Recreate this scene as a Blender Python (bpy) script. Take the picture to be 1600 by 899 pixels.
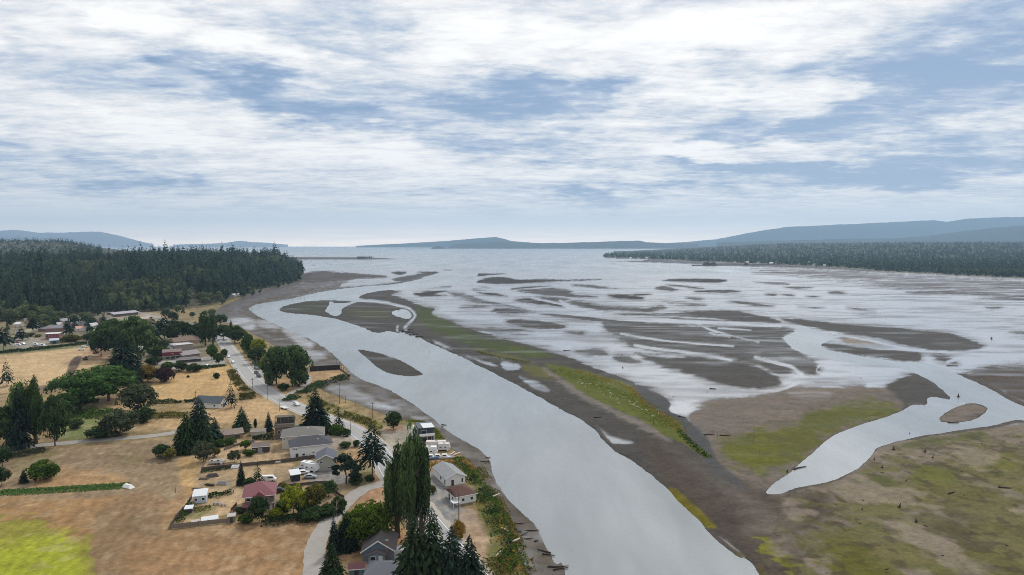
import bpy, bmesh, math, random
import numpy as np
from mathutils import Vector, Matrix

for _o in list(bpy.data.objects):
    bpy.data.objects.remove(_o)
scene = bpy.context.scene
COL = scene.collection
R = math.radians

# ------------------------------------------------------------------ camera
F = 1067.0            # focal length in photo pixels (1600 wide)
HC = 85.0             # flying height above the water
HOR = 381.0           # photo row of the true horizon
PITCH = math.atan((449.5 - HOR) / F)
CP, SP = math.cos(PITCH), math.sin(PITCH)
cam_d = bpy.data.cameras.new('camera')
cam_d.sensor_width = 36.0
cam_d.lens = 36.0 * F / 1600.0
cam_d.clip_start = 1.0
cam_d.clip_end = 80000.0
cam = bpy.data.objects.new('camera', cam_d)
COL.objects.link(cam)
cam.location = (0, 0, HC)
cam.rotation_euler = (R(90) - PITCH, 0, 0)
scene.camera = cam

def proj(x, y, z):
    dz = z - HC
    dep = y * CP - dz * SP
    up = y * SP + dz * CP
    return 800.0 + F * x / dep, 449.5 - F * up / dep

def unproj(u, v, z=0.0):
    s = (449.5 - v) / F
    dx, dy, dz = (u - 800.0) / F, CP + s * SP, -SP + s * CP
    k = (z - HC) / dz
    return dx * k, dy * k

def pixdir(u, v):
    s = (449.5 - v) / F
    d = Vector(((u - 800.0) / F, CP + s * SP, -SP + s * CP))
    return d.normalized()

# ------------------------------------------------------------------ render settings
scene.view_settings.view_transform = 'Standard'
scene.view_settings.look = 'None'
scene.view_settings.gamma = 1.0
scene.view_settings.use_curve_mapping = False
scene.view_settings.exposure = 0.0
scene.render.engine = 'CYCLES'
scene.cycles.use_denoising = True
scene.cycles.denoiser = 'OPENIMAGEDENOISE'
scene.cycles.denoising_prefilter = 'NONE'
scene.cycles.filter_width = .95
scene.cycles.max_bounces = 4
scene.cycles.diffuse_bounces = 2
scene.cycles.glossy_bounces = 2
scene.cycles.transmission_bounces = 3
scene.cycles.volume_bounces = 0
scene.cycles.transparent_max_bounces = 6

# ------------------------------------------------------------------ sun
SUN_EL, SUN_AZ = 48.0, 28.0      # the sun stands ahead and to the right, behind thin cloud
sun_d = bpy.data.lights.new('sun', 'SUN')
sun_d.energy = 2.3
sun_d.angle = R(10)
sun_d.color = (1.0, 0.95, 0.88)
sun = bpy.data.objects.new('sun', sun_d)
COL.objects.link(sun)
sdir = Vector((math.sin(R(SUN_AZ)) * math.cos(R(SUN_EL)), math.cos(R(SUN_AZ)) * math.cos(R(SUN_EL)), math.sin(R(SUN_EL))))
sun.rotation_euler = (-sdir).to_track_quat('-Z', 'Y').to_euler()
sun.location = (0, 0, 400)

# ------------------------------------------------------------------ sky with layered cloud
world = bpy.data.worlds.new('World')
scene.world = world
world.cycles.sampling_method = 'MANUAL'
world.cycles.sample_map_resolution = 512
world.use_nodes = True
WT = world.node_tree
for n in list(WT.nodes):
    WT.nodes.remove(n)

def N(t, kind, **kw):
    n = t.nodes.new(kind)
    for k, v in kw.items():
        setattr(n, k, v)
    return n

def M(t, op, a, b=None, c=None, clamp=False):
    n = N(t, 'ShaderNodeMath', operation=op, use_clamp=clamp)
    for i, x in enumerate((a, b, c)):
        if x is None:
            continue
        if isinstance(x, (int, float)):
            n.inputs[i].default_value = x
        else:
            t.links.new(x, n.inputs[i])
    return n.outputs[0]

def ramp(t, fac, stops, interp='LINEAR'):
    n = N(t, 'ShaderNodeValToRGB')
    n.color_ramp.interpolation = interp
    el = n.color_ramp.elements
    el[0].position, el[0].color = stops[0][0], (*stops[0][1], 1)
    el[1].position, el[1].color = stops[-1][0], (*stops[-1][1], 1)
    for p, c in stops[1:-1]:
        e = el.new(p)
        e.color = (*c, 1)
    t.links.new(fac, n.inputs[0])
    return n.outputs[0]

def mixc(t, fac, a, b):
    n = N(t, 'ShaderNodeMix', data_type='RGBA')
    for sock, x in ((n.inputs[0], fac), (n.inputs[6], a), (n.inputs[7], b)):
        if isinstance(x, (int, float)):
            sock.default_value = x
        elif isinstance(x, tuple):
            sock.default_value = (*x, 1)
        else:
            t.links.new(x, sock)
    return n.outputs[2]

def build_sky():
    t = WT
    L = t.links.new
    tc = N(t, 'ShaderNodeTexCoord')
    sep = N(t, 'ShaderNodeSeparateXYZ')
    L(tc.outputs['Generated'], sep.inputs[0])
    x, y, z = sep.outputs
    zc = M(t, 'MAXIMUM', z, 0.0)
    def noise(sx, sz, detail, rough, off=0.0, dist=0.0):
        c = N(t, 'ShaderNodeCombineXYZ')
        L(M(t, 'MULTIPLY_ADD', x, sx, off), c.inputs[0])
        L(M(t, 'MULTIPLY_ADD', y, sx, off * .7), c.inputs[1])
        L(M(t, 'MULTIPLY', zc, sz), c.inputs[2])
        n = N(t, 'ShaderNodeTexNoise')
        n.inputs['Scale'].default_value = 1.0
        n.inputs['Detail'].default_value = detail
        n.inputs['Roughness'].default_value = rough
        n.inputs['Distortion'].default_value = dist
        L(c.outputs[0], n.inputs['Vector'])
        return n.outputs['Fac']
    w1 = noise(7, 26, 4, .62, 3.1)
    w2 = noise(7, 30, 4, .62, 9.7)
    az = M(t, 'ARCTAN2', x, y)
    azw = M(t, 'ADD', az, M(t, 'MULTIPLY', M(t, 'SUBTRACT', w1, .5), .46))
    zw = M(t, 'ADD', z, M(t, 'MULTIPLY', M(t, 'SUBTRACT', w2, .5), .11))
    P = N(t, 'ShaderNodeCombineXYZ')
    L(azw, P.inputs[0]); L(zw, P.inputs[1])
    blobs = [  # cloud gaps and thick bands: centre and half-size in photo pixels, tilt, strength
        (270, 95, 190, 34, -10, -.42), (440, 135, 160, 38, -9, -.50), (560, 55, 110, 62, 0, -.42), (340, 15, 150, 22, 0, -.30),
        (725, 155, 140, 40, 0, -.55), (770, 216, 110, 14, 0, -.42), (60, 236, 200, 14, 0, -.34), (168, 273, 75, 17, 0, -.62),
        (480, 178, 90, 14, -5, -.34), (610, 195, 110, 14, -4, -.34), (30, 262, 70, 16, 0, -.3), (90, 120, 130, 30, 0, -.3),
        (825, 152, 95, 34, 0, -.48), (912, 136, 75, 30, -6, -.48), (1075, 98, 66, 18, 0, -.40), (1120, 126, 70, 16, 0, -.36),
        (930, 176, 90, 16, 0, -.30), (1090, 174, 110, 14, 0, -.40), (1185, 198, 120, 16, 0, -.52), (870, 236, 160, 17, 0, -.50),
        (1060, 258, 170, 11, -2, -.55), (1210, 270, 170, 12, 0, -.55), (1450, 100, 250, 62, 12, -.50), (1330, 96, 140, 36, 6, -.40),
        (1520, 150, 190, 36, 8, -.38), (1380, 220, 170, 15, 4, -.42), (1490, 250, 200, 30, 3, -.55), (1310, 285, 160, 12, 0, -.42),
        (945, 312, 85, 13, 0, -.75), (862, 304, 36, 8, 0, -.6), (1040, 295, 80, 10, 0, -.4), (1560, 60, 120, 40, 20, -.25),
        (270, 40, 90, 32, -12, .45), (440, 85, 95, 40, -10, .5), (750, 60, 150, 80, 0, .32), (1000, 60, 210, 80, 0, .30),
        (1200, 145, 150, 34, 0, .42), (1080, 236, 140, 16, 0, .36), (1490, 205, 120, 13, 5, .45), (300, 205, 330, 30, -6, .3),
        (600, 255, 380, 34, 0, .28), (1290, 160, 90, 30, 0, .3), (120, 60, 120, 50, 0, .15)]
    total = None
    for (u, v, ru, rv, rot, amp) in blobs:
        d = pixdir(u, v)
        m = N(t, 'ShaderNodeMapping', vector_type='TEXTURE')
        m.inputs['Location'].default_value = (math.atan2(d.x, d.y), d.z, 0)
        m.inputs['Rotation'].default_value = (0, 0, R(rot))
        m.inputs['Scale'].default_value = (1.3 * ru / F, 1.3 * rv / F, 1)
        L(P.outputs[0], m.inputs['Vector'])
        g = N(t, 'ShaderNodeTexGradient', gradient_type='SPHERICAL')
        L(m.outputs[0], g.inputs[0])
        s = g.outputs['Fac']
        total = M(t, 'MULTIPLY', s, amp * .86) if total is None else M(t, 'MULTIPLY_ADD', s, amp * .86, total)
    # the cloud sheet lies flat overhead, so its texture shrinks towards the horizon
    inv = M(t, 'DIVIDE', 1.0, M(t, 'ADD', zc, .075))
    pv = N(t, 'ShaderNodeCombineXYZ')
    L(M(t, 'MULTIPLY', x, inv), pv.inputs[0]); L(M(t, 'MULTIPLY', y, inv), pv.inputs[1])
    def sheet(scale, detail, rough, rot, sx, dist):
        mp = N(t, 'ShaderNodeMapping'); mp.inputs['Rotation'].default_value = (0, 0, R(rot)); mp.inputs['Scale'].default_value = (sx, 1, 1); mp.inputs['Location'].default_value = (scale * 3.3, 1.7, 0)
        L(pv.outputs[0], mp.inputs[0])
        n = N(t, 'ShaderNodeTexNoise'); n.inputs['Scale'].default_value = scale; n.inputs['Detail'].default_value = detail; n.inputs['Roughness'].default_value = rough; n.inputs['Distortion'].default_value = dist
        L(mp.outputs[0], n.inputs['Vector'])
        return n.outputs['Fac']
    n1 = sheet(1.5, 6, .60, 18, .7, .4)
    n2 = sheet(5.5, 6, .66, -14, .6, .3)
    D = M(t, 'ADD', .75, total)
    D = M(t, 'MULTIPLY_ADD', M(t, 'SUBTRACT', n1, .5), 1.3, D)
    n4 = sheet(19, 4, .62, 8, .5, .2)
    D = M(t, 'MULTIPLY_ADD', M(t, 'SUBTRACT', n2, .5), 1.2, D)
    D = M(t, 'MULTIPLY_ADD', M(t, 'SUBTRACT', n4, .5), .42, D)
    # clear sky from the Nishita model
    sky = N(t, 'ShaderNodeTexSky', sky_type='NISHITA')
    sky.sun_disc = False
    sky.sun_elevation = R(SUN_EL)
    sky.sun_rotation = R(SUN_AZ)
    sky.altitude = 50
    sky.air_density = 1.0
    sky.dust_density = 0.6
    nis = N(t, 'ShaderNodeVectorMath', operation='SCALE')
    L(sky.outputs[0], nis.inputs[0]); nis.inputs['Scale'].default_value = 0.085
    cloud = ramp(t, M(t, 'MULTIPLY', D, .92), [(0.0, (.20, .31, .52)), (.20, (.32, .43, .62)), (.40, (.50, .59, .73)), (.58, (.73, .77, .83)), (.76, (.93, .93, .94)), (.92, (1.05, 1.04, 1.02)), (1.0, (1.10, 1.09, 1.07))])
    clear = M(t, 'MULTIPLY', M(t, 'SUBTRACT', 1.0, M(t, 'MULTIPLY', D, 3.0), clamp=True), .5)
    c1 = mixc(t, clear, cloud, nis.outputs[0])
    # low over the sea the cloud thins into pale air, set overbright to offset the haze box
    hz = N(t, 'ShaderNodeMapRange', interpolation_type='SMOOTHSTEP')
    L(M(t, 'ADD', z, M(t, 'MULTIPLY', M(t, 'SUBTRACT', w2, .5), .03)), hz.inputs[0])
    hz.inputs[1].default_value = .075; hz.inputs[2].default_value = .022
    low = ramp(t, M(t, 'MULTIPLY', zc, 10.0), [(0.0, (2.3, 1.95, 1.62)), (.10, (1.75, 1.56, 1.38)), (.30, (1.22, 1.20, 1.13)), (.55, (1.12, 1.10, 1.05)), (1.0, (1.14, 1.10, 1.05))])
    lowf = M(t, 'MULTIPLY', hz.outputs[0], M(t, 'SUBTRACT', 1.25, M(t, 'MULTIPLY', n1, .75), clamp=True))
    c2 = mixc(t, lowf, c1, low)
    bg = N(t, 'ShaderNodeBackground')
    L(c2, bg.inputs[0])
    bg.inputs[1].default_value = 1.0
    out = N(t, 'ShaderNodeOutputWorld')
    L(bg.outputs[0], out.inputs[0])
build_sky()
# ------------------------------------------------------------------ numeric helpers
rng = np.random.default_rng(11)

def lin(r, g, b):
    def f(c):
        c /= 255.0
        return c / 12.92 if c <= .04045 else ((c + .055) / 1.055) ** 2.4
    return np.array([f(r), f(g), f(b)])

_lat = rng.random((256, 256))
def vnoise(x, y, seed=0):
    x = x + seed * 17.13; y = y + seed * 41.7
    xi = np.floor(x).astype(np.int64); yi = np.floor(y).astype(np.int64)
    fx = x - xi; fy = y - yi
    fx = fx * fx * (3 - 2 * fx); fy = fy * fy * (3 - 2 * fy)
    a = _lat[xi & 255, yi & 255]; b = _lat[(xi + 1) & 255, yi & 255]
    c = _lat[xi & 255, (yi + 1) & 255]; d = _lat[(xi + 1) & 255, (yi + 1) & 255]
    return (a * (1 - fx) + b * fx) * (1 - fy) + (c * (1 - fx) + d * fx) * fy

def fbm(x, y, oct=4, seed=0):
    s = np.zeros_like(x); a = .5; tot = 0
    for o in range(oct):
        s += a * vnoise(x * 2 ** o, y * 2 ** o, seed + o * 3); tot += a; a *= .55
    return s / tot

def sstep(a, b, x):
    t = np.clip((x - a) / (b - a), 0, 1)
    return t * t * (3 - 2 * t)

def smooth_poly(pts, closed=True, sub=4):
    p = np.array(pts, float); n = len(p); out = []
    rngi = range(n if closed else n - 1)
    for i in rngi:
        if closed:
            p0, p1, p2, p3 = p[(i - 1) % n], p[i], p[(i + 1) % n], p[(i + 2) % n]
        else:
            p0, p1, p2, p3 = p[max(i - 1, 0)], p[i], p[i + 1], p[min(i + 2, n - 1)]
        for k in range(sub):
            t = k / sub
            out.append(.5 * ((2 * p1) + (p2 - p0) * t + (2 * p0 - 5 * p1 + 4 * p2 - p3) * t * t + (3 * p1 - p0 - 3 * p2 + p3) * t ** 3))
    if not closed:
        out.append(p[-1])
    return np.array(out)

def seg_dist(px, py, a, b):
    d = b - a
    L2 = max(d @ d, 1e-9)
    t = np.clip(((px - a[0]) * d[0] + (py - a[1]) * d[1]) / L2, 0, 1)
    return (px - a[0] - t * d[0]) ** 2 + (py - a[1] - t * d[1]) ** 2

def _span(lo, hi, pad):
    """index ranges of the ground grid that can fall inside a pixel box"""
    i0 = int(np.searchsorted(-rows, -(hi[1] + pad + 16))); i1 = int(np.searchsorted(-rows, -(lo[1] - pad - 16)))
    j0 = int(np.searchsorted(cols, lo[0] - pad - 16)); j1 = int(np.searchsorted(cols, hi[0] + pad + 16))
    return max(i0 - 1, 0), min(i1 + 1, len(rows)), max(j0 - 1, 0), min(j1 + 1, len(cols))

def sdf_box(poly, U, V, margin=24):
    """signed distance in photo pixels over the part of the grid near a polygon, positive inside, clipped to the margin"""
    q = smooth_poly(poly)
    lo, hi = q.min(0), q.max(0)
    i0, i1, j0, j1 = _span(lo, hi, margin)
    if i1 <= i0 or j1 <= j0:
        return None
    sh = (len(rows), len(cols))
    U = U.reshape(sh); V = V.reshape(sh)
    best = np.full((i1 - i0, j1 - j0), float(margin) ** 2, np.float32); ins = np.zeros(best.shape, bool)
    n = len(q)
    for i in range(n):
        a, b = q[i], q[(i + 1) % n]
        l2, h2 = np.minimum(a, b), np.maximum(a, b)
        c = _span(l2, h2, margin)
        r0, r1, c0, c1 = max(c[0], i0), min(c[1], i1), max(c[2], j0), min(c[3], j1)
        if r1 > r0 and c1 > c0:
            sl = (slice(r0 - i0, r1 - i0), slice(c0 - j0, c1 - j0))
            best[sl] = np.minimum(best[sl], seg_dist(U[r0:r1, c0:c1], V[r0:r1, c0:c1], a, b))
        if a[1] != b[1] and r1 > r0:
            c = _span(l2, h2, 0)
            r0, r1, c1 = max(c[0], i0), min(c[1], i1), min(c[3], j1)
            if r1 > r0 and c1 > j0:
                py, px = V[r0:r1, j0:c1], U[r0:r1, j0:c1]
                ins[r0 - i0:r1 - i0, 0:c1 - j0] ^= ((a[1] > py) != (b[1] > py)) & (px < (b[0] - a[0]) * (py - a[1]) / (b[1] - a[1]) + a[0])
    d = np.sqrt(best)
    return (slice(i0, i1), slice(j0, j1)), np.where(ins, d, -d)

def sdf_pt(poly, u, v):
    q = np.array(poly, float); ins = False; best = 1e9
    for a, b in zip(q, np.roll(q, -1, 0)):
        best = min(best, float(seg_dist(u, v, a, b)))
        if (a[1] > v) != (b[1] > v) and u < (b[0] - a[0]) * (v - a[1]) / (b[1] - a[1]) + a[0]:
            ins = not ins
    return math.sqrt(best) * (1 if ins else -1)

def sdf(poly, U, V, margin=24):
    r = sdf_box(poly, U, V, margin)
    res = np.full((len(rows), len(cols)), -float(margin), np.float32)
    if r is not None:
        res[r[0]] = r[1]
    return res.ravel()

def box(a, sl):
    return a.reshape((len(rows), len(cols)) + a.shape[1:])[sl]

def ldist(line, U, V, margin=14):
    q = smooth_poly(line, False)
    sh = (len(rows), len(cols))
    res = np.full(sh, float(margin) ** 2, np.float32)
    U = U.reshape(sh); V = V.reshape(sh)
    for a, b in zip(q[:-1], q[1:]):
        i0, i1, j0, j1 = _span(np.minimum(a, b), np.maximum(a, b), margin)
        if i1 > i0 and j1 > j0:
            res[i0:i1, j0:j1] = np.minimum(res[i0:i1, j0:j1], seg_dist(U[i0:i1, j0:j1], V[i0:i1, j0:j1], a, b))
    return np.sqrt(res).ravel()

# ------------------------------------------------------------------ the ground as one height field
rows = np.concatenate([np.arange(1150, 905, -5.0), np.arange(905, 520, -1.35), np.arange(520, 398, -.8), np.arange(398, 392.5, -.5)])
cols = np.concatenate([np.arange(-620, -30, 8.0), np.arange(-30, 1632, 2.0), np.arange(1632, 2230, 8.0)])
_s = (449.5 - rows) / F
GY = HC * (CP + _s * SP) / (SP - _s * CP)
GD = GY * CP + HC * SP
YY = np.repeat(GY, len(cols))
XX = (GD[:, None] * (cols[None, :] - 800) / F).ravel()
U0, V0 = proj(XX, YY, 0.0)
U2, V2 = proj(XX, YY, 2.3)
wob = lambda s, seed: (fbm(XX / s, YY / s, 3, seed) - .5)
WU = U0 + 5 * wob(14, 1) + 2.0 * wob(4, 5)
WV = V0 + 3.0 * wob(14, 2) + 1.2 * wob(4, 6)
far = np.clip((V0 - 420) / 120, .12, 1)            # shrink the wobble far away
WU = U0 + (WU - U0) * far; WV = V0 + (WV - V0) * far

LAND = [(905, 1300), (842, 930), (826, 895), (815, 868), (803, 835), (783, 795), (766, 762), (746, 730), (724, 708), (700, 692), (684, 668), (662, 655),
        (640, 655), (612, 648), (570, 632), (535, 618), (505, 607), (506, 597), (546, 588), (543, 579), (533, 567), (500, 569), (478, 566), (462, 556), (440, 545), (415, 530),
        (395, 520), (372, 508), (345, 500), (325, 492), (335, 484), (360, 472), (400, 455), (440, 446), (468, 438), (474, 428), (470, 416), (440, 406), (380, 401), (300, 399), (0, 398), (-700, 398), (-700, 1300)]
LANDR = [(948, 403), (1000, 405), (1090, 409.5), (1200, 413.5), (1300, 419), (1400, 426), (1500, 431.5), (1600, 436), (1800, 446), (2400, 470), (2400, 385), (1100, 385), (960, 396)]
W_RIVER = [(890, 1160), (884, 905), (868, 880), (852, 850), (838, 822), (815, 800), (792, 778), (772, 748), (766, 722), (748, 702), (715, 684), (692, 667), (665, 645), (640, 628), (612, 610),
           (585, 600), (560, 590), (543, 577), (530, 562), (512, 547), (490, 533), (462, 520), (432, 507), (405, 495), (390, 484), (393, 479), (410, 474), (450, 468), (490, 459), (530, 452), (570, 448), (610, 445),
           (640, 440), (665, 434), (690, 426), (740, 418), (745, 432), (722, 440), (700, 446), (670, 450), (640, 452), (600, 454), (575, 458), (560, 464), (562, 469), (540, 470), (513, 469), (490, 470), (466, 473), (446, 478), (436, 483), (440, 487),
           (455, 490), (480, 492), (510, 496), (540, 503), (565, 512), (588, 520), (606, 518), (622, 520), (640, 521), (650, 525), (665, 533), (690, 545), (720, 558), (760, 578), (800, 598), (850, 625), (880, 642), (905, 656),
           (930, 674), (945, 692), (962, 706), (990, 722), (1020, 745), (1043, 765), (1055, 780), (1090, 812), (1112, 836), (1150, 868), (1190, 905), (1300, 1160)]
W_SIDE = [(1197, 769), (1215, 752), (1240, 735), (1265, 712), (1300, 683), (1345, 665), (1405, 645), (1425, 633), (1447, 633), (1453, 621), (1486, 624), (1466, 604), (1442, 590), (1415, 577), (1380, 572),
          (1320, 566), (1272, 556), (1245, 548), (1232, 538), (1224, 527), (1240, 521), (1243, 513), (1215, 507), (1250, 509), (1275, 517), (1303, 527), (1284, 538), (1288, 545), (1310, 550), (1352, 558), (1402, 565), (1440, 568),
          (1470, 573), (1505, 589), (1555, 613), (1600, 636), (1700, 662), (1700, 676), (1600, 656), (1560, 663), (1500, 672), (1440, 681), (1378, 697), (1362, 711), (1335, 735), (1300, 751), (1268, 758), (1243, 763), (1222, 771), (1205, 773)]
W_SEA = [(-800, 380), (2400, 380), (2400, 400), (1150, 405), (1000, 407.5), (900, 409), (1040, 415), (1180, 421), (1150, 427), (1000, 428), (900, 426), (800, 424), (745, 420), (700, 421), (640, 422), (560, 421.5), (500, 422), (478, 424), (474, 410), (400, 398), (-800, 396)]
POND = [(515, 471), (525, 474), (545, 473), (562, 470), (547, 476), (534, 483), (533, 490), (525, 494), (515, 491), (509, 485), (514, 477)]
POND2 = [(612, 490), (622, 484), (634, 484), (642, 490), (640, 498), (628, 497)]

s_land = np.maximum(sdf(LAND, U2 + (WU - U0) * .7, V2 + (WV - V0) * .7, 75), -75)
s_landr = sdf(LANDR, U0, V0, 60)
s_riv = sdf(W_RIVER, WU, WV, 60)
s_side = sdf(W_SIDE, WU, WV)
s_sea = sdf(W_SEA, U0, V0)
s_pond = np.maximum(sdf(POND, WU, WV), sdf(POND2, WU, WV))
ISL = [(558, 546.5), (580, 549), (605, 555), (632, 566), (655, 580), (661, 586), (640, 588.5), (610, 584.5), (590, 575), (575, 562)]
ISL2 = [(1470, 659), (1478, 644), (1500, 634), (1522, 630), (1543, 638), (1533, 650), (1510, 659)]
s_isl = np.maximum(sdf(ISL, U0, V0), sdf(ISL2, WU, WV))
s_riv = np.where(s_isl > -1.2, np.minimum(s_riv, -s_isl * .8), s_riv)
s_side = np.where(s_isl > -1.2, np.minimum(s_side, -s_isl * .8), s_side)

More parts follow.
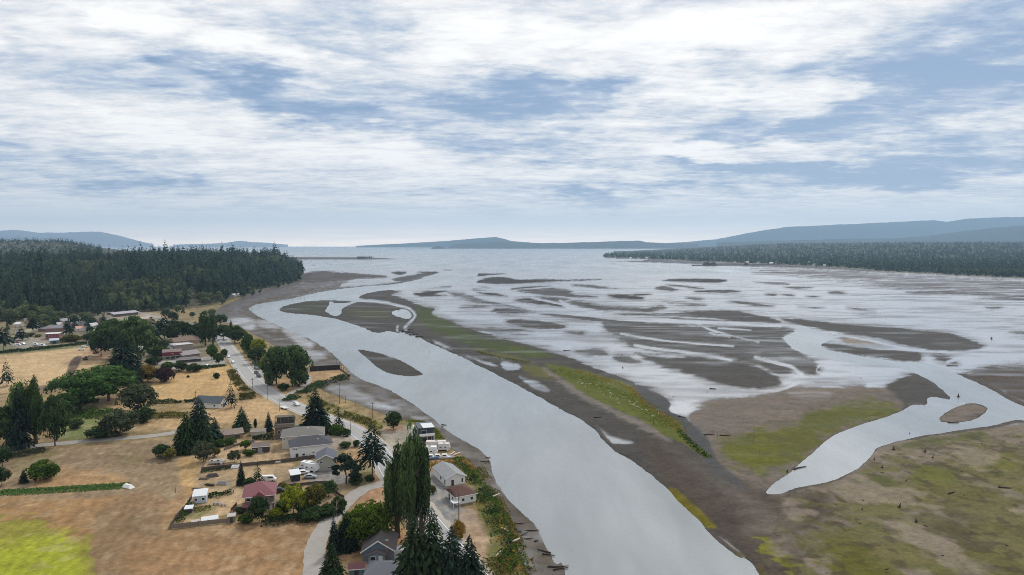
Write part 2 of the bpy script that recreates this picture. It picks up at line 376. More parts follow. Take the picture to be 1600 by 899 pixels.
# --- sand bars on the flats: points, edge softness in pixels, darkness, tint
MUD = lin(92, 88, 83); DARK = lin(72, 66, 62); BROWN = lin(96, 85, 75); BEIGE = lin(158, 145, 132); GREY = lin(98, 98, 99); GREEN = lin(104, 112, 30); OLIVE = lin(86, 90, 52)
bars = [
 ([(745, 440.6), (762, 434.5), (788, 433.5), (806, 437), (837, 436.7), (890, 437.4), (939, 436.7), (899, 439.4), (855, 441), (820, 443), (767, 443.7)], 1.2, .95, DARK),
 ([(733, 427), (738, 425.5), (750, 427.6), (792, 427.8), (767, 430), (746, 431.5)], .9, .95, DARK),
 ([(730, 421), (744, 421.6), (744, 423.2), (731, 422.6)], .6, .9, DARK), ([(690, 421.5), (718, 422.8), (718, 423.8), (700, 423)], .6, .7, MUD),
 ([(809.5, 455), (829, 452.5), (848, 450.7), (872, 450.7), (895, 455), (892, 459), (934, 464.4), (907, 465.4), (855, 462), (829, 458.6)], 1.6, .9, MUD),
 ([(801, 450.7), (829, 448), (862, 447), (829, 450), (802.5, 452.5)], .7, .85, DARK),
 ([(805, 468), (830, 467), (848, 471), (878, 477), (879.5, 479), (851.5, 477), (829, 474.6), (813, 471.6)], 1.2, .95, DARK),
 ([(837.5, 465), (862, 464.6), (890, 467.4), (876, 472), (862, 471)], 1.6, .85, MUD),
 ([(886.5, 472.6), (907.5, 471.6), (940, 478), (984, 480.5), (1010, 481.4), (1034.5, 477), (1038, 482), (1015, 487.5), (984, 487.5), (940, 485.8), (925, 483), (900, 477)], 2.2, .85, MUD),
 ([(961, 490), (1019, 491), (1071, 488), (1138, 485.6), (1185, 493), (1213, 499.8), (1220, 504), (1202, 505.5), (1150, 502.8), (1115, 498.4), (1062, 495), (1010, 494.6)], 1.6, .93, MUD),
 ([(1048, 497), (1115, 499.8), (1143, 504), (1106, 504.7), (1062, 500.8)], 1.0, .9, MUD),
 ([(945, 499), (1000, 503), (1060, 506), (1120, 509), (1200, 510), (1237, 514), (1239, 520), (1224, 527), (1234, 540), (1262, 556), (1280, 575), (1268, 586), (1246, 578), (1220, 586), (1180, 570), (1120, 556), (1060, 552), (1010, 548), (985, 542), (962, 527), (945, 515)], 3.0, .80, MUD),
 ([(994, 552), (1030, 557), (1080, 557), (1110, 558), (1140, 565), (1180, 573), (1214, 588), (1218, 599), (1200, 607), (1170, 609), (1120, 599), (1070, 584), (1024, 570), (1006, 563)], 3.5, .92, MUD),
 ([(957, 558), (970, 555), (1004, 564), (992, 569.5), (972, 566)], 2, .8, MUD),
 ([(1217, 499), (1250, 498.6), (1300, 504.5), (1350, 509.5), (1425, 515.5), (1487, 522.5), (1520, 532.5), (1537, 542.5), (1500, 549), (1450, 547.5), (1412, 540), (1375, 530), (1312, 520), (1250, 508)], 1.5, .92, MUD),
 ([(1282, 536), (1312, 539), (1362, 545), (1425, 550), (1438, 554), (1435, 565), (1400, 562.5), (1350, 556), (1307, 548), (1285, 541.5)], 1.2, .9, MUD),
 ([(1460, 553), (1487, 559), (1496, 570), (1466, 563)], 3, .85, MUD), ([(1317, 525), (1352, 531), (1378, 539), (1330, 537), (1316, 532)], 2, .75, BEIGE),
 ([(1255, 517), (1275, 521), (1284, 523), (1268, 522)], .6, .7, MUD),
 ([(1505, 589), (1532, 575), (1580, 572), (1700, 582), (1700, 660), (1640, 646), (1598, 630), (1555, 611)], 5, .85, BROWN),
 ([(1384, 603), (1415, 587), (1442, 590), (1465, 604), (1487, 623), (1465, 624), (1452, 621), (1449, 633), (1424, 632), (1406, 645), (1366, 630), (1350, 625)], 3, .95, MUD),
 ([(1034, 439), (1048, 436.8), (1083, 435.8), (1125, 436.6), (1136, 439.2), (1124, 442), (1103, 441.8), (1062, 440.4)], .8, .95, DARK),
 ([(1041, 445.6), (1066, 446.6), (1101, 450.6), (1085, 451.4), (1062, 448.4)], .8, .85, DARK), ([(1024, 450), (1038, 447.6), (1061, 453), (1048, 455), (1031, 453)], 1.0, .85, DARK),
 ([(1085, 455), (1115, 453.6), (1141, 453.6), (1157, 455.4), (1141, 457.6), (1097, 457.4)], .8, .9, DARK), ([(949, 462), (971, 460.6), (1003, 465), (1000, 468.4), (971, 467.6)], 1.0, .9, DARK),
 ([(978, 461), (1015, 459.6), (1014, 461), (992, 462.4)], .6, .85, DARK), ([(892, 446.2), (907, 444.8), (935, 447.5), (965, 451.4), (934, 450.8)], .9, .85, MUD),
 ([(1071, 466), (1085, 465.4), (1099, 467.6), (1089, 469.2)], .7, .85, MUD), ([(1136, 470), (1167, 472), (1209, 479), (1195, 479.6), (1167, 477)], .9, .85, MUD),
 ([(1176, 440.5), (1230, 443), (1230, 445.4), (1200, 444)], .7, .8, MUD), ([(1196, 459.6), (1213, 459.4), (1213, 462), (1200, 461.6)], .7, .8, MUD),
 ([(1036, 472), (1070, 473), (1102, 477), (1070, 477.6)], 2, .6, BROWN), ([(1225, 449.6), (1250, 448.8), (1271, 450), (1250, 452)], .7, .85, MUD),
 ([(1200, 459.4), (1212, 461), (1206, 462.5)], .7, .8, MUD), ([(1219, 460.6), (1230, 460), (1242, 462.4), (1230, 462.6)], .7, .85, MUD), ([(1258, 462.6), (1283, 463.6), (1270, 465)], .7, .7, MUD),
 ([(1294, 457.4), (1310, 456), (1323, 458.6), (1308, 460)], .8, .8, MUD), ([(1248, 479.4), (1288, 480.6), (1270, 482.4)], 1, .4, MUD), ([(1324, 480), (1366, 485.6), (1340, 485)], 1, .5, MUD), ([(1336, 490), (1366, 494), (1350, 494)], 1, .4, MUD),
 ([(1540, 480.6), (1556, 479.6), (1566, 481.4), (1550, 484)], 1, .6, MUD), ([(1575, 519), (1600, 517), (1700, 518), (1700, 527), (1600, 524)], 1.5, .7, MUD),
 ([(738, 452), (750, 449), (766, 451), (750, 454.4)], 1.5, .6, MUD), ([(745, 457), (771, 458.4), (792, 463.4), (764, 461.4)], .9, .9, DARK),
 ([(699, 457), (725, 458.6), (753, 466), (788, 473.5), (820, 480.5), (846, 487), (825, 488), (802, 480), (767, 476), (738, 471), (715, 464)], 2.2, .72, MUD),
 ([(769, 486), (781, 482), (806, 482.6), (823, 486), (828, 488.4), (802, 491), (778, 489.6)], 1.5, .92, DARK),
 ([(793, 501.5), (813, 500), (855, 503), (876, 507), (884, 511), (872, 514.5), (837, 513.5), (809, 509.5), (794, 506)], 1.4, .95, MUD),
 ([(848, 491), (872, 490.6), (925, 495.4), (960, 500), (1010, 506.5), (1000, 508.6), (930, 502), (890, 497), (855, 494)], 1.4, .85, MUD),
 ([(726, 512), (770, 513), (826, 517), (829, 521), (785, 523), (760, 520)], 3, .65, MUD), ([(881, 517), (911, 518), (909, 522.6), (886, 521.6)], 2.5, .5, MUD),
 ([(898, 550), (916, 546), (940, 546), (950, 556), (920, 558)], 3, .6, MUD), ([(720, 481), (745, 478), (765, 479.5), (745, 482)], 1.2, .75, MUD),
 ([(646, 460), (656, 457), (694, 454.6), (697, 456.4), (680, 459.6), (698, 462), (660, 464)], 1.0, .9, DARK), ([(640, 446.5), (690, 445), (710, 447.5), (700, 450), (660, 449), (644, 449)], 1.2, .5, MUD),
 ([(470, 436), (480, 426), (500, 424), (530, 425.5), (560, 428), (602, 431), (598, 434.4), (560, 436), (540, 439), (510, 441), (480, 444)], 1.6, .85, BROWN), ([(612, 426), (632, 424.6), (634, 428), (622, 430)], .9, .9, DARK),
 ([(614, 436), (640, 431), (668, 426.4), (684, 427), (662, 433), (632, 440), (618, 440)], 1.0, .88, MUD), ([(652, 425.5), (680, 425), (684, 427.6), (664, 427.6)], .7, .85, DARK), ([(676, 433.6), (696, 430.6), (697, 431.6), (678, 434.6)], .5, .7, MUD), ([(690, 438), (704, 433.6), (706, 435), (692, 439.4)], .6, .85, DARK),
 ([(380, 486), (400, 477), (450, 467), (500, 455.5), (545, 448.6), (600, 444), (622, 440), (640, 438), (660, 434), (640, 442), (600, 448), (545, 454), (490, 462), (450, 470), (410, 477), (392, 484)], 1.6, .88, MUD),
 ([(330, 492), (360, 472), (400, 456), (440, 448), (475, 442), (540, 440), (520, 446), (468, 452), (466, 458), (420, 466), (380, 480), (380, 500), (350, 500)], 3, .72, lin(112, 106, 104)),
 ([(436, 483), (446, 478), (466, 473), (490, 470), (511, 469), (519, 475), (530, 474), (545, 477), (562, 471), (590, 474), (615, 478), (640, 484), (648, 492), (640, 510), (622, 522), (606, 519), (588, 521), (565, 513), (540, 504), (510, 497), (480, 493), (450, 490), (438, 487)], 1.0, 1.0, MUD),
 ([(515, 469.4), (535, 466.6), (549, 471), (540, 474), (522, 474)], 1, .9, MUD),
 ([(560, 464), (570, 459), (586, 455), (608, 453), (622, 456.6), (612, 461), (626, 465), (640, 470), (652, 476), (666, 480), (680, 482), (676, 492), (700, 500), (720, 508), (760, 522), (800, 533), (850, 546), (880, 556), (930, 575), (965, 588), (1000, 602), (1035, 619), (1048, 632), (1047, 643),
   (1075, 656), (1110, 690), (1140, 735), (1200, 768), (1235, 775), (1290, 760), (1330, 745), (1330, 790), (1280, 830), (1250, 900), (1250, 1160), (1180, 1160), (1180, 905), (1090, 815), (1040, 770), (940, 690), (880, 645), (800, 600), (690, 548), (640, 523), (640, 508), (648, 492), (638, 482), (600, 472), (575, 470)], 1.5, 1.0, MUD),
 ([(1180, 421), (1300, 421), (1420, 430), (1600, 440), (1900, 460), (1900, 492), (1600, 470), (1500, 461), (1400, 450), (1300, 436), (1200, 426)], 5, .62, lin(122, 114, 114)),
 ([(948, 404), (1000, 405), (1090, 409.6), (1180, 412.6), (1300, 418), (1400, 427), (1300, 421), (1180, 417), (1090, 413), (1000, 409.6), (940, 407.5), (850, 405), (848, 402.6), (900, 401)], .8, .85, lin(108, 104, 106)),
 ([(1420, 456), (1500, 455), (1560, 457), (1500, 459), (1430, 458)], 1, .7, MUD), ([(1488, 460.5), (1600, 457), (1700, 460), (1600, 463)], 1, .7, MUD), ([(1524, 465.5), (1580, 462.5), (1700, 466), (1700, 472), (1590, 470)], 1.4, .7, MUD),
 ([(1075, 652), (1110, 627), (1180, 617), (1250, 604), (1300, 606), (1340, 603), (1385, 607), (1410, 640), (1345, 668), (1290, 695), (1240, 738), (1195, 772), (1140, 750), (1100, 690)], 5, .95, lin(138, 126, 114)),
 ([(1198, 780), (1240, 768), (1300, 752), (1335, 736), (1378, 698), (1440, 683), (1500, 676), (1560, 668), (1620, 664), (1800, 690), (2300, 760), (2300, 1160), (1220, 1160), (1200, 900)], 3, .97, lin(150, 136, 120)),
]
BW = wob(7, 31) + .6 * (fbm(XX / 20, YY / 7, 3, 37) - .5)
bars += [(ISL, .8, 1.0, MUD), (ISL2, 2.0, .8, lin(132, 118, 104))]
dark = np.zeros_like(XX); base = np.tile(lin(120, 116, 114), (len(XX), 1))
for pts, soft, k, tint in bars:
    soft = soft * (1.15 if pts is not ISL else 1.0)
    hal = 0.01 if pts is ISL else np.clip((np.mean([q_[1] for q_ in pts]) - 420) * .11, 2, 11)
    r = sdf_box(pts, WU, WV, max(soft * 1.9, hal * 1.4) + 2)
    if r is None:
        continue
    sl, s = r
    s = s + soft * 1.7 * box(BW, sl)
    w = sstep(-soft, soft, s)
    bd = box(dark, sl); bd[...] = np.maximum(bd, np.maximum(w * k, .30 * k * sstep(-hal, 1, s)))
    bb = box(base, sl); bb[...] = bb * (1 - w[..., None]) + tint * w[..., None]
# bright runnels that drain the bars
for line, w0 in [([(708, 448), (725, 454), (753, 465), (785, 472), (811, 477.5), (846, 486), (890, 489.5), (960, 497), (1040, 501.5), (1100, 504), (1160, 506.5), (1220, 509)], 3.2), ([(722, 448), (760, 452), (790, 455), (800, 461), (812, 464)], 1.3),
                 ([(970, 522), (1010, 529), (1060, 535), (1120, 540), (1146, 541.6)], 1.7), ([(992, 540), (1030, 546), (1080, 552), (1120, 558), (1142, 564)], 2.2), ([(1089, 506), (1110, 515.5), (1125, 520), (1146, 526), (1185, 534.8)], 1.5),
                 ([(1122, 513), (1173, 516.4)], 1.2), ([(1180, 559), (1210, 567), (1236, 574), (1248, 582), (1254, 589), (1246, 598), (1230, 606), (1210, 611), (1180, 613), (1140, 610)], 2.8), ([(1254, 589), (1290, 589), (1276, 580), (1283, 570)], 1.2),
                 ([(1110, 521), (1140, 527)], 1.8), ([(560, 470), (590, 471), (620, 477), (640, 483), (648, 492), (645, 500), (637, 507), (632, 513)], 2.2), ([(622, 510), (620, 516), (626, 518)], 1.5),
                 ([(830, 466), (870, 474), (892, 481), (940, 488)], 1.4), ([(875, 470), (886, 476), (900, 480)], 1.6), ([(790, 497), (820, 494), (850, 487)], 1.1), ([(1480, 566), (1500, 560), (1545, 545), (1556, 530), (1545, 520), (1580, 515), (1640, 516)], 2.5), ([(1300, 522), (1375, 536), (1430, 548), (1500, 551), (1540, 546)], 1.6)]:
    d = ldist(line, U0 + (WU - U0) * .4, V0 + (WV - V0) * .4)
    dark *= 1 - sstep(w0 + .9, w0 - .9, d) * .95
FILMP = [([(1303, 571), (1357, 580), (1407, 586), (1397, 594), (1357, 606), (1348, 594), (1285, 590)], 4, .8), ([(770, 558), (790, 562), (780, 570), (800, 578), (815, 577), (812, 570), (800, 568)], 2, .75), ([(812, 590), (840, 597), (860, 610), (845, 612), (822, 600)], 2.5, .7),
         ([(727, 556), (745, 561), (778, 572), (770, 574), (745, 565)], 1.5, .85), ([(677, 532), (690, 536), (708, 546), (700, 547), (685, 540)], 2, .75), ([(785, 571), (808, 571), (812, 577), (790, 579)], 2, .85), ([(930, 668), (960, 684), (990, 692), (970, 694), (950, 690)], 2.5, .8), ([(440, 512), (470, 522), (490, 540), (480, 546), (455, 530)], 4, .75), ([(395, 505), (420, 500), (440, 512), (420, 515)], 4, .7), ([(470, 545), (500, 552), (510, 562), (480, 562)], 4, .6),
         ([(510, 606), (560, 612), (590, 628), (625, 640), (600, 645), (560, 630), (525, 618)], 5, .55), ([(352, 502), (380, 496), (400, 505), (390, 518), (370, 510)], 4, .7), ([(640, 652), (668, 655), (650, 660)], 3, .5), ([(1230, 614), (1290, 612), (1300, 620), (1260, 624)], 4, .4)]
W9, W6 = wob(9, 14), wob(6, 14)
for pts, soft, k in FILMP:
    m = sstep(-soft, soft, sdf(pts, WU, WV) + 4 * W9) * k
    dark *= 1 - m
# streaks of thin water and rippled sand
st = fbm(XX / 60, YY / 16, 4, 21); st2 = fbm(XX / 18, YY / 6, 3, 27)
amp = np.clip((V0 - 425) / 30, 0, 1)
film_tex = np.clip((st - .5) * 1.6 + (st2 - .5) * .7, -1, 1) * amp
st3 = fbm(XX / 34, YY / 8, 4, 23)
band = 4 * dark * (1 - dark)
dark = np.clip(dark + 1.5 * (st3 - .5) * band + np.where(dark < .5, np.clip(film_tex + .06, 0, 1) * .62, -np.clip((st - .58) * 2.0, 0, .34) * amp * sstep(640, 560, V0)), 0, 1)
base *= (.72 + .56 * st3)[:, None]
_near = (np.maximum.reduce([s_riv, s_side]) > -9) & (V0 > 585) & (dark < .8) & (U0 > 880)
_f = sstep(-9, -5, np.maximum(s_riv, s_side)) * _near
dark = np.maximum(dark, .92 * _f)
base = base * (1 - .8 * _f[:, None]) + BROWN * .8 * _f[:, None]
strip = sdf([(1180, 418), (1400, 428), (1900, 455), (1900, 500), (1400, 470), (1200, 440)], U0, V0)
dark = np.where(strip > 0, np.clip(dark + (fbm(XX / 110, YY / 22, 3, 33) - .5) * 1.5 * np.clip(strip / 8, 0, 1), 0, 1), dark)

# --- algae and grass tints on the flats
def paint(target, U, V, pts, soft, col, k, noise, sc, seed):
    r = sdf_box(pts, U, V, soft + noise * .5 + 2)
    if r is None:
        return
    sl, s = r
    if noise:
        s = s + noise * (fbm(box(XX, sl) / sc, box(YY, sl) / sc, 4, seed) - .5)
    m = (sstep(-soft, soft, s) * k)[..., None]
    t = box(target, sl)
    t[...] = t * (1 - m) + np.array(col) * m
def tintpoly(pts, soft, col, k=1.0, noise=0.0, sc=10, seed=50):
    paint(base, WU, WV, pts, soft, col, k, noise, sc, seed)
g1, g2, g3 = lin(116, 120, 38), lin(92, 98, 44), lin(140, 140, 60)
tintpoly([(1000, 690), (1060, 700), (1150, 750), (1220, 775), (1290, 765), (1290, 800), (1250, 900), (1250, 1160), (1180, 1160), (1180, 905), (1060, 785)], 14, BROWN, .9)
tintpoly([(1140, 760), (1200, 800), (1250, 830), (1320, 830), (1300, 880), (1230, 860), (1170, 815)], 22, lin(140, 128, 116), .75, 50, 6)
tintpoly([(945, 588), (985, 598), (1010, 608), (1035, 620), (1048, 632), (1046, 643), (1075, 656), (1102, 682), (1122, 722), (1152, 748), (1165, 768), (1112, 742), (1085, 700), (1062, 668), (1030, 645), (1000, 622), (985, 603)], 4, GREY, .9)
tintpoly([(1030, 690), (1080, 710), (1120, 745), (1165, 768), (1140, 775), (1090, 750)], 10, lin(112, 106, 98), .7, 20, 6)
tintpoly([(650, 478), (680, 488), (700, 503), (750, 526), (800, 538), (850, 549), (862, 559), (820, 557), (760, 548), (700, 528), (658, 506)], 6, lin(84, 96, 46), .85, 12)
tintpoly([(540, 484), (590, 482), (610, 490), (600, 498), (560, 496)], 5, lin(96, 100, 62), .6, 6); tintpoly([(450, 480), (500, 472), (510, 485), (480, 490)], 6, OLIVE, .4, 6)
tintpoly([(790, 545), (850, 549), (862, 559), (830, 558)], 4, lin(96, 108, 44), .7, 8); tintpoly([(740, 546), (800, 556), (830, 566), (790, 562)], 3, lin(118, 118, 62), .7, 10, 5)
tintpoly([(815, 571), (840, 570), (865, 590), (840, 592), (820, 582)], 5, lin(120, 118, 62), .8, 10, 5)
tintpoly([(850, 575), (880, 592), (920, 618), (960, 640), (1010, 662), (1050, 690), (1030, 684), (960, 650), (900, 618), (860, 590)], 4, lin(172, 160, 148), .55, 14, 4)
tintpoly([(852, 569), (900, 577), (950, 591), (985, 603), (1002, 625), (1032, 645), (1064, 665), (1072, 685), (1110, 714), (1095, 712), (1058, 690), (1036, 679), (1005, 660), (960, 640), (920, 620), (890, 600), (870, 585)], 2, lin(112, 118, 46), .95, 4, 5)
tintpoly([(1125, 692), (1150, 686), (1190, 672), (1240, 665), (1270, 642), (1310, 631), (1370, 627), (1406, 641), (1380, 655), (1330, 665), (1290, 680), (1270, 700), (1262, 715), (1230, 735), (1170, 738), (1140, 722)], 9, g1, .92, 36, 5)
tintpoly([(1140, 695), (1200, 690), (1220, 712), (1190, 732), (1160, 725)], 10, lin(132, 136, 32), .7, 36, 4)
tintpoly([(1125, 692), (1190, 672), (1270, 642), (1370, 627), (1406, 641), (1330, 665), (1270, 700), (1230, 735), (1170, 738)], 14, lin(88, 80, 52), .32, 120, 3, 83)
tintpoly([(1390, 700), (1440, 686), (1535, 676), (1524, 690), (1440, 702)], 6, g2, .8, 16, 6)
tintpoly([(1300, 775), (1345, 750), (1400, 738), (1450, 725), (1520, 709), (1580, 714), (1700, 735), (1900, 800), (1900, 1160), (1320, 1160), (1290, 860), (1330, 810)], 20, lin(124, 118, 64), .85, 150, 5, 61)
tintpoly([(1420, 738), (1450, 728), (1490, 735), (1485, 755), (1440, 758)], 9, g1, .8, 22, 6); tintpoly([(1340, 752), (1385, 745), (1390, 760), (1350, 768)], 8, g2, .8, 14, 5); tintpoly([(1510, 712), (1570, 712), (1590, 730), (1540, 740)], 9, lin(122, 124, 48), .8, 16, 6)
tintpoly([(1290, 845), (1330, 840), (1350, 860), (1380, 890), (1420, 930), (1340, 940), (1300, 880)], 12, lin(110, 108, 30), .85, 30, 6)
tintpoly([(1430, 800), (1500, 790), (1530, 830), (1500, 870), (1440, 850)], 20, lin(92, 82, 56), .6, 40, 6)
tintpoly([(1044, 764), (1060, 770), (1090, 798), (1118, 822), (1110, 828), (1080, 806), (1055, 784)], 2.5, lin(132, 122, 30), .9, 8, 4)
tintpoly([(1180, 852), (1200, 852), (1242, 884), (1238, 898), (1215, 880)], 4, lin(148, 148, 34), .75, 40, 2.4); tintpoly([(1140, 850), (1170, 880), (1200, 905), (1180, 905)], 6, lin(120, 112, 36), .5, 16, 4)
tintpoly([(530, 590), (560, 600), (600, 615), (650, 640), (690, 668), (720, 690), (700, 688), (650, 655), (600, 630), (550, 606)], 6, lin(98, 90, 58), .8, 14, 6)
tintpoly([(385, 520), (410, 515), (440, 530), (470, 545), (440, 545)], 8, lin(108, 100, 78), .7, 10, 6)

mar = sstep(0, 12, sdf([(1215, 790), (1300, 757), (1380, 702), (1440, 688), (1560, 672), (1800, 690), (2300, 760), (2300, 1160), (1230, 1160)], WU, WV))
mz1, mz2, mz3 = fbm(XX / 7, YY / 9, 5, 171), fbm(XX / 3.2, YY / 3.6, 4, 177), fbm(XX / 16, YY / 20, 4, 181)
for fld, lo_, hi_, colq, kq in [(mz1, .52, .62, lin(104, 104, 52), .55), (mz2, .56, .66, lin(84, 74, 58), .6), (mz3, .54, .66, lin(176, 160, 144), .6), (mz2, .36, .30, lin(120, 116, 70), .4)]:
    w_ = (sstep(lo_, hi_, fld) * kq * mar)[:, None]
    base = base * (1 - w_) + colq * w_
# --- wetness, height
is_land = s_land > 0
wet = np.clip(1 - dark, 0, 1)
shore = (~is_land) & (s_land > -70) & (U0 < 900) & (V0 > 432)        # the muddy bank of the left shore
bank_t = np.clip(1.3 - (-s_land) / 40, 0, 1)
shore_dark = np.clip(.80 + (fbm(XX / 12, YY / 12, 4, 71) - .5) * 1.1, .25, 1)
filmmask = np.zeros_like(XX)
for pts, soft, k in FILMP:
    filmmask = np.maximum(filmmask, sstep(-soft, soft, sdf(pts, WU, WV) + 6 * W6) * k)
wet = np.where(shore & (s_land > -60) & (dark < .5), np.clip(1 - shore_dark + filmmask * .7, 0, 1), wet)
shoremud = lin(112, 103, 92)
m = (shore & (dark < .5)).astype(float)[:, None]
nz = fbm(XX / 9, YY / 5, 4, 77)[:, None]
base = base * (1 - m) + m * (shoremud * (.65 + .7 * nz))
salt = np.clip(filmmask, 0, 1)[:, None] * m
base = base * (1 - salt * .6) + lin(196, 188, 182) * salt * .6

water_s = np.maximum.reduce([s_riv, s_side, s_sea, s_pond])
zf = .03 + .35 * dark * np.clip(dark, 0, 1)
zf = np.where(shore, .05 + 1.1 * np.clip(1 - (-s_land) / 30, 0, 1), zf)
ZZ = np.where(water_s > 0, -.05 - .12 * np.minimum(water_s, 10), np.minimum(zf, .015 + .05 * (-water_s)))
# damp rim along the channels
rim = np.clip(1 - (-water_s) / 2.2, 0, 1) * (water_s < 0)
base = base * (1 - .25 * rim[:, None])

# --- land: height
yb_pts = [(-900, 545), (-300, 525), (0, 505), (100, 497), (180, 492), (250, 486), (300, 480), (345, 472), (385, 457), (420, 449), (468, 440), (475, 436)]
_fb = np.array([unproj(u, v, 2.5) for u, v in yb_pts])
_ft = _fb[:, 0] / _fb[:, 1]
def forest_front(x, y):
    """metres behind the front edge of the hillside wood"""
    return y - np.interp(x / y, _ft, _fb[:, 1])
def hill_h(x, y):
    d = forest_front(x, y)
    t = x / y
    side = sstep(-.312, -.35, t)
    return (30 * sstep(0, 620, d) + 8 * (fbm(x / 260, y / 260, 3, 90) - .5) * sstep(0, 300, d)) * (.35 + .65 * side) * (d > 0)
hl = hill_h(XX, YY)
hl = hl + 62 * sstep(2300, 3300, YY) * sstep(-.54, -.68, XX / YY)
zl = 2.3 + .35 * (fbm(XX / 40, YY / 40, 3, 95) - .5) + hl
lim = np.where((YY > 1150) & (U0 < 448), 500.0, .55 + .30 * s_land * np.clip(YY / 250, .6, 3))
ZZ = np.where(is_land, np.minimum(zl, lim), ZZ)
_rb = np.array([unproj(u, v, 0) for u, v in [(948, 403), (1000, 405), (1090, 409.5), (1200, 413.5), (1300, 419), (1400, 426), (1500, 431.5), (1600, 436), (1800, 446), (2400, 470)]])
_rt = _rb[:, 0] / _rb[:, 1]
def far_front(x, y):
    return y - np.interp(x / y, _rt, _rb[:, 1])
is_r = s_landr > 0
dr = np.maximum(far_front(XX, YY), 0)
zr = 2 + 88 * sstep(100, 4300, dr) * sstep(.13, .42, XX / YY) + 6 * (fbm(XX / 300, YY / 300, 2, 5) - .5)
ZZ = np.where(is_r, np.maximum(zr, 1.2), ZZ)

# --- land: colour
DRY = lin(196, 164, 118)
fine = fbm(XX / 1.6, YY / 2.2, 4, 101); mid = fbm(XX / 9, YY / 9, 4, 105); big = fbm(XX / 40, YY / 40, 3, 109)
lc = np.tile(lin(150, 128, 88), (len(XX), 1)) * (.75 + .5 * mid[:, None])
lu, lv = U2 + 3 * wob(5, 8) * np.clip((V0 - 480) / 150, .2, 1), V2 + 2 * wob(5, 9) * np.clip((V0 - 480) / 150, .2, 1)
def land(pts, soft, col, k=1.0, noise=0.0, sc=6, seed=120):
    paint(lc, lu, lv, pts, soft, col, k, noise, sc, seed)
land([(-700, 520), (0, 504), (180, 494), (250, 486), (330, 478), (400, 455), (468, 440), (475, 420), (400, 398), (-700, 396)], 3, lin(62, 66, 44))
land([(300, 488), (345, 478), (400, 457), (440, 448), (430, 452), (390, 468), (345, 492)], 2, lin(120, 116, 76))
land([(-40, 512), (100, 503), (170, 494), (240, 498), (345, 508), (350, 545), (240, 570), (160, 552), (0, 560), (-40, 560)], 6, lin(128, 122, 96), .9, 30)
land([(-100, 558), (0, 555), (60, 549), (120, 543), (162, 538), (172, 556), (140, 575), (100, 585), (85, 602), (60, 606), (0, 614), (-100, 618)], 2, lin(208, 176, 130))
land([(100, 600), (104, 580), (112, 562), (122, 556), (128, 560), (118, 580), (104, 603)], 1.5, lin(112, 92, 80))
land([(60, 603), (95, 600), (96, 606), (60, 610)], 1.2, lin(110, 92, 80)); land([(128, 553), (160, 545), (172, 556), (145, 566)], 3, lin(176, 140, 108), .8, 8)
land([(238, 600), (262, 592), (290, 578), (350, 571), (360, 575), (362, 585), (372, 600), (378, 612), (330, 620), (250, 628), (238, 615)], 1.5, lin(206, 168, 112))
land([(160, 625), (240, 626), (340, 632), (400, 622), (440, 638), (452, 650), (430, 660), (330, 662), (290, 668), (240, 672), (150, 668)], 3, lin(198, 164, 118), .9, 10)
land([(70, 640), (160, 635), (175, 655), (140, 684), (95, 686), (80, 660)], 3, lin(122, 132, 74), .9, 14); land([(215, 628), (290, 630), (300, 655), (240, 655)], 4, lin(138, 118, 72), .7, 16)
land([(-200, 712), (0, 712), (100, 700), (250, 688), (310, 700), (310, 740), (290, 790), (240, 830), (60, 800), (-200, 800)], 5, lin(150, 127, 98), .95, 12)
land([(60, 735), (140, 735), (190, 745), (180, 760), (60, 764)], 8, lin(184, 144, 96), .7, 16); land([(20, 700), (70, 700), (90, 712), (30, 740)], 7, lin(124, 116, 72), .6, 14); land([(285, 710), (312, 715), (310, 760), (292, 775), (280, 740)], 6, lin(204, 164, 104), .75, 12); land([(185, 712), (220, 712), (215, 728), (190, 726)], 7, lin(120, 110, 70), .5, 10)
land([(-300, 792), (100, 782), (190, 775), (180, 820), (140, 860), (150, 1200), (-300, 1200)], 5, lin(168, 130, 84), .9, 14)
land([(130, 1200), (140, 850), (190, 775), (260, 780), (310, 820), (480, 805), (515, 812), (488, 850), (484, 905), (484, 1200)], 4, lin(150, 120, 86), .92, 10)
land([(230, 850), (480, 830), (486, 905), (300, 1000), (200, 905)], 16, lin(166, 128, 86), .6, 20)
land([(260, 790), (300, 760), (310, 770), (262, 832), (250, 838)], 5, lin(178, 138, 92), .6, 12)
land([(-300, 815), (0, 810), (58, 806), (92, 842), (128, 848), (142, 870), (148, 1200), (-300, 1200)], 6, lin(150, 146, 50), .95, 30, 4, 131)
land([(-300, 860), (20, 850), (120, 855), (130, 1200), (-300, 1200)], 14, lin(162, 168, 26), .88, 34, 3, 133)
land([(300, 700), (330, 690), (430, 688), (450, 700), (455, 735), (440, 760), (370, 800), (290, 820), (268, 824), (300, 770), (310, 735)], 2, lin(196, 166, 126), .95, 8)
land([(305, 742), (360, 738), (370, 760), (320, 766)], 4, lin(160, 136, 104), .7, 12); land([(290, 800), (330, 790), (335, 800), (300, 812)], 4, lin(120, 124, 70), .7, 10)
land([(430, 735), (500, 735), (560, 770), (540, 785), (440, 800), (425, 770)], 4, lin(160, 138, 106), .9, 10)
land([(495, 735), (530, 735), (560, 752), (545, 757), (500, 757), (480, 748)], 2, lin(150, 144, 138)); land([(505, 685), (548, 680), (556, 690), (548, 702), (515, 705)], 2.5, lin(170, 158, 142), .9, 4)
land([(540, 700), (575, 705), (590, 735), (560, 750), (530, 730)], 5, lin(176, 142, 102), .9, 8); land([(545, 725), (580, 728), (578, 745), (552, 748)], 4, lin(116, 118, 66), .7, 8)
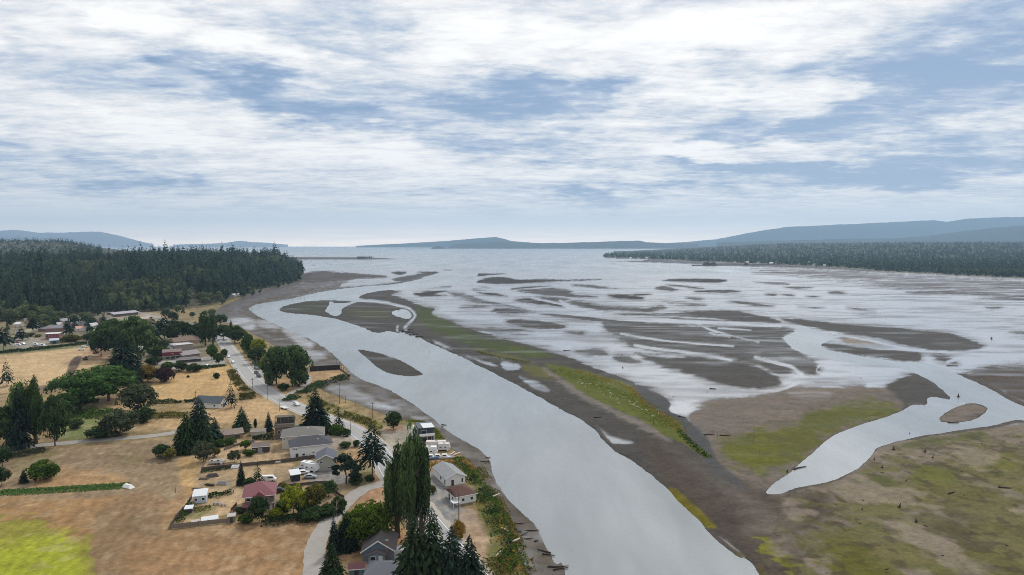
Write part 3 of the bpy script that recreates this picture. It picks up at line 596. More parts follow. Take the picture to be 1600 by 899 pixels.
land([(583, 738), (595, 735), (606, 752), (598, 758), (585, 756)], 2, lin(168, 124, 92), .9, 4); land([(560, 785), (590, 762), (614, 765), (620, 790), (600, 800)], 4, lin(172, 130, 96), .9, 8)
land([(500, 870), (530, 845), (560, 840), (640, 835), (650, 905), (520, 1100), (490, 1100), (492, 890)], 4, lin(176, 140, 98), .95, 8); land([(598, 835), (640, 825), (660, 850), (640, 870), (610, 855)], 4, lin(186, 142, 98), .8, 6)
land([(664, 738), (690, 730), (700, 755), (716, 790), (735, 800), (722, 830), (716, 850), (690, 826), (670, 790)], 2, lin(146, 146, 146), 1, 3)
land([(720, 800), (738, 796), (760, 840), (770, 905), (820, 1100), (740, 1100), (700, 850), (715, 828)], 4, lin(176, 152, 132), .9, 10); land([(735, 820), (760, 840), (765, 890), (740, 870)], 6, lin(184, 150, 116), .7, 10)
land([(665, 716), (690, 712), (712, 716), (700, 732), (668, 736)], 3, lin(170, 134, 86), .9, 6)
land([(722, 712), (745, 735), (765, 765), (783, 800), (800, 840), (812, 870), (830, 920), (850, 1100), (790, 1100), (760, 880), (765, 840), (742, 790), (740, 760), (715, 722)], 3, lin(104, 108, 52), .9, 8)
land([(480, 622), (520, 632), (570, 650), (610, 665), (600, 672), (560, 662), (510, 645)], 3, lin(128, 122, 64), .9, 8); land([(620, 652), (660, 652), (690, 672), (675, 690), (662, 664), (630, 664)], 3, lin(126, 128, 62), .8, 6)
land([(600, 668), (640, 664), (660, 668), (660, 690), (625, 760), (612, 735), (598, 690)], 3, lin(168, 160, 150), .95, 4); land([(600, 668), (630, 664), (630, 672), (604, 676)], 2, lin(186, 152, 116), .9, 3)
land([(415, 585), (450, 595), (490, 580), (480, 568), (545, 577), (545, 586), (500, 597), (470, 605), (440, 622), (425, 612)], 3, lin(188, 152, 108), .9, 6)
land([(385, 540), (396, 570), (412, 590), (404, 592), (388, 575)], 2, lin(178, 150, 124), .9, 4); land([(388, 570), (408, 568), (416, 590), (402, 592)], 2, lin(166, 162, 160), .9)
land([(358, 576), (366, 588), (385, 606), (398, 618), (388, 622), (372, 606), (360, 590)], 2, lin(134, 122, 74), .9, 5)
land([(246, 563), (300, 560), (346, 556), (350, 570), (300, 577), (256, 576)], 2, lin(168, 164, 158), .95)
land([(20, 531), (60, 528), (78, 535), (70, 543), (25, 544)], 2, lin(158, 150, 140), .9); land([(40, 515), (62, 512), (64, 520), (42, 524)], 2, lin(168, 160, 138), .9); land([(-60, 548), (60, 544), (160, 535), (160, 539), (60, 549), (-60, 558)], 2, lin(94, 104, 62), .9, 4)
land([(150, 490), (240, 488), (245, 500), (170, 498)], 3, lin(176, 162, 140), .8, 6)
stripe = np.sin(2 * np.pi * ((XX * .96 + YY * .28) / 3.4 + 2.2 * mid)) * sstep(500, 620, V0)
stripe2 = np.sin(2 * np.pi * ((XX * .20 + YY * .98) / 7.5 + 1.5 * mid))
lc *= (1 + .07 * stripe + .06 * stripe2)[:, None]
blot = sstep(.52, .66, fbm(XX / 14, YY / 14, 4, 151)); blot2 = sstep(.55, .68, fbm(XX / 5, YY / 5, 4, 157))
lc = lc * (1 - .20 * blot[:, None]) + lin(120, 104, 74) * .20 * blot[:, None]
lc = lc * (1 - .22 * blot2[:, None]) + lin(206, 184, 148) * .22 * blot2[:, None]
gray = lc.mean(1, keepdims=True)
lc = (lc * .93 + gray * .07) * .93
lc *= (.72 + .56 * fine[:, None]) * (.84 + .32 * mid[:, None]) * (.9 + .2 * big[:, None])
edge = np.clip(1 - s_land / 7, 0, 1)[:, None] * (V0 > 470)[:, None]
lc = lc * (1 - .75 * edge) + lin(112, 104, 66) * (.6 + .8 * fine[:, None]) * .75 * edge
rcol = np.tile(lin(64, 70, 52), (len(XX), 1))
rcol = np.where((dr < 60)[:, None], lin(120, 112, 100), rcol)

tex = (.80 + .40 * fbm(XX / 2.6, YY / 1.7, 4, 140))[:, None]
base = base * tex * (.9 + .2 * fbm(XX / 30, YY / 12, 3, 144)[:, None])
colr = np.where(is_land[:, None], lc, base)
colr = np.where(is_r[:, None], rcol, colr)
wet = np.where(is_land | is_r, 0, wet)
ALB = np.where(is_land | is_r, .78, .52)[:, None]
RGBA = np.concatenate([np.clip(colr * ALB, 0, .8), wet[:, None]], 1).astype(np.float32)

nr, nc = len(rows), len(cols)
def H(x, y):
    """height of the ground at a place"""
    dep = y * CP + HC * SP
    u = 800 + F * x / dep
    j = int(np.clip(np.searchsorted(cols, u) - 1, 0, nc - 2))
    i = int(np.clip(np.searchsorted(GY, y) - 1, 0, nr - 2))
    fu = min(max((u - cols[j]) / (cols[j + 1] - cols[j]), 0), 1)
    fy = min(max((y - GY[i]) / (GY[i + 1] - GY[i]), 0), 1)
    a = ZZ[i * nc + j] * (1 - fu) + ZZ[i * nc + j + 1] * fu
    b = ZZ[(i + 1) * nc + j] * (1 - fu) + ZZ[(i + 1) * nc + j + 1] * fu
    return float(a * (1 - fy) + b * fy)

def on(u, v):
    """the place on the ground that the photo shows at a pixel"""
    s = (449.5 - v) / F
    dx, dy, dz = (u - 800.0) / F, CP + s * SP, -SP + s * CP
    prev = GY[0]
    for y in GY[::2]:
        k = y / dy
        if HC + k * dz <= H(dx * k, y):
            break
        prev = y
    lo, hi = prev, y
    for _ in range(14):
        m_ = (lo + hi) / 2; k = m_ / dy
        if HC + k * dz <= H(dx * k, m_): hi = m_
        else: lo = m_
    k = hi / dy
    return dx * k, hi, H(dx * k, hi)

# ------------------------------------------------------------------ materials
def new_mat(name):
    m = bpy.data.materials.new(name)
    m.use_nodes = True
    t = m.node_tree
    for n in list(t.nodes):
        t.nodes.remove(n)
    out = N(t, 'ShaderNodeOutputMaterial')
    return m, t, out

def ground_mat(name, rough, spec, k1, k2, bump):
    m, t, out = new_mat(name)
    L = t.links.new
    at = N(t, 'ShaderNodeAttribute', attribute_name='tint')
    geo = N(t, 'ShaderNodeNewGeometry')
    def nz(scale, detail, sx=1.0):
        mp = N(t, 'ShaderNodeMapping'); mp.inputs['Scale'].default_value = (sx, 1, 1)
        L(geo.outputs['Position'], mp.inputs[0])
        n = N(t, 'ShaderNodeTexNoise'); n.inputs['Scale'].default_value = scale; n.inputs['Detail'].default_value = detail; n.inputs['Roughness'].default_value = .72
        L(mp.outputs[0], n.inputs['Vector'])
        return n.outputs['Fac']
    na, nb = nz(1.1, 6, .8), nz(.12, 5, .8)
    f = M(t, 'MULTIPLY', M(t, 'MULTIPLY_ADD', M(t, 'SUBTRACT', na, .5), k1, 1.0), M(t, 'MULTIPLY_ADD', M(t, 'SUBTRACT', nb, .5), k2, 1.0))
    f = M(t, 'MAXIMUM', f, .25)
    sc = N(t, 'ShaderNodeVectorMath', operation='SCALE')
    L(at.outputs['Color'], sc.inputs[0]); L(f, sc.inputs['Scale'])
    p = N(t, 'ShaderNodeBsdfPrincipled')
    L(sc.outputs[0], p.inputs['Base Color'])
    p.inputs['Roughness'].default_value = rough
    p.inputs['Specular IOR Level'].default_value = spec
    bp = N(t, 'ShaderNodeBump'); bp.inputs['Strength'].default_value = bump; bp.inputs['Distance'].default_value = .35
    L(na, bp.inputs['Height']); L(bp.outputs[0], p.inputs['Normal'])
    g = N(t, 'ShaderNodeBsdfGlossy'); g.inputs['Roughness'].default_value = .22; g.inputs['Color'].default_value = (.85, .85, .855, 1)
    mx = N(t, 'ShaderNodeMixShader')
    wf = M(t, 'POWER', at.outputs['Alpha'], 1.5)
    L(M(t, 'MULTIPLY', wf, .74), mx.inputs[0]); L(p.outputs[0], mx.inputs[1]); L(g.outputs[0], mx.inputs[2])
    L(mx.outputs[0], out.inputs[0])
    return m
M_GROUND = ground_mat('ground', .95, .15, 1.35, .5, .6)
M_FLAT = ground_mat('wet_mud', .9, .08, 1.4, .9, .25)

def grid_object(name, facemask, mat):
    idx = np.arange(nr * nc).reshape(nr, nc)
    q = np.stack([idx[:-1, :-1], idx[:-1, 1:], idx[1:, 1:], idx[1:, :-1]], -1).reshape(-1, 4)
    q = q[facemask(q)]
    used, inv = np.unique(q, return_inverse=True)
    q = inv.reshape(-1, 4)
    me = bpy.data.meshes.new(name)
    me.vertices.add(len(used)); me.loops.add(q.size); me.polygons.add(len(q))
    co = np.stack([XX[used], YY[used], ZZ[used]], 1).astype(np.float32)
    me.vertices.foreach_set('co', co.ravel())
    me.loops.foreach_set('vertex_index', q.ravel().astype(np.int32))
    me.polygons.foreach_set('loop_start', np.arange(0, q.size, 4, dtype=np.int32))
    me.polygons.foreach_set('use_smooth', np.ones(len(q), bool))
    me.update(calc_edges=True)
    at = me.attributes.new('tint', 'FLOAT_COLOR', 'POINT')
    at.data.foreach_set('color', RGBA[used].ravel())
    me.materials.append(mat)
    o = bpy.data.objects.new(name, me)
    COL.objects.link(o)
    o['kind'] = 'structure'
    return o
_l = is_land | is_r
grid_object('ground', lambda q: _l[q].any(1), M_GROUND)
grid_object('tidal_flat', lambda q: ~_l[q].any(1) & (ZZ[q].max(1) > -.9), M_FLAT)

# ------------------------------------------------------------------ water
def water_mat():
    m, t, out = new_mat('water')
    L = t.links.new
    geo = N(t, 'ShaderNodeNewGeometry')
    mp = N(t, 'ShaderNodeMapping'); mp.inputs['Scale'].default_value = (1.0, 1.5, 1)
    L(geo.outputs['Position'], mp.inputs[0])
    n1 = N(t, 'ShaderNodeTexNoise'); n1.inputs['Scale'].default_value = .55; n1.inputs['Detail'].default_value = 4; n1.inputs['Roughness'].default_value = .6
    L(mp.outputs[0], n1.inputs['Vector'])
    n2 = N(t, 'ShaderNodeTexNoise'); n2.inputs['Scale'].default_value = .012; n2.inputs['Detail'].default_value = 3
    L(mp.outputs[0], n2.inputs['Vector'])
    bp = N(t, 'ShaderNodeBump'); bp.inputs['Strength'].default_value = .28; bp.inputs['Distance'].default_value = .15
    L(n1.outputs['Fac'], bp.inputs['Height'])
    p = N(t, 'ShaderNodeBsdfPrincipled')
    c = mixc(t, n2.outputs['Fac'], (.115, .132, .137), (.155, .172, .177))
    L(c, p.inputs['Base Color'])
    p.inputs['Roughness'].default_value = .25
    p.inputs['IOR'].default_value = 1.45
    L(bp.outputs[0], p.inputs['Normal'])
    g = N(t, 'ShaderNodeBsdfGlossy'); g.inputs['Roughness'].default_value = .24; g.inputs['Color'].default_value = (.92, .93, .93, 1)
    L(bp.outputs[0], g.inputs['Normal'])
    mx = N(t, 'ShaderNodeMixShader')
    n3 = N(t, 'ShaderNodeTexNoise'); n3.inputs['Scale'].default_value = .011; n3.inputs['Detail'].default_value = 5; n3.inputs['Roughness'].default_value = .65
    mp3 = N(t, 'ShaderNodeMapping'); mp3.inputs['Scale'].default_value = (1, .22, 1); mp3.inputs['Rotation'].default_value = (0, 0, R(-14)); L(geo.outputs['Position'], mp3.inputs[0]); L(mp3.outputs[0], n3.inputs['Vector'])
    L(M(t, 'MAXIMUM', M(t, 'MULTIPLY_ADD', n3.outputs['Fac'], 1.0, -.27), .04), mx.inputs[0])
    L(p.outputs[0], mx.inputs[1]); L(g.outputs[0], mx.inputs[2])
    L(mx.outputs[0], out.inputs[0])
    return m
M_WATER = water_mat()
def flat_mesh(name, pts, z, mat):
    me = bpy.data.meshes.new(name)
    me.from_pydata([(x, y, z) for x, y in pts], [], [list(range(len(pts)))])
    me.materials.append(mat)
    o = bpy.data.objects.new(name, me); COL.objects.link(o)
    o['kind'] = 'structure'
    return o
flat_mesh('water', [(-19800, -400), (19800, -400), (19800, 19800), (-19800, 19800)], 0.0, M_WATER)
# ------------------------------------------------------------------ object helpers
def tag(o, label=None, cat=None, group=None, kind=None):
    if label: o['label'] = label
    if cat: o['category'] = cat
    if group: o['group'] = group
    if kind: o['kind'] = kind
    return o

def empty(name, loc, rz=0.0):
    o = bpy.data.objects.new(name, None)
    o.empty_display_size = .5
    COL.objects.link(o)
    o.location = loc
    o.rotation_euler = (0, 0, rz)
    return o

def link(name, me, mat=None, parent=None, loc=None, rot=None, scale=None):
    o = bpy.data.objects.new(name, me)
    COL.objects.link(o)
    if mat is not None:
        if not me.materials:
            me.materials.append(None)
        o.material_slots[0].link = 'OBJECT'
        o.material_slots[0].material = mat
    if parent: o.parent = parent
    if loc is not None: o.location = loc
    if rot is not None: o.rotation_euler = rot
    if scale is not None: o.scale = scale
    return o

class MB:
    """collects faces of one mesh"""
    def __init__(self):
        self.v, self.f = [], []
    def add(self, vs, fs):
        n = len(self.v)
        self.v += [tuple(p) for p in vs]
        self.f += [tuple(i + n for i in f) for f in fs]
        return self
    def box(self, x0, x1, y0, y1, z0, z1):
        return self.add([(x0, y0, z0), (x1, y0, z0), (x1, y1, z0), (x0, y1, z0), (x0, y0, z1), (x1, y0, z1), (x1, y1, z1), (x0, y1, z1)],
                        [(0, 3, 2, 1), (4, 5, 6, 7), (0, 1, 5, 4), (1, 2, 6, 5), (2, 3, 7, 6), (3, 0, 4, 7)])
    def prism(self, pts, axis, a, b):
        """polygon pts extruded along an axis ('x': pts are y,z; 'y': pts are x,z; 'z': pts are x,y)"""
        n = len(pts)
        def P(p, c):
            return {'x': (c, p[0], p[1]), 'y': (p[0], c, p[1]), 'z': (p[0], p[1], c)}[axis]
        vs = [P(p, a) for p in pts] + [P(p, b) for p in pts]
        fs = [tuple(range(n))[::-1], tuple(range(n, 2 * n))] + [(i, (i + 1) % n, n + (i + 1) % n, n + i) for i in range(n)]
        return self.add(vs, fs)
    def tube(self, path, radii, seg=7):
        rings = []
        m = len(path)
        for i, p in enumerate(path):
            p = Vector(p)
            d = (Vector(path[min(i + 1, m - 1)]) - Vector(path[max(i - 1, 0)])).normalized()
            a = d.cross(Vector((0, 0, 1)))
            if a.length < .05: a = d.cross(Vector((1, 0, 0)))
            a.normalize(); b = d.cross(a)
            rings.append([p + (a * math.cos(2 * math.pi * k / seg) + b * math.sin(2 * math.pi * k / seg)) * radii[i] for k in range(seg)])
        vs = [q for r in rings for q in r]
        fs = [(i * seg + k, i * seg + (k + 1) % seg, (i + 1) * seg + (k + 1) % seg, (i + 1) * seg + k) for i in range(m - 1) for k in range(seg)]
        fs += [tuple(range(seg))[::-1], tuple(range((m - 1) * seg, m * seg))]
        return self.add(vs, fs)
    def mesh(self, name, smooth=False):
        me = bpy.data.meshes.new(name)
        me.from_pydata(self.v, [], self.f)
        bm = bmesh.new(); bm.from_mesh(me)
        bmesh.ops.recalc_face_normals(bm, faces=bm.faces)
        bm.to_mesh(me); bm.free()
        if smooth:
            me.polygons.foreach_set('use_smooth', [True] * len(me.polygons))
        me.update()
        return me
    def build(self, name, mat, parent=None, smooth=False, **kw):
        return link(name, self.mesh(name, smooth), mat, parent, **kw)

_mats = {}
def surf(name, rgb, rough=.8, var=.25, scale=.8, bump=.0, metal=0.0, spec=.3, stripes=None):
    """a plain weathered surface: colour with uneven noise, optional seams"""
    if name in _mats: return _mats[name]
    m, t, out = new_mat(name)
    L = t.links.new
    c = lin(*rgb) * .92
    tc = N(t, 'ShaderNodeTexCoord')
    n = N(t, 'ShaderNodeTexNoise'); n.inputs['Scale'].default_value = scale; n.inputs['Detail'].default_value = 5; n.inputs['Roughness'].default_value = .65
    L(tc.outputs['Object'], n.inputs['Vector'])
    f = M(t, 'MULTIPLY_ADD', n.outputs['Fac'], 2 * var, 1 - var)
    if stripes:
        w = N(t, 'ShaderNodeTexWave', wave_type='BANDS', bands_direction=stripes[0])
        w.inputs['Scale'].default_value = stripes[1]; w.inputs['Distortion'].default_value = .3
        L(tc.outputs['Object'], w.inputs['Vector'])
        f = M(t, 'MULTIPLY', f, M(t, 'MULTIPLY_ADD', w.outputs['Fac'], .22, .85))
    sc = N(t, 'ShaderNodeVectorMath', operation='SCALE')
    sc.inputs[0].default_value = tuple(c); L(f, sc.inputs['Scale'])
    p = N(t, 'ShaderNodeBsdfPrincipled')
    L(sc.outputs[0], p.inputs['Base Color'])
    p.inputs['Roughness'].default_value = rough
    p.inputs['Metallic'].default_value = metal
    p.inputs['Specular IOR Level'].default_value = spec
    if bump:
        b = N(t, 'ShaderNodeBump'); b.inputs['Strength'].default_value = bump; b.inputs['Distance'].default_value = .1
        L(n.outputs['Fac'], b.inputs['Height']); L(b.outputs[0], p.inputs['Normal'])
    L(p.outputs[0], out.inputs[0])
    _mats[name] = m
    return m

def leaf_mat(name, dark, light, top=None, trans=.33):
    """foliage: each leaf face lies between two greens, tops painted lighter as if lit, each tree its own cast"""
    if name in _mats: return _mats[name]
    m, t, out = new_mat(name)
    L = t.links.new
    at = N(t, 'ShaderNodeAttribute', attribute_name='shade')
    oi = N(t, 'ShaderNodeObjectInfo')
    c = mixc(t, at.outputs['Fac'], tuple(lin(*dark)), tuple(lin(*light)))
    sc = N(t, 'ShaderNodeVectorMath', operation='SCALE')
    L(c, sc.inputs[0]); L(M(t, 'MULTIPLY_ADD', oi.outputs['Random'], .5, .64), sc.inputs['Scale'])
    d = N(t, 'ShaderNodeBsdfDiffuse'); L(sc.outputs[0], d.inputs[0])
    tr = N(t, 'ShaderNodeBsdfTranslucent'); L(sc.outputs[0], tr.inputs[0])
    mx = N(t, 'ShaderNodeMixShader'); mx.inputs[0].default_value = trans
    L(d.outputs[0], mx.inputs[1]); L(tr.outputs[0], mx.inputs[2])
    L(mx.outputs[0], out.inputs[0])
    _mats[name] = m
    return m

# ------------------------------------------------------------------ trees
def leaf_faces(C, A, B, shade, name):
    """one diamond per leaf spray: centre C, half axes A and B"""
    n = len(C)
    v = np.stack([C - A, C - B * .9, C + A, C + B * .9], 1).reshape(-1, 3).astype(np.float32)
    me = bpy.data.meshes.new(name)
    me.vertices.add(4 * n); me.loops.add(4 * n); me.polygons.add(n)
    me.vertices.foreach_set('co', v.ravel())
    me.loops.foreach_set('vertex_index', np.arange(4 * n, dtype=np.int32))
    me.polygons.foreach_set('loop_start', np.arange(0, 4 * n, 4, dtype=np.int32))
    me.update(calc_edges=True)
    at = me.attributes.new('shade', 'FLOAT', 'POINT')
    at.data.foreach_set('value', np.repeat(np.clip(shade, 0, 1), 4).astype(np.float32))
    me.materials.append(None)
    return me

def unit(a):
    return a / np.maximum(np.linalg.norm(a, axis=-1, keepdims=True), 1e-6)

def conifer_arrays(seed, levels, per, sprays, low=.1, droop=.25, ragged=.25, power=.85, r=.5, flat=1.0):
    """a fir of height 1 and crown radius r, as spray centres and half axes"""
    g = np.random.default_rng(seed)
    C, A, B, S = [], [], [], []
    for i in range(levels):
        z = low + (1 - low) * (i + g.random() * .7) / levels
        k = (1 - (z - low) / (1 - low))
        Lb = r * (k ** power) * (.96 if k < .97 else .8) + .012
        n = max(3, int(per * (.45 + .55 * k)))
        a0 = g.random() * 6.28
        for b in range(n):
            a = a0 + 6.283 * b / n + g.normal() * .25
            if g.random() < .14: continue
            Lk = Lb * (1.06 - ragged * g.random() ** 1.3)
            d = np.array([math.cos(a), math.sin(a), 0.0]); w = np.array([-d[1], d[0], 0.0])
            for s in range(sprays):
                u = (s + .55 + .3 * g.random()) / sprays
                rad = Lk * (.18 + .82 * u)
                sp = Lk / sprays
                c = d * rad + np.array([0, 0, z + .05 * k - droop * rad * u])
                c[:2] += g.normal(size=2) * sp * .18
                t = unit(d + np.array([0, 0, -droop * 1.6 * u - .1 + g.normal() * .22]))
                ww = unit(w + np.array([0, 0, g.normal() * .4]) + d * g.normal() * .3)
                C.append(c); A.append(t * sp * (.72 + .3 * g.random())); B.append(ww * (sp * .5 + .010) * (1.15 - .45 * u))
                S.append(.15 + .65 * u * g.random() + .25 * (1 - k) * g.random())  # upper sprays painted lighter, as if lit from above
    # leader
    for s in range(3):
        C.append(np.array([0, 0, .965 + .012 * s])); A.append(np.array([0, 0, .035])); B.append(np.array([math.cos(s * 2), math.sin(s * 2), 0]) * .010); S.append(.5)
    return np.array(C), np.array(A), np.array(B), np.array(S)

def broad_arrays(seed, clumps, leaves, cz=.58, rx=.5, rz=.42, leaf=.035, shell=.62, csize=.24, up=.25, narrow=0.0):
    """a leafy crown: clumps of leaves through an ellipsoid, with gaps between them"""
    g = np.random.default_rng(seed)
    C, A, B, S = [], [], [], []
    for i in range(clumps):
        d = unit(g.normal(size=3)); d[2] = abs(d[2]) * (.9 if g.random() < .72 else -.75)
        rr = shell + (1.0 - shell) * g.random() ** .8 if g.random() < .85 else shell * g.random()
        if g.random() < .16: rr *= 1.16
        c = d * rr * np.array([rx, rx, rz]) * (1 - csize * .45)
        if narrow:
            hgt = np.clip((c[2] / rz + 1) / 2, 0, 1)
            c[:2] *= (1 - narrow * hgt ** 1.6)
        c[2] += cz
        cr = csize * rx * 2 * (.55 + .5 * g.random()) * .5
        nl = int(leaves * (.7 + .6 * g.random()))
        n = unit(g.normal(size=(nl, 3)) + np.array([0, 0, up]) + d * .35)
        p = c + n * cr * (.75 + .35 * g.random((nl, 1))) * np.array([1, 1, .85 if not narrow else 1.5])
        t = unit(np.cross(n + g.normal(size=(nl, 3)) * .5, g.normal(size=(nl, 3))))
        b = unit(np.cross(n + g.normal(size=(nl, 3)) * .45, t))
        sz = leaf * (.6 + .8 * g.random((nl, 1)))
        C.append(p); A.append(t * sz); B.append(b * sz * .75)
        S.append(np.clip(-.05 + .55 * g.random() + .34 * g.random(nl) + .30 * np.clip(n[:, 2], 0, 1), 0, 1))  # light from above put into the colour: upward leaves lighter
    return np.concatenate(C), np.concatenate(A), np.concatenate(B), np.concatenate(S)

def trunk_mesh(seed, r0, top, limbs=0, limb_z=(.25, .6), limb_r=.33, bend=.02):
    g = random.Random(seed)
    m = MB()
    path = [(0, 0, -.03)]; rad = [r0 * 1.25]
    for k in range(1, 6):
        f = k / 5
        path.append((g.uniform(-bend, bend) * f, g.uniform(-bend, bend) * f, top * f)); rad.append(r0 * (1 - .85 * f))
    m.tube(path, rad, 7)
    for k in range(limbs):
        z = limb_z[0] + (limb_z[1] - limb_z[0]) * k / max(limbs - 1, 1)
        a = k * 2.4 + g.random()
        e = (math.cos(a) * limb_r * g.uniform(.7, 1), math.sin(a) * limb_r * g.uniform(.7, 1), z + g.uniform(.12, .28))
        mdl = (e[0] * .45, e[1] * .45, z + (e[2] - z) * .35)
        m.tube([(0, 0, z), mdl, e], [r0 * .5, r0 * .34, r0 * .12], 5)
    return m.mesh('trunk', True)

BARK = surf('bark', (92, 80, 70), .95, .3, 6, .4)
BARKP = surf('pale_bark', (140, 128, 112), .95, .3, 6, .4)
PROTO = {}
def proto(kind, arrays, trunk):
    PROTO[kind] = (leaf_faces(*arrays, 'crown_' + kind), trunk)
for k in range(3):
    proto(f'fir{k}', conifer_arrays(20 + k, 42, 15, 5, low=.03 + .03 * k, ragged=.38, power=.72, r=.5), trunk_mesh(k, .022, .95))
proto('cedar', conifer_arrays(31, 44, 15, 5, low=.0, droop=.45, ragged=.16, power=.55, r=.5), trunk_mesh(5, .024, .9))
proto('sparse', conifer_arrays(33, 17, 8, 5, low=.14, droop=.4, ragged=.5, power=.8, r=.5), trunk_mesh(6, .022, .97))
proto('tallfir', conifer_arrays(35, 27, 11, 6, low=.24, droop=.22, ragged=.5, power=.5, r=.5), trunk_mesh(7, .022, .95, 4, (.3, .6), .2))
proto('forestfir0', conifer_arrays(41, 15, 8, 2, low=.12, ragged=.35, r=.5), trunk_mesh(8, .02, .9))
for k in range(1, 5):
    proto(f'forestfir{k}', conifer_arrays(41 + k, 15, 8, 2, low=.1 + .08 * k, ragged=.4, power=.75 - .08 * k, r=.5), trunk_mesh(8 + k, .02, .9))
for k in range(3):
    proto(f'maple{k}', broad_arrays(51 + k, 135, 58, .50, .5, .49, .026, csize=.27), trunk_mesh(20 + k, .035, .6, 5))
for k in range(3):
    proto(f'leafy{k}', broad_arrays(61 + k, 95, 55, .52, .5, .47, .031, csize=.29, up=.15), trunk_mesh(30 + k, .028, .7, 5))
def poplar_arrays(seed):
    g = np.random.default_rng(seed)
    parts = []
    for i in range(7):
        a, rr = i * 2.4 + g.random(), (0 if i == 0 else g.uniform(.18, .30))
        h = 1.0 if i == 0 else g.uniform(.62, .95)
        lo = g.uniform(.0, .12)
        c, A_, B_, S_ = broad_arrays(int(g.integers(1e6)), 38, 48, 0, g.uniform(.17, .25), (h - lo) / 2, .024, shell=.35, csize=.62, up=.6, narrow=.6)
        parts.append((c + np.array([math.cos(a) * rr, math.sin(a) * rr, (h + lo) / 2]), A_, B_, S_ + g.uniform(-.15, .15)))
    return tuple(np.concatenate([q[i] for q in parts]) for i in range(4))
for k in range(3):
    proto(f'poplar{k}', poplar_arrays(71 + k), trunk_mesh(40 + k, .05, .8, 4, (.1, .5), .2))
for k in range(3):
    proto(f'bush{k}', broad_arrays(81 + k, 70, 60, .42, .5, .55, .038, shell=.5, csize=.36, up=.3), trunk_mesh(50 + k, .03, .5, 5, (.05, .2), .35))
for k in range(3):
    proto(f'forestleafy{k}', broad_arrays(91 + k, 44, 14, .50, .5, .48, .066, csize=.40), trunk_mesh(60 + k, .028, .6, 2))
proto('cypress', broad_arrays(99, 50, 40, .5, .5, .5, .05, shell=.4, csize=.5, narrow=.5), trunk_mesh(70, .03, .6))
def pine_arrays():
    g = np.random.default_rng(5)
    parts = []
    for (x, y, z, rx, rz) in [(0, 0, .86, .26, .10), (-.22, .05, .74, .22, .09), (.2, -.08, .70, .24, .09), (-.05, .2, .66, .22, .08), (.28, .12, .52, .22, .10), (-.36, -.05, .50, .16, .07), (.36, -.02, .36, .20, .14), (.1, -.22, .60, .2, .08), (-.42, 0, .30, .12, .06), (.30, .1, .22, .22, .16)]:
        c, a, b, s = broad_arrays(int(g.integers(1e6)), 14, 55, 0, rx, rz, .026, csize=.5, up=.4)
        parts.append((c + np.array([x, y, z]), a, b, s))
    return tuple(np.concatenate([p[i] for p in parts]) for i in range(4))
proto('pine', pine_arrays(), trunk_mesh(77, .035, .85, 7, (.2, .7), .36, .06))

LM = {
 'fir': leaf_mat('fir_needles', (26, 40, 30), (84, 106, 72)), 'fird': leaf_mat('dark_fir_needles', (22, 34, 32), (66, 86, 70)), 'cedar': leaf_mat('cedar_sprays', (26, 42, 26), (70, 96, 54)),
 'maple': leaf_mat('maple_leaves', (40, 62, 28), (116, 140, 52)), 'mapled': leaf_mat('dark_maple_leaves', (28, 50, 28), (96, 128, 66)), 'lime': leaf_mat('yellow_green_leaves', (72, 84, 26), (160, 166, 52)),
 'poplar': leaf_mat('poplar_leaves', (30, 46, 30), (98, 120, 72)), 'poplarl': leaf_mat('light_poplar_leaves', (44, 66, 36), (106, 132, 74)), 'grey': leaf_mat('grey_green_leaves', (46, 58, 42), (118, 126, 92)), 'olive': leaf_mat('olive_leaves', (60, 64, 30), (134, 128, 66)),
 'gold': leaf_mat('golden_leaves', (92, 80, 34), (172, 148, 76)), 'plum': leaf_mat('purple_leaves', (40, 28, 30), (86, 64, 62)), 'green': leaf_mat('green_leaves', (36, 56, 26), (98, 124, 52)), 'bushd': leaf_mat('dark_bush_leaves', (28, 44, 30), (86, 108, 64)),
 'rust': leaf_mat('rusty_leaves', (110, 88, 40), (172, 140, 70)), 'forest': leaf_mat('forest_needles', (30, 44, 38), (88, 108, 82)), 'forestl': leaf_mat('forest_leaves', (52, 66, 44), (122, 132, 88)), 'crop': leaf_mat('crop_leaves', (74, 112, 56), (136, 168, 96)), 'marsh': leaf_mat('marsh_leaves', (92, 104, 40), (150, 160, 66))}

def mpp(u, v):
    x, y, z = on(u, v)
    return (y * CP + (HC - z) * SP) / F, math.atan2(HC - z, y)

def tree_at(name, kind, loc, h, w, mat, rz=None, bark=None):
    cm, tm = PROTO[kind]
    o = empty(name, loc, random.uniform(0, 6.28) if rz is None else rz)
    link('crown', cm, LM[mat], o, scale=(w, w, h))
    link('trunk', tm, bark or BARK, o, scale=(w * .8, w * .8, h * .9) if kind[:3] in ('bus', 'map', 'lea') else (max(w * .8, h * .5), max(w * .8, h * .5), h))
    return o

def tree(name, kind, u, v, top, w, mat, label, cat='tree', group=None, bark=None, rz=None):
    x, y, z = on(u, v)
    m, dep = mpp(u, v)
    h = (v - top) * m / math.cos(dep) - (.25 * w * m * math.tan(dep) if kind[:3] in ('map', 'lea', 'bus') else 0)
    o = tree_at(name, kind, (x, y, z - .05), max(h, .5), w * m, mat, rz, bark)
    return tag(o, label, cat, group)
random.seed(4)
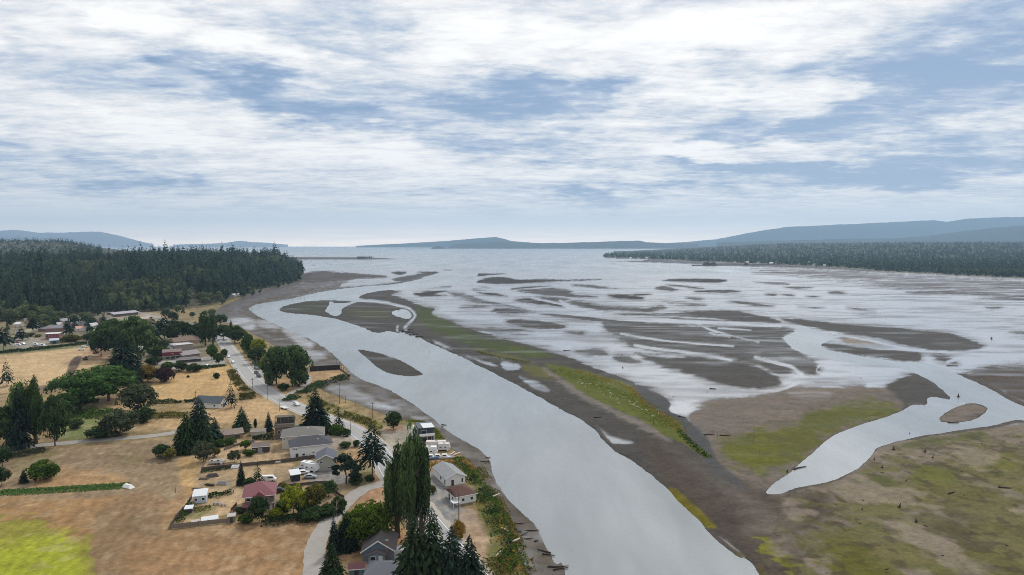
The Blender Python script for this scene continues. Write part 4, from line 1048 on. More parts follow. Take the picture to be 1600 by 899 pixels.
# ------------------------------------------------------------------ far islands and mountains
def ridge(name, label_mat, pts, y, depth, base_z=-2.0, seed=1, rough=6.0):
    """a long hill: skyline given as (photo column, photo row), standing y metres away and depth metres thick"""
    g = np.random.default_rng(seed)
    q = np.array(pts, float)
    us = np.linspace(q[0, 0], q[-1, 0], max(30, int((q[-1, 0] - q[0, 0]) / 3)))
    vs = np.interp(us, q[:, 0], q[:, 1])
    V, Fc = [], []
    prof = [(-.5, 0), (-.3, .35), (-.15, .72), (0, 1), (.2, .7), (.5, 0)]
    nz = vnoise(us / 9.0, us * 0, seed) - .5; nz2 = vnoise(us / 3.0, us * 0 + 3, seed) - .5
    for i, (u, v) in enumerate(zip(us, vs)):
        s = (449.5 - v) / F
        k = y / (CP + s * SP)
        zt = HC + k * (-SP + s * CP) + (nz[i] + nz2[i]) * rough
        x = (u - 800) / F * k
        for j, (dy, hz) in enumerate(prof):
            V.append((x * (1 + dy * depth / y), y + dy * depth, base_z + max(zt - base_z, .5) * hz + (vnoise(np.array([u / 5.0]), np.array([j * 1.7]), seed)[0] - .5) * rough * 2 * (0 < hz < 1)))
    n = len(prof)
    for i in range(len(us) - 1):
        for j in range(n - 1):
            Fc.append((i * n + j, (i + 1) * n + j, (i + 1) * n + j + 1, i * n + j + 1))
    me = bpy.data.meshes.new(name); me.from_pydata(V, [], Fc); me.update()
    o = link(name, me, label_mat)
    o['kind'] = 'structure'
    return o
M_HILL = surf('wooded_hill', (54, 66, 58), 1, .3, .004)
ridge('island', M_HILL, [(556, 384.5), (590, 382.6), (625, 381), (660, 379), (700, 376.6), (740, 373), (775, 370.6), (786, 373), (800, 377), (840, 380), (880, 383)], 16500, 1600, seed=2, rough=4)
ridge('island', M_HILL, [(698, 389), (704, 384), (712, 381.4), (735, 380), (752, 380.8), (764, 378.6), (790, 378), (830, 380), (880, 379.6), (930, 378.4), (975, 376.6), (1000, 376.4), (1010, 378.6), (1045, 380.5), (1090, 381)], 12500, 1500, seed=3, rough=4)
ridge('island', M_HILL, [(672, 389.6), (678, 386), (684, 384.4), (692, 386), (702, 389.4)], 11500, 300, seed=4, rough=2)
ridge('sand_spit', surf('spit_sand', (92, 88, 80), .9, .2, .01), [(588, 389.7), (610, 389.0), (650, 388.9), (680, 389.2)], 10800, 260, -1, seed=5, rough=.3)
M_FAR = surf('haze_pale_mountain', (124, 130, 132), 1, .2, .004)  # paler than the other hills: distance haze put into the colour
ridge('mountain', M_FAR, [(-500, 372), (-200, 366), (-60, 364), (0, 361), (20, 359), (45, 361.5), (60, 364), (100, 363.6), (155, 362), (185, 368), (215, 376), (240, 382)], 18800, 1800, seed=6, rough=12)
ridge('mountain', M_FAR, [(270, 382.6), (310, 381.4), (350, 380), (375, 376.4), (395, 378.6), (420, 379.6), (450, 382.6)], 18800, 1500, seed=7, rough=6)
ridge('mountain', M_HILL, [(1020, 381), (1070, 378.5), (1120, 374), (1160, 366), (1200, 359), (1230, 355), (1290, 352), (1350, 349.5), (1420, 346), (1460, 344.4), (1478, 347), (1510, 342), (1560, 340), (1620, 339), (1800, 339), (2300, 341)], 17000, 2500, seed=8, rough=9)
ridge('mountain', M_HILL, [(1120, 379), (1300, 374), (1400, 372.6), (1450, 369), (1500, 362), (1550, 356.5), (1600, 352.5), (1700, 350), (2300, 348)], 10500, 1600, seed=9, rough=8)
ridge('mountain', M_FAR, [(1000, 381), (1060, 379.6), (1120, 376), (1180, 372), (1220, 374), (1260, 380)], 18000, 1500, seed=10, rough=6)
# the low spit with its clump of trees beyond the left wood
ridge('sand_spit', surf('spit_sand', (120, 112, 100)), [(436, 403), (460, 402), (520, 402.2), (560, 402.4), (600, 403.4), (624, 405.4)], 3750, 90, -1, seed=11, rough=.4)

# ------------------------------------------------------------------ woods that read as one mass
def wood(name, label, places, kinds, mat, prob=None):
    """many trees as one mesh: places = (x, y, z, h, w)"""
    C, A, B, S = [], [], [], []
    g = np.random.default_rng(7)
    for (x, y, z, h, w) in places:
        c, a, b, s = kinds[int(g.integers(len(kinds)))]
        th = g.random() * 6.28
        ct, sn = math.cos(th), math.sin(th)
        rot = np.array([[ct, -sn, 0], [sn, ct, 0], [0, 0, 1]]).T
        sc = np.array([w, w, h])
        C.append((c @ rot) * sc + np.array([x, y, z])); A.append((a @ rot) * sc); B.append((b @ rot) * sc)
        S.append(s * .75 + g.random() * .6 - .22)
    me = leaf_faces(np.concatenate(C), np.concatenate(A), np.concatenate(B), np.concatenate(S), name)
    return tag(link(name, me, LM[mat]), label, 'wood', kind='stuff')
lowfir = [conifer_arrays(200 + k, 9, 6, 1, low=.12 + .04 * k, ragged=.35, power=.75, r=.5) for k in range(4)]
tinyfir = [conifer_arrays(220 + k, 5, 4, 1, low=.1, ragged=.35, power=.7, r=.6) for k in range(4)]
tinyleaf = [broad_arrays(230 + k, 9, 4, .5, .5, .45, .17, csize=.5) for k in range(3)]
lowleaf = [broad_arrays(240 + k, 16, 8, .55, .5, .42, .11, csize=.45) for k in range(3)]
g = np.random.default_rng(3)
# left hillside
cand = []
while len(cand) < 9000:
    t = g.uniform(-.90, -.305); y = g.uniform(640, 2250)
    if g.random() > (1150 / y) ** 1.0 * 1.0 + .05: continue
    x = t * y
    d = forest_front(np.array([x]), np.array([y]))[0]
    if d < 4 - 60 * max(0, vnoise(np.array([x / 45.0]), np.array([y / 60.0]), 12)[0] - .45) / .55 or d > 1150: continue
    uu, vv = proj(x, y, 3.0)
    if sdf_pt(LAND, uu, vv) < .8: continue
    if abs(x - (-.468 * y)) < 9 and 850 < y < 1100: continue      # the road climbing through the wood
    cand.append((x, y, d))
cand.sort(key=lambda c: c[2] * .6 + c[1] * .4)
front, rest, used = [], [], set()
for x, y, d in cand:
    key = (int(x // 11.5), int(y // 11.5))
    if key in used: continue
    used.add(key)
    (front if len(front) < 300 and -.80 < x / y else rest).append((x, y, d))
clump2 = lambda x, y: vnoise(np.array([x / 55.0]), np.array([y / 80.0]), 19)[0]
def wood_tree_size(d, x, y):
    return (17 + 25 * g.random() ** 1.3) * (.8 if d < 60 else 1.0) * (1.3 if g.random() < .12 else 1) * (.72 + .56 * clump2(x, y))
clump = lambda x, y: vnoise(np.array([x / 70.0]), np.array([y / 70.0]), 8)[0]
pl_f, pl_l = [], []
for x, y, d in rest:
    z = H(x, y) - .3
    if clump(x, y) + .25 * (g.random() - .5) > .60 and d < 750:
        pl_l.append((x, y, z, g.uniform(12, 24), g.uniform(9, 16)))
    else:
        h = wood_tree_size(d, x, y); pl_f.append((x, y, z, h, h * g.uniform(.30, .46)))
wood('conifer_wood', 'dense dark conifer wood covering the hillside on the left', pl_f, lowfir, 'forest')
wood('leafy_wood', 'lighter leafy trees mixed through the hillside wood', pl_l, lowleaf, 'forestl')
nf = nl = 0
for x, y, d in front:
    z = H(x, y) - .3
    if clump(x, y) + .3 * (g.random() - .5) > .64:
        o = tree_at('broadleaf_tree', f'forestleafy{nl % 3}', (x, y, z), g.uniform(10, 17), g.uniform(9, 14), 'forestl'); nl += 1
        tag(o, 'paler rounded leafy tree along the front of the hillside wood', 'tree', 'leafy trees at the edge of the hillside wood')
    else:
        h = wood_tree_size(d, x, y)
        o = tree_at('conifer_tree', f'forestfir{nf % 5}', (x, y, z), h, h * g.uniform(.30, .44), 'forest'); nf += 1
        tag(o, 'dark pointed conifer along the front of the hillside wood', 'tree', 'conifers at the edge of the hillside wood')
gg = random.Random(31)
for k in range(88):
    if k < 64: u, v = gg.uniform(5, 335), gg.uniform(489, 520)
    else: f = gg.random(); u, v = 345 + 115 * f + gg.uniform(-6, 6), 479 - 34 * f - gg.uniform(1, 9)
    if 195 < u < 245 and v > 484: continue
    x, y, z = on(u, v); h = gg.uniform(6, 14)
    kd = 'forestleafy%d' % (k % 3) if k % 3 else 'forestfir%d' % (k % 5)
    tag(tree_at('foothill_tree', kd, (x, y, z - .1), h, h * (.85 if k % 3 else .5), 'forestl' if k % 3 == 1 else 'forest'), 'small tree scattered on the open ground at the foot of the wooded hill' if k < 64 else 'small tree along the curved far shore below the wooded hill', 'tree', 'trees scattered below the hillside wood' if k < 64 else 'trees along the far left shore')
# the farther hill on the left, blue with distance
pl = []
while len(pl) < 700:
    t = g.uniform(-.95, -.60); y = g.uniform(2500, 3700); x = t * y
    pl.append((x, y, H(x, y) - 1, g.uniform(20, 30), g.uniform(10, 14)))
wood('far_hill_wood', 'distant wooded hill rising over the left wood', pl, tinyfir, 'forest')
# right shore
pl, pl2 = [], []
while len(pl) < 9500:
    t = g.uniform(.125, 1.0); y = 1500 * (4.2 ** g.random()); x = t * y
    d = far_front(x, y)
    if d < 12 or H(x, y) < 1.0 or y > 6100: continue
    if g.random() > .35 + 2.2e3 / y: continue
    if vnoise(np.array([x / 160.0]), np.array([y / 160.0]), 4)[0] > .74 and g.random() < .7:
        pl2.append((x, y, H(x, y) - .5, g.uniform(11, 17), g.uniform(11, 16)))
    else:
        h = g.uniform(15, 27); pl.append((x, y, H(x, y) - .5, h, h * g.uniform(.34, .5)))
wood('far_shore_wood', 'wide flat conifer wood along the far right shore', pl, tinyfir, 'forest')
wood('far_shore_leafy_wood', 'pale leafy patches within the wood on the far right shore', pl2, tinyleaf, 'forestl')
# clump on the spit
pl = [(unproj(u, 404, 2)[0] * 1.0 + g.normal() * 6, 3742 + g.normal() * 15, 8.0, g.uniform(9, 14), g.uniform(9, 13)) for u in np.linspace(566, 588, 26)]
wood('spit_grove', 'small dark grove of trees on the low spit in the bay', pl, tinyfir, 'forest')
# ------------------------------------------------------------------ roads
def ribbon(name, pts, width, mat, lift=.06, cat=None, edge=None):
    """a road sheet that follows the ground along a line of photo pixels"""
    q = smooth_poly([on(u, v)[:2] for u, v in pts], False, 8)
    V, Fc = [], []
    nx = 4
    for i, p in enumerate(q):
        d = q[min(i + 1, len(q) - 1)] - q[max(i - 1, 0)]
        d = d / max(np.linalg.norm(d), 1e-6); n = np.array([-d[1], d[0]])
        wob_ = (vnoise(np.array([i * .7]), np.array([3.0]), 2)[0] - .5) * (edge or 0)
        w = (width(i / (len(q) - 1)) if callable(width) else width) + wob_
        for k in range(nx + 1):
            a = p + n * w * (k / nx - .5)
            V.append((a[0], a[1], H(a[0], a[1]) + lift))
    for i in range(len(q) - 1):
        for k in range(nx):
            a = i * (nx + 1) + k
            Fc.append((a, a + 1, a + nx + 2, a + nx + 1))
    me = bpy.data.meshes.new(name); me.from_pydata(V, [], Fc); me.update()
    o = link(name, me, mat); o['kind'] = 'structure'
    return o, q
def road_mat(name, rgb, var=.18, scale=.35):
    m, t, out = new_mat(name)
    geo = N(t, 'ShaderNodeNewGeometry')
    a = N(t, 'ShaderNodeTexNoise'); a.inputs['Scale'].default_value = scale; a.inputs['Detail'].default_value = 6; a.inputs['Roughness'].default_value = .7
    b = N(t, 'ShaderNodeTexNoise'); b.inputs['Scale'].default_value = 3.0; b.inputs['Detail'].default_value = 4
    t.links.new(geo.outputs['Position'], a.inputs['Vector']); t.links.new(geo.outputs['Position'], b.inputs['Vector'])
    f = M(t, 'MULTIPLY', M(t, 'MULTIPLY_ADD', a.outputs['Fac'], 2 * var, 1 - var), M(t, 'MULTIPLY_ADD', b.outputs['Fac'], .3, .85))
    sc = N(t, 'ShaderNodeVectorMath', operation='SCALE'); sc.inputs[0].default_value = tuple(lin(*rgb) * .9); t.links.new(f, sc.inputs['Scale'])
    p = N(t, 'ShaderNodeBsdfPrincipled'); t.links.new(sc.outputs[0], p.inputs['Base Color']); p.inputs['Roughness'].default_value = .85; p.inputs['Specular IOR Level'].default_value = .25
    t.links.new(p.outputs[0], out.inputs[0])
    return m
ASPH = road_mat('asphalt', (160, 160, 160)); GRAV = road_mat('gravel', (156, 151, 144), .3); SHOUL = road_mat('road_shoulder', (172, 164, 152), .25); WHITE_LINE = surf('road_paint', (226, 224, 216), .7, .12); YELLOW_LINE = surf('yellow_road_paint', (196, 168, 96), .7, .15)
MAIN = [(338, 519), (345, 527), (356, 543), (370, 562), (384, 581), (402, 600), (426, 617), (458, 634), (495, 649), (530, 662), (556, 674), (580, 692), (598, 714), (612, 738), (632, 768), (656, 800), (684, 834), (722, 880), (765, 935)]
ribbon('road_shoulder', MAIN, 11.5, SHOUL, .04, edge=2.0)
_, mq = ribbon('road', MAIN, 8.6, ASPH, .075)
def strip(name, q, off, w, mat, lift=.09, dash=None):
    V, Fc = [], []
    dist = 0
    for i in range(len(q)):
        d = q[min(i + 1, len(q) - 1)] - q[max(i - 1, 0)]; d = d / np.linalg.norm(d); n = np.array([-d[1], d[0]])
        for s in (-.5, .5):
            a = q[i] + n * (off + s * w); V.append((a[0], a[1], H(a[0], a[1]) + lift))
    for i in range(len(q) - 1):
        Fc.append((2 * i, 2 * i + 1, 2 * i + 3, 2 * i + 2))
    me = bpy.data.meshes.new(name); me.from_pydata(V, [], Fc)
    o = link(name, me, mat); o['kind'] = 'structure'
strip('road_marking', mq, 3.6, .22, WHITE_LINE); strip('road_marking', mq, -3.6, .22, WHITE_LINE); strip('road_marking', mq, .18, .13, YELLOW_LINE); strip('road_marking', mq, -.18, .13, YELLOW_LINE)
ribbon('gravel_lane', [(613, 750), (596, 757), (572, 763), (552, 775), (538, 788), (524, 803), (508, 824), (496, 846), (491, 870), (490, 900), (494, 940)], 5.4, GRAV, .06, edge=1.2)
ribbon('gravel_lane', [(-80, 712), (0, 703), (60, 696.5), (120, 691), (180, 686), (240, 681), (285, 674)], 5.6, GRAV, .05, edge=1.0)
ribbon('gravel_lane', [(446, 625), (452, 617), (470, 606), (482, 597), (480, 586)], 3.6, GRAV, .06, edge=.8)
ribbon('road', [(218, 490), (205, 484), (192, 476), (187, 468), (200, 458)], 7, ASPH, .3)
ribbon('gravel_lane', [(336, 517), (300, 508), (262, 501), (235, 494), (215, 489)], 7, GRAV, .05, edge=1.0)

# ------------------------------------------------------------------ houses
WHT = surf('white_siding', (222, 222, 220), .6, .06, 2, stripes=('Z', 3.0)); CREAM = surf('cream_siding', (196, 190, 176), .7, .08, 2, stripes=('Z', 3.0)); BLUEG = surf('blue_grey_siding', (104, 118, 130), .7, .1, 2, stripes=('Z', 3.2)); TRIM = surf('white_trim', (226, 226, 224), .5, .05)
BRN = surf('brown_stained_boards', (104, 92, 82), .8, .18, 2, stripes=('X', 2.2)); DKB = surf('dark_boards', (70, 66, 64), .8, .2, 2, stripes=('X', 2.2)); GLS = surf('window_glass', (38, 44, 52), .08, .1, 1, spec=.7); DOORW = surf('white_door', (214, 214, 212), .5, .05); DOORD = surf('dark_door', (64, 58, 56), .6, .1)
R_GREY = surf('grey_shingles', (120, 117, 112), .9, .16, 3, .2, stripes=('Z', 5)); R_DK = surf('dark_shingles', (80, 80, 86), .9, .16, 3, .2, stripes=('Z', 5)); R_RED = surf('maroon_roofing', (128, 82, 86), .75, .12, 2, .1, stripes=('Z', 4)); R_BRN = surf('brown_shingles', (92, 66, 60), .9, .16, 3, .2, stripes=('Z', 5)); R_MOSS = surf('worn_grey_roof', (142, 144, 146), .9, .34, 1.1, .2); R_WHT = surf('white_metal_roof', (218, 220, 222), .45, .07, 1, stripes=('X', 2)); R_SLATE = surf('slate_roofing', (92, 98, 104), .85, .15, 2, .1)
MAROON = surf('maroon_fascia', (112, 52, 62), .7, .1, 1); TEAL = surf('teal_boards', (96, 128, 132), .8, .12, 2); CONC = surf('concrete', (150, 146, 140), .9, .15, 1, .1); NAVY = surf('navy_cladding', (58, 66, 80), .6, .1, 1); WOODG = surf('weathered_wood', (120, 110, 98), .9, .25, 3, .2); PALEB = surf('pale_blue_siding', (186, 196, 208), .7, .08, 2, stripes=('Z', 3)); PINK = surf('faded_pink_siding', (190, 160, 140), .8, .15, 2); METAL = surf('galvanised_metal', (160, 164, 166), .4, .1, 1, metal=.4)

def window(parent, x0, x1, z0, z1, y, face='front', frame=TRIM):
    """a framed window proud of a wall: front walls face -y, side walls face -x or +x"""
    m, p = MB(), MB()
    if face in ('front', 'back'):
        s = -1 if face == 'front' else 1
        a, b = sorted((y + s * .06, y - s * .02)); m.box(x0, x1, a, b, z0, z1)
        a, b = sorted((y + s * .09, y)); p.box(x0 + .1, x1 - .1, a, b, z0 + .1, z1 - .1)
    else:
        s = -1 if face == 'left' else 1
        a, b = sorted((y + s * .06, y - s * .02)); m.box(a, b, x0, x1, z0, z1)
        a, b = sorted((y + s * .09, y)); p.box(a, b, x0 + .1, x1 - .1, z0 + .1, z1 - .1)
    w = m.build('window', frame, parent)
    p.build('pane', GLS, w)

def door(parent, x0, x1, z1, y, mat=DOORW, face='front'):
    if face == 'front':
        d = MB().box(x0, x1, y - .07, y + .02, .1, z1).build('door', mat, parent)
        MB().box(x1 - .2, x1 - .12, y - .12, y - .07, 1.0, 1.1).build('handle', METAL, d)
    else:
        s = -1 if face == 'left' else 1
        a, b = sorted((y + s * .07, y - s * .02))
        MB().box(a, b, x0, x1, .1, z1).build('door', mat, parent)

def roof_mesh(kind, L, D, z, h, o=.45, th=.18):
    m = MB()
    x, y = L / 2, D / 2
    if kind == 'gx':       # ridge along x
        e = z - h * o / y
        for s in (-1, 1):
            m.prism([(s * (y + o), e), (0, z + h), (0, z + h + th), (s * (y + o), e + th)], 'x', -x - o, x + o)
    elif kind == 'gy':     # ridge along y, gable faces the front
        e = z - h * o / x
        for s in (-1, 1):
            m.prism([(s * (x + o), e), (0, z + h), (0, z + h + th), (s * (x + o), e + th)], 'y', -y - o, y + o)
    elif kind in ('hip', 'hipy'):
        X, Y = x + o, y + o
        k = max(X - Y, .3) if kind == 'hip' else 0.0
        ky = max(Y - X, .3) if kind == 'hipy' else 0.0
        vs = [(-X, -Y, z), (X, -Y, z), (X, Y, z), (-X, Y, z), (-X, -Y, z + th), (X, -Y, z + th), (X, Y, z + th), (-X, Y, z + th)]
        if kind == 'hip':
            vs += [(-k, 0, z + h + th), (k, 0, z + h + th)]
            fs = [(0, 3, 2, 1), (0, 1, 5, 4), (1, 2, 6, 5), (2, 3, 7, 6), (3, 0, 4, 7), (4, 5, 9, 8), (6, 7, 8, 9), (5, 6, 9), (7, 4, 8)]
        else:
            vs += [(0, -ky, z + h + th), (0, ky, z + h + th)]
            fs = [(0, 3, 2, 1), (0, 1, 5, 4), (1, 2, 6, 5), (2, 3, 7, 6), (3, 0, 4, 7), (5, 6, 9, 8), (7, 4, 8, 9), (4, 5, 8), (6, 7, 9)]
        m.add(vs, fs)
    elif kind == 'shed':   # slopes up to the back
        m.prism([(-y - o, z - .05), (y + o, z + h), (y + o, z + h + th), (-y - o, z - .05 + th)], 'x', -x - o, x + o)
    else:
        m.box(-x - o, x + o, -y - o, y + o, z, z + th + .05)
    return m

def house(name, label, cat, A, B, D, wall_h, roof, rh, wm, rm, o=.45, L=None, windows=(), doors=(), chimney=None, skylights=(), group=None, sink=0.0):
    """A, B: photo pixels of the near wall's left and right foot; D: depth away from the camera in metres"""
    a = np.array(on(*A)); b = np.array(on(*B))
    e = (b - a)[:2]; ln = np.linalg.norm(e); e = e / ln
    ln = L or ln
    n = np.array([-e[1], e[0]])
    c = a[:2] + e * ln / 2 + n * D / 2
    z = min(H(*(a[:2])), H(*(b[:2])), H(*c)) - .05 - sink
    r = empty(name, (c[0], c[1], z), math.atan2(e[1], e[0]))
    tag(r, label, cat, group)
    x, y = ln / 2, D / 2
    w = MB()
    if roof == 'gx':
        w.prism([(-y, 0), (y, 0), (y, wall_h), (0, wall_h + rh - .02), (-y, wall_h)], 'x', -x, x)
    elif roof == 'gy':
        w.prism([(-x, 0), (x, 0), (x, wall_h), (0, wall_h + rh - .02), (-x, wall_h)], 'y', -y, y)
    elif roof == 'shed':
        w.prism([(-y, 0), (y, 0), (y, wall_h + rh - .05), (-y, wall_h - .05)], 'x', -x, x)
    else:
        w.box(-x, x, -y, y, 0, wall_h)
    w.build('wall', wm, r)
    MB().box(-x - .06, x + .06, -y - .06, y + .06, -.4, .22).build('foundation', CONC, r)
    rf = roof_mesh(roof, ln, D, wall_h, rh, o).build('roof', rm, r)
    if roof == 'gy':       # barge boards along the gable
        for s in (-1, 1):
            ez = wall_h - rh * o / x
            MB().prism([(s * (x + o), ez - .12), (0, wall_h + rh - .12), (0, wall_h + rh + .2), (s * (x + o), ez + .2)], 'y', -y - o - .05, -y - o + .02).build('fascia', TRIM, rf)
    elif roof in ('gx', 'hip', 'hipy'):
        ez = wall_h - (rh * o / y if roof == 'gx' else 0)
        MB().box(-x - o, x + o, -y - o - .09, -y - o - .005, ez - .02, ez + .16).build('gutter', TRIM, rf)
    for (f, p0, p1, z0, z1) in windows:
        if f in ('front', 'back'): window(r, p0, p1, z0, z1, -y if f == 'front' else y, f)
        else: window(r, p0, p1, z0, z1, -x if f == 'left' else x, f)
    for dd in doors:
        f, p0, p1, z1 = dd[:4]; mt = dd[4] if len(dd) > 4 else DOORW
        door(r, p0, p1, z1, {'front': -y, 'left': -x, 'right': x}[f], mt, f)
    if chimney:
        cx, cy, cz = chimney
        ch = MB().box(cx - .35, cx + .35, cy - .3, cy + .3, wall_h * .3, cz).build('chimney', surf('chimney_brick', (120, 100, 92), .9, .2, 4), rf)
        MB().box(cx - .42, cx + .42, cy - .37, cy + .37, cz, cz + .12).build('cap', CONC, rf)
    if ln > 8 and roof in ('gx', 'gy', 'hip', 'hipy'):
        for vx, vy in ((.22, .18), (-.18, -.22)):
            hz_ = wall_h + rh * (1 - abs(vy if roof in ('gx', 'hip') else vx) * 2) * (.8 if roof[0] == 'h' else 1)
            MB().tube([(vx * ln, vy * D, hz_ - .3), (vx * ln, vy * D, hz_ + .55)], [.1, .1], 6).build('vent_pipe', METAL, rf)
    for (sx, sy, sz) in skylights:
        MB().box(sx - .4, sx + .4, sy - .35, sy + .35, sz, sz + .35).build('skylight', TRIM, rf)
    return r, ln, D

# nearest houses
r, L_, D_ = house('bungalow', 'blue-grey gabled bungalow with a small porch at the foot of the photo', 'house', (567, 878), (615, 876), 9.5, 3.0, 'gy', 2.6, BLUEG, surf('brown_grey_shingles', (92, 86, 86), .9, .2, 3, .2, stripes=('Z', 5)), .6,
      windows=[('right', -2, .2, 1.0, 2.2), ('left', -2, 0, 1.0, 2.2)], chimney=(2.3, -4.95, 5.6))
porch = MB().prism([(-2.4, 0), (1.9, 0), (1.9, 2.5), (-.25, 3.3), (-2.4, 2.5)], 'y', -6.6, -4.78).build('porch', surf('porch_siding', (124, 138, 152), .7, .1, 2, stripes=('Z', 3)), r)
for s in (-1, 1):
    MB().prism([(-.25 + s * 2.5, 2.34), (-.25, 3.32), (-.25, 3.48), (-.25 + s * 2.5, 2.5)], 'y', -6.95, -4.7).build('porch_roof', _mats['brown_grey_shingles'], porch)
window(r, -1.9, -.5, 1.1, 2.2, -6.6); door(r, .3, 1.3, 2.3, -6.6)
MB().box(-.6, 1.6, -7.8, -6.6, .0, .25).build('step', CONC, r)
MB().prism([(-4.4, 0), (0, 0), (0, 2.7), (-4.4, 2.3)], 'y', -1.5, 1.5).build('side_porch', surf('faded_white_boards', (190, 190, 192), .7, .15, 2), r, loc=(8.4, -2.6, 0))
house('garage', 'plain grey shingled hip roof of the garage below the bungalow', 'garage', (571, 916), (632, 916), 7.0, 2.7, 'hip', 1.6, BLUEG, surf('slate_grey_shingles', (104, 106, 112), .9, .14, 3, .15, stripes=('Z', 5)), .5, doors=[('front', -2, 2, 2.3)])
house('garden_shed', 'small teal shed under a maroon roof beside the garage', 'shed', (545, 903), (569, 901), 2.6, 2.2, 'gx', .9, TEAL, surf('faded_maroon_shingles', (112, 78, 80), .9, .18, 3), .25, doors=[('front', -.5, .5, 1.9, DOORD)])
# the riverside lot
house('white_house', 'white house with a worn mottled grey roof on the riverside gravel lot', 'house', (697, 761), (727, 756), 13.0, 3.0, 'gy', 1.5, WHT, R_MOSS, .5,
      windows=[('front', 2.0, 2.8, .8, 2.3), ('left', -6.0, -4.9, .6, 2.3), ('left', -2, -.8, 1, 2.2)], doors=[('front', -1.6, -.7, 2.1, DOORD)])
r, L_, D_ = house('red_roofed_cottage', 'small white cottage with a dark maroon roof beside the riverside gravel lot', 'cottage', (713, 790), (744, 784), 8.5, 2.7, 'hip', 1.7, WHT, R_BRN, .4,
      windows=[('front', -1.6, -.6, 1.0, 2.0), ('front', 1.4, 2.4, 1.0, 2.0), ('left', -2, -1, 1, 2)], doors=[('left', 1, 1.9, 2.0, DOORD)])
MB().box(-5.3, -2.9, -6.2, -3.6, 1.5, 1.7).build('porch_roof', R_WHT, r); [MB().box(px, px + .12, py, py + .12, 0, 1.5).build('post', TRIM, r) for px in (-5.2, -3.1) for py in (-6.1, -3.8)]
MB().prism([(-4.2, 2.7), (4.2, 2.7), (0, 4.1)], 'x', -3.6, -3.5).build('gable', R_BRN, r)
r, L_, D_ = house('modern_house', 'dark modern house with a white balcony by the river bank', 'house', (655, 692), (677, 690), 9.0, 6.0, 'flat', .3, NAVY, R_SLATE, .4, windows=[('front', -2.2, 2.2, .5, 2.2), ('front', -2.2, .2, 3.5, 5.2)])
MB().box(-L_ / 2 - .2, L_ / 2 + .3, -D_ / 2 - 2.0, -D_ / 2 + .0, 2.9, 3.15).build('balcony', CONC, r)
MB().box(-L_ / 2 - .2, L_ / 2 + .3, -D_ / 2 - 2.05, -D_ / 2 - 1.93, 3.15, 4.2).build('balcony_rail', TRIM, r)
MB().box(-1.5, L_ / 2 + .4, -D_ / 2 - 1.2, D_ / 2 - 3, 6.36, 6.55).build('upper_roof', R_WHT, r); [MB().box(px, px + .15, -D_ / 2 - 1.9, -D_ / 2 - 1.75, 0, 2.9).build('post', TRIM, r) for px in (-L_ / 2, 0, L_ / 2)]
MB().prism([(-5.4, 0), (-3.2, 0), (-3.2, 5.4), (-4.4, 5.6)], 'y', -2, 4).build('stair_wall', WHT, r)
# houses between the yards and the road
house('hip_roofed_house', 'large beige two-storey house with a light grey hip roof, farthest of the close trio', 'house', (441, 703), (506, 698), 10.5, 5.2, 'hip', 2.3, CREAM, R_GREY, .6,
      windows=[('front', -7.6, -6.8, 4.0, 4.7), ('front', -6.4, -5.8, 4.0, 4.7), ('front', -5.6, -4.4, .8, 2.2), ('front', -1, .5, 3.7, 4.7), ('left', -2, -1, 3.6, 4.6)], doors=[('front', -4.0, -3.1, 2.1, DOORD)], skylights=[(-1.4, -2.6, 6.2), (1.8, -1.2, 6.9)])
house('dark_roofed_house', 'white two-storey house with a dark charcoal hip roof, middle of the close trio', 'house', (455, 718), (519, 711), 9.5, 4.6, 'hip', 2.6, WHT, R_DK, .6,
      windows=[('front', -6.8, -6.2, 3.5, 4.1), ('front', -6.0, -5.4, 3.5, 4.1), ('front', -3.6, -2.5, 1.0, 1.9), ('front', .2, 1.1, 1.6, 2.2)], doors=[('front', -6.0, -5.0, 2.1, DOORD)], skylights=[(-3.4, -2.7, 5.5), (2.6, -2.0, 6.0)])
house('gabled_house', 'grey-beige gabled house with a slate roof, nearest of the close trio', 'house', (495, 737), (524, 735), 9.0, 4.3, 'gy', 1.7, surf('grey_beige_siding', (166, 164, 154), .7, .06, 2, stripes=('Z', 3)), surf('slate_blue_shingles', (96, 98, 108), .9, .14, 3, .15, stripes=('Z', 5)), .55,
      windows=[('front', -2.3, -1.1, 3.0, 3.8), ('front', .4, 1.7, 1.0, 1.6), ('left', -3, -2, 1, 2)])
r, L_, D_ = house('flat_roofed_building', 'brown flat-roofed building with a rooftop deck above the road', 'building', (430, 688), (459, 686), 9.0, 5.4, 'flat', .3, BRN, surf('deck_felt', (136, 126, 116), .9, .15, 1), .3, windows=[('front', -2.6, -1.6, 2.6, 4.0), ('front', 1.4, 2.4, 2.6, 4.0)])
pent = MB().box(-3.4, 3.9, 1.2, 4.1, 5.65, 8.2).build('penthouse', DKB, r)
MB().box(-4.2, 1.6, .6, 4.5, 8.2, 8.45).build('penthouse_roof', BRN, pent); MB().box(1.7, 4.5, .8, 4.3, 7.2, 7.4).build('penthouse_roof', BRN, pent)
for px in (-3.9, -1.8, 1.3): MB().box(px - .1, px + .1, .8, 1.0, 5.65, 8.2).build('post', WOODG, r)
for a in ((-4, 4, -4.6, -4.5), (-4.1, -4.0, -4.5, 1), (4.0, 4.1, -4.5, 1)): MB().box(*a, 5.65, 6.6).build('railing', WOODG, r)
house('low_wing', 'low grey curved-roof wing joined behind the beige hip-roofed house', 'building', (459, 683), (488, 679), 5.0, 3.4, 'flat', .3, BRN, R_SLATE, .3, skylights=[(0, 0, 3.6)])
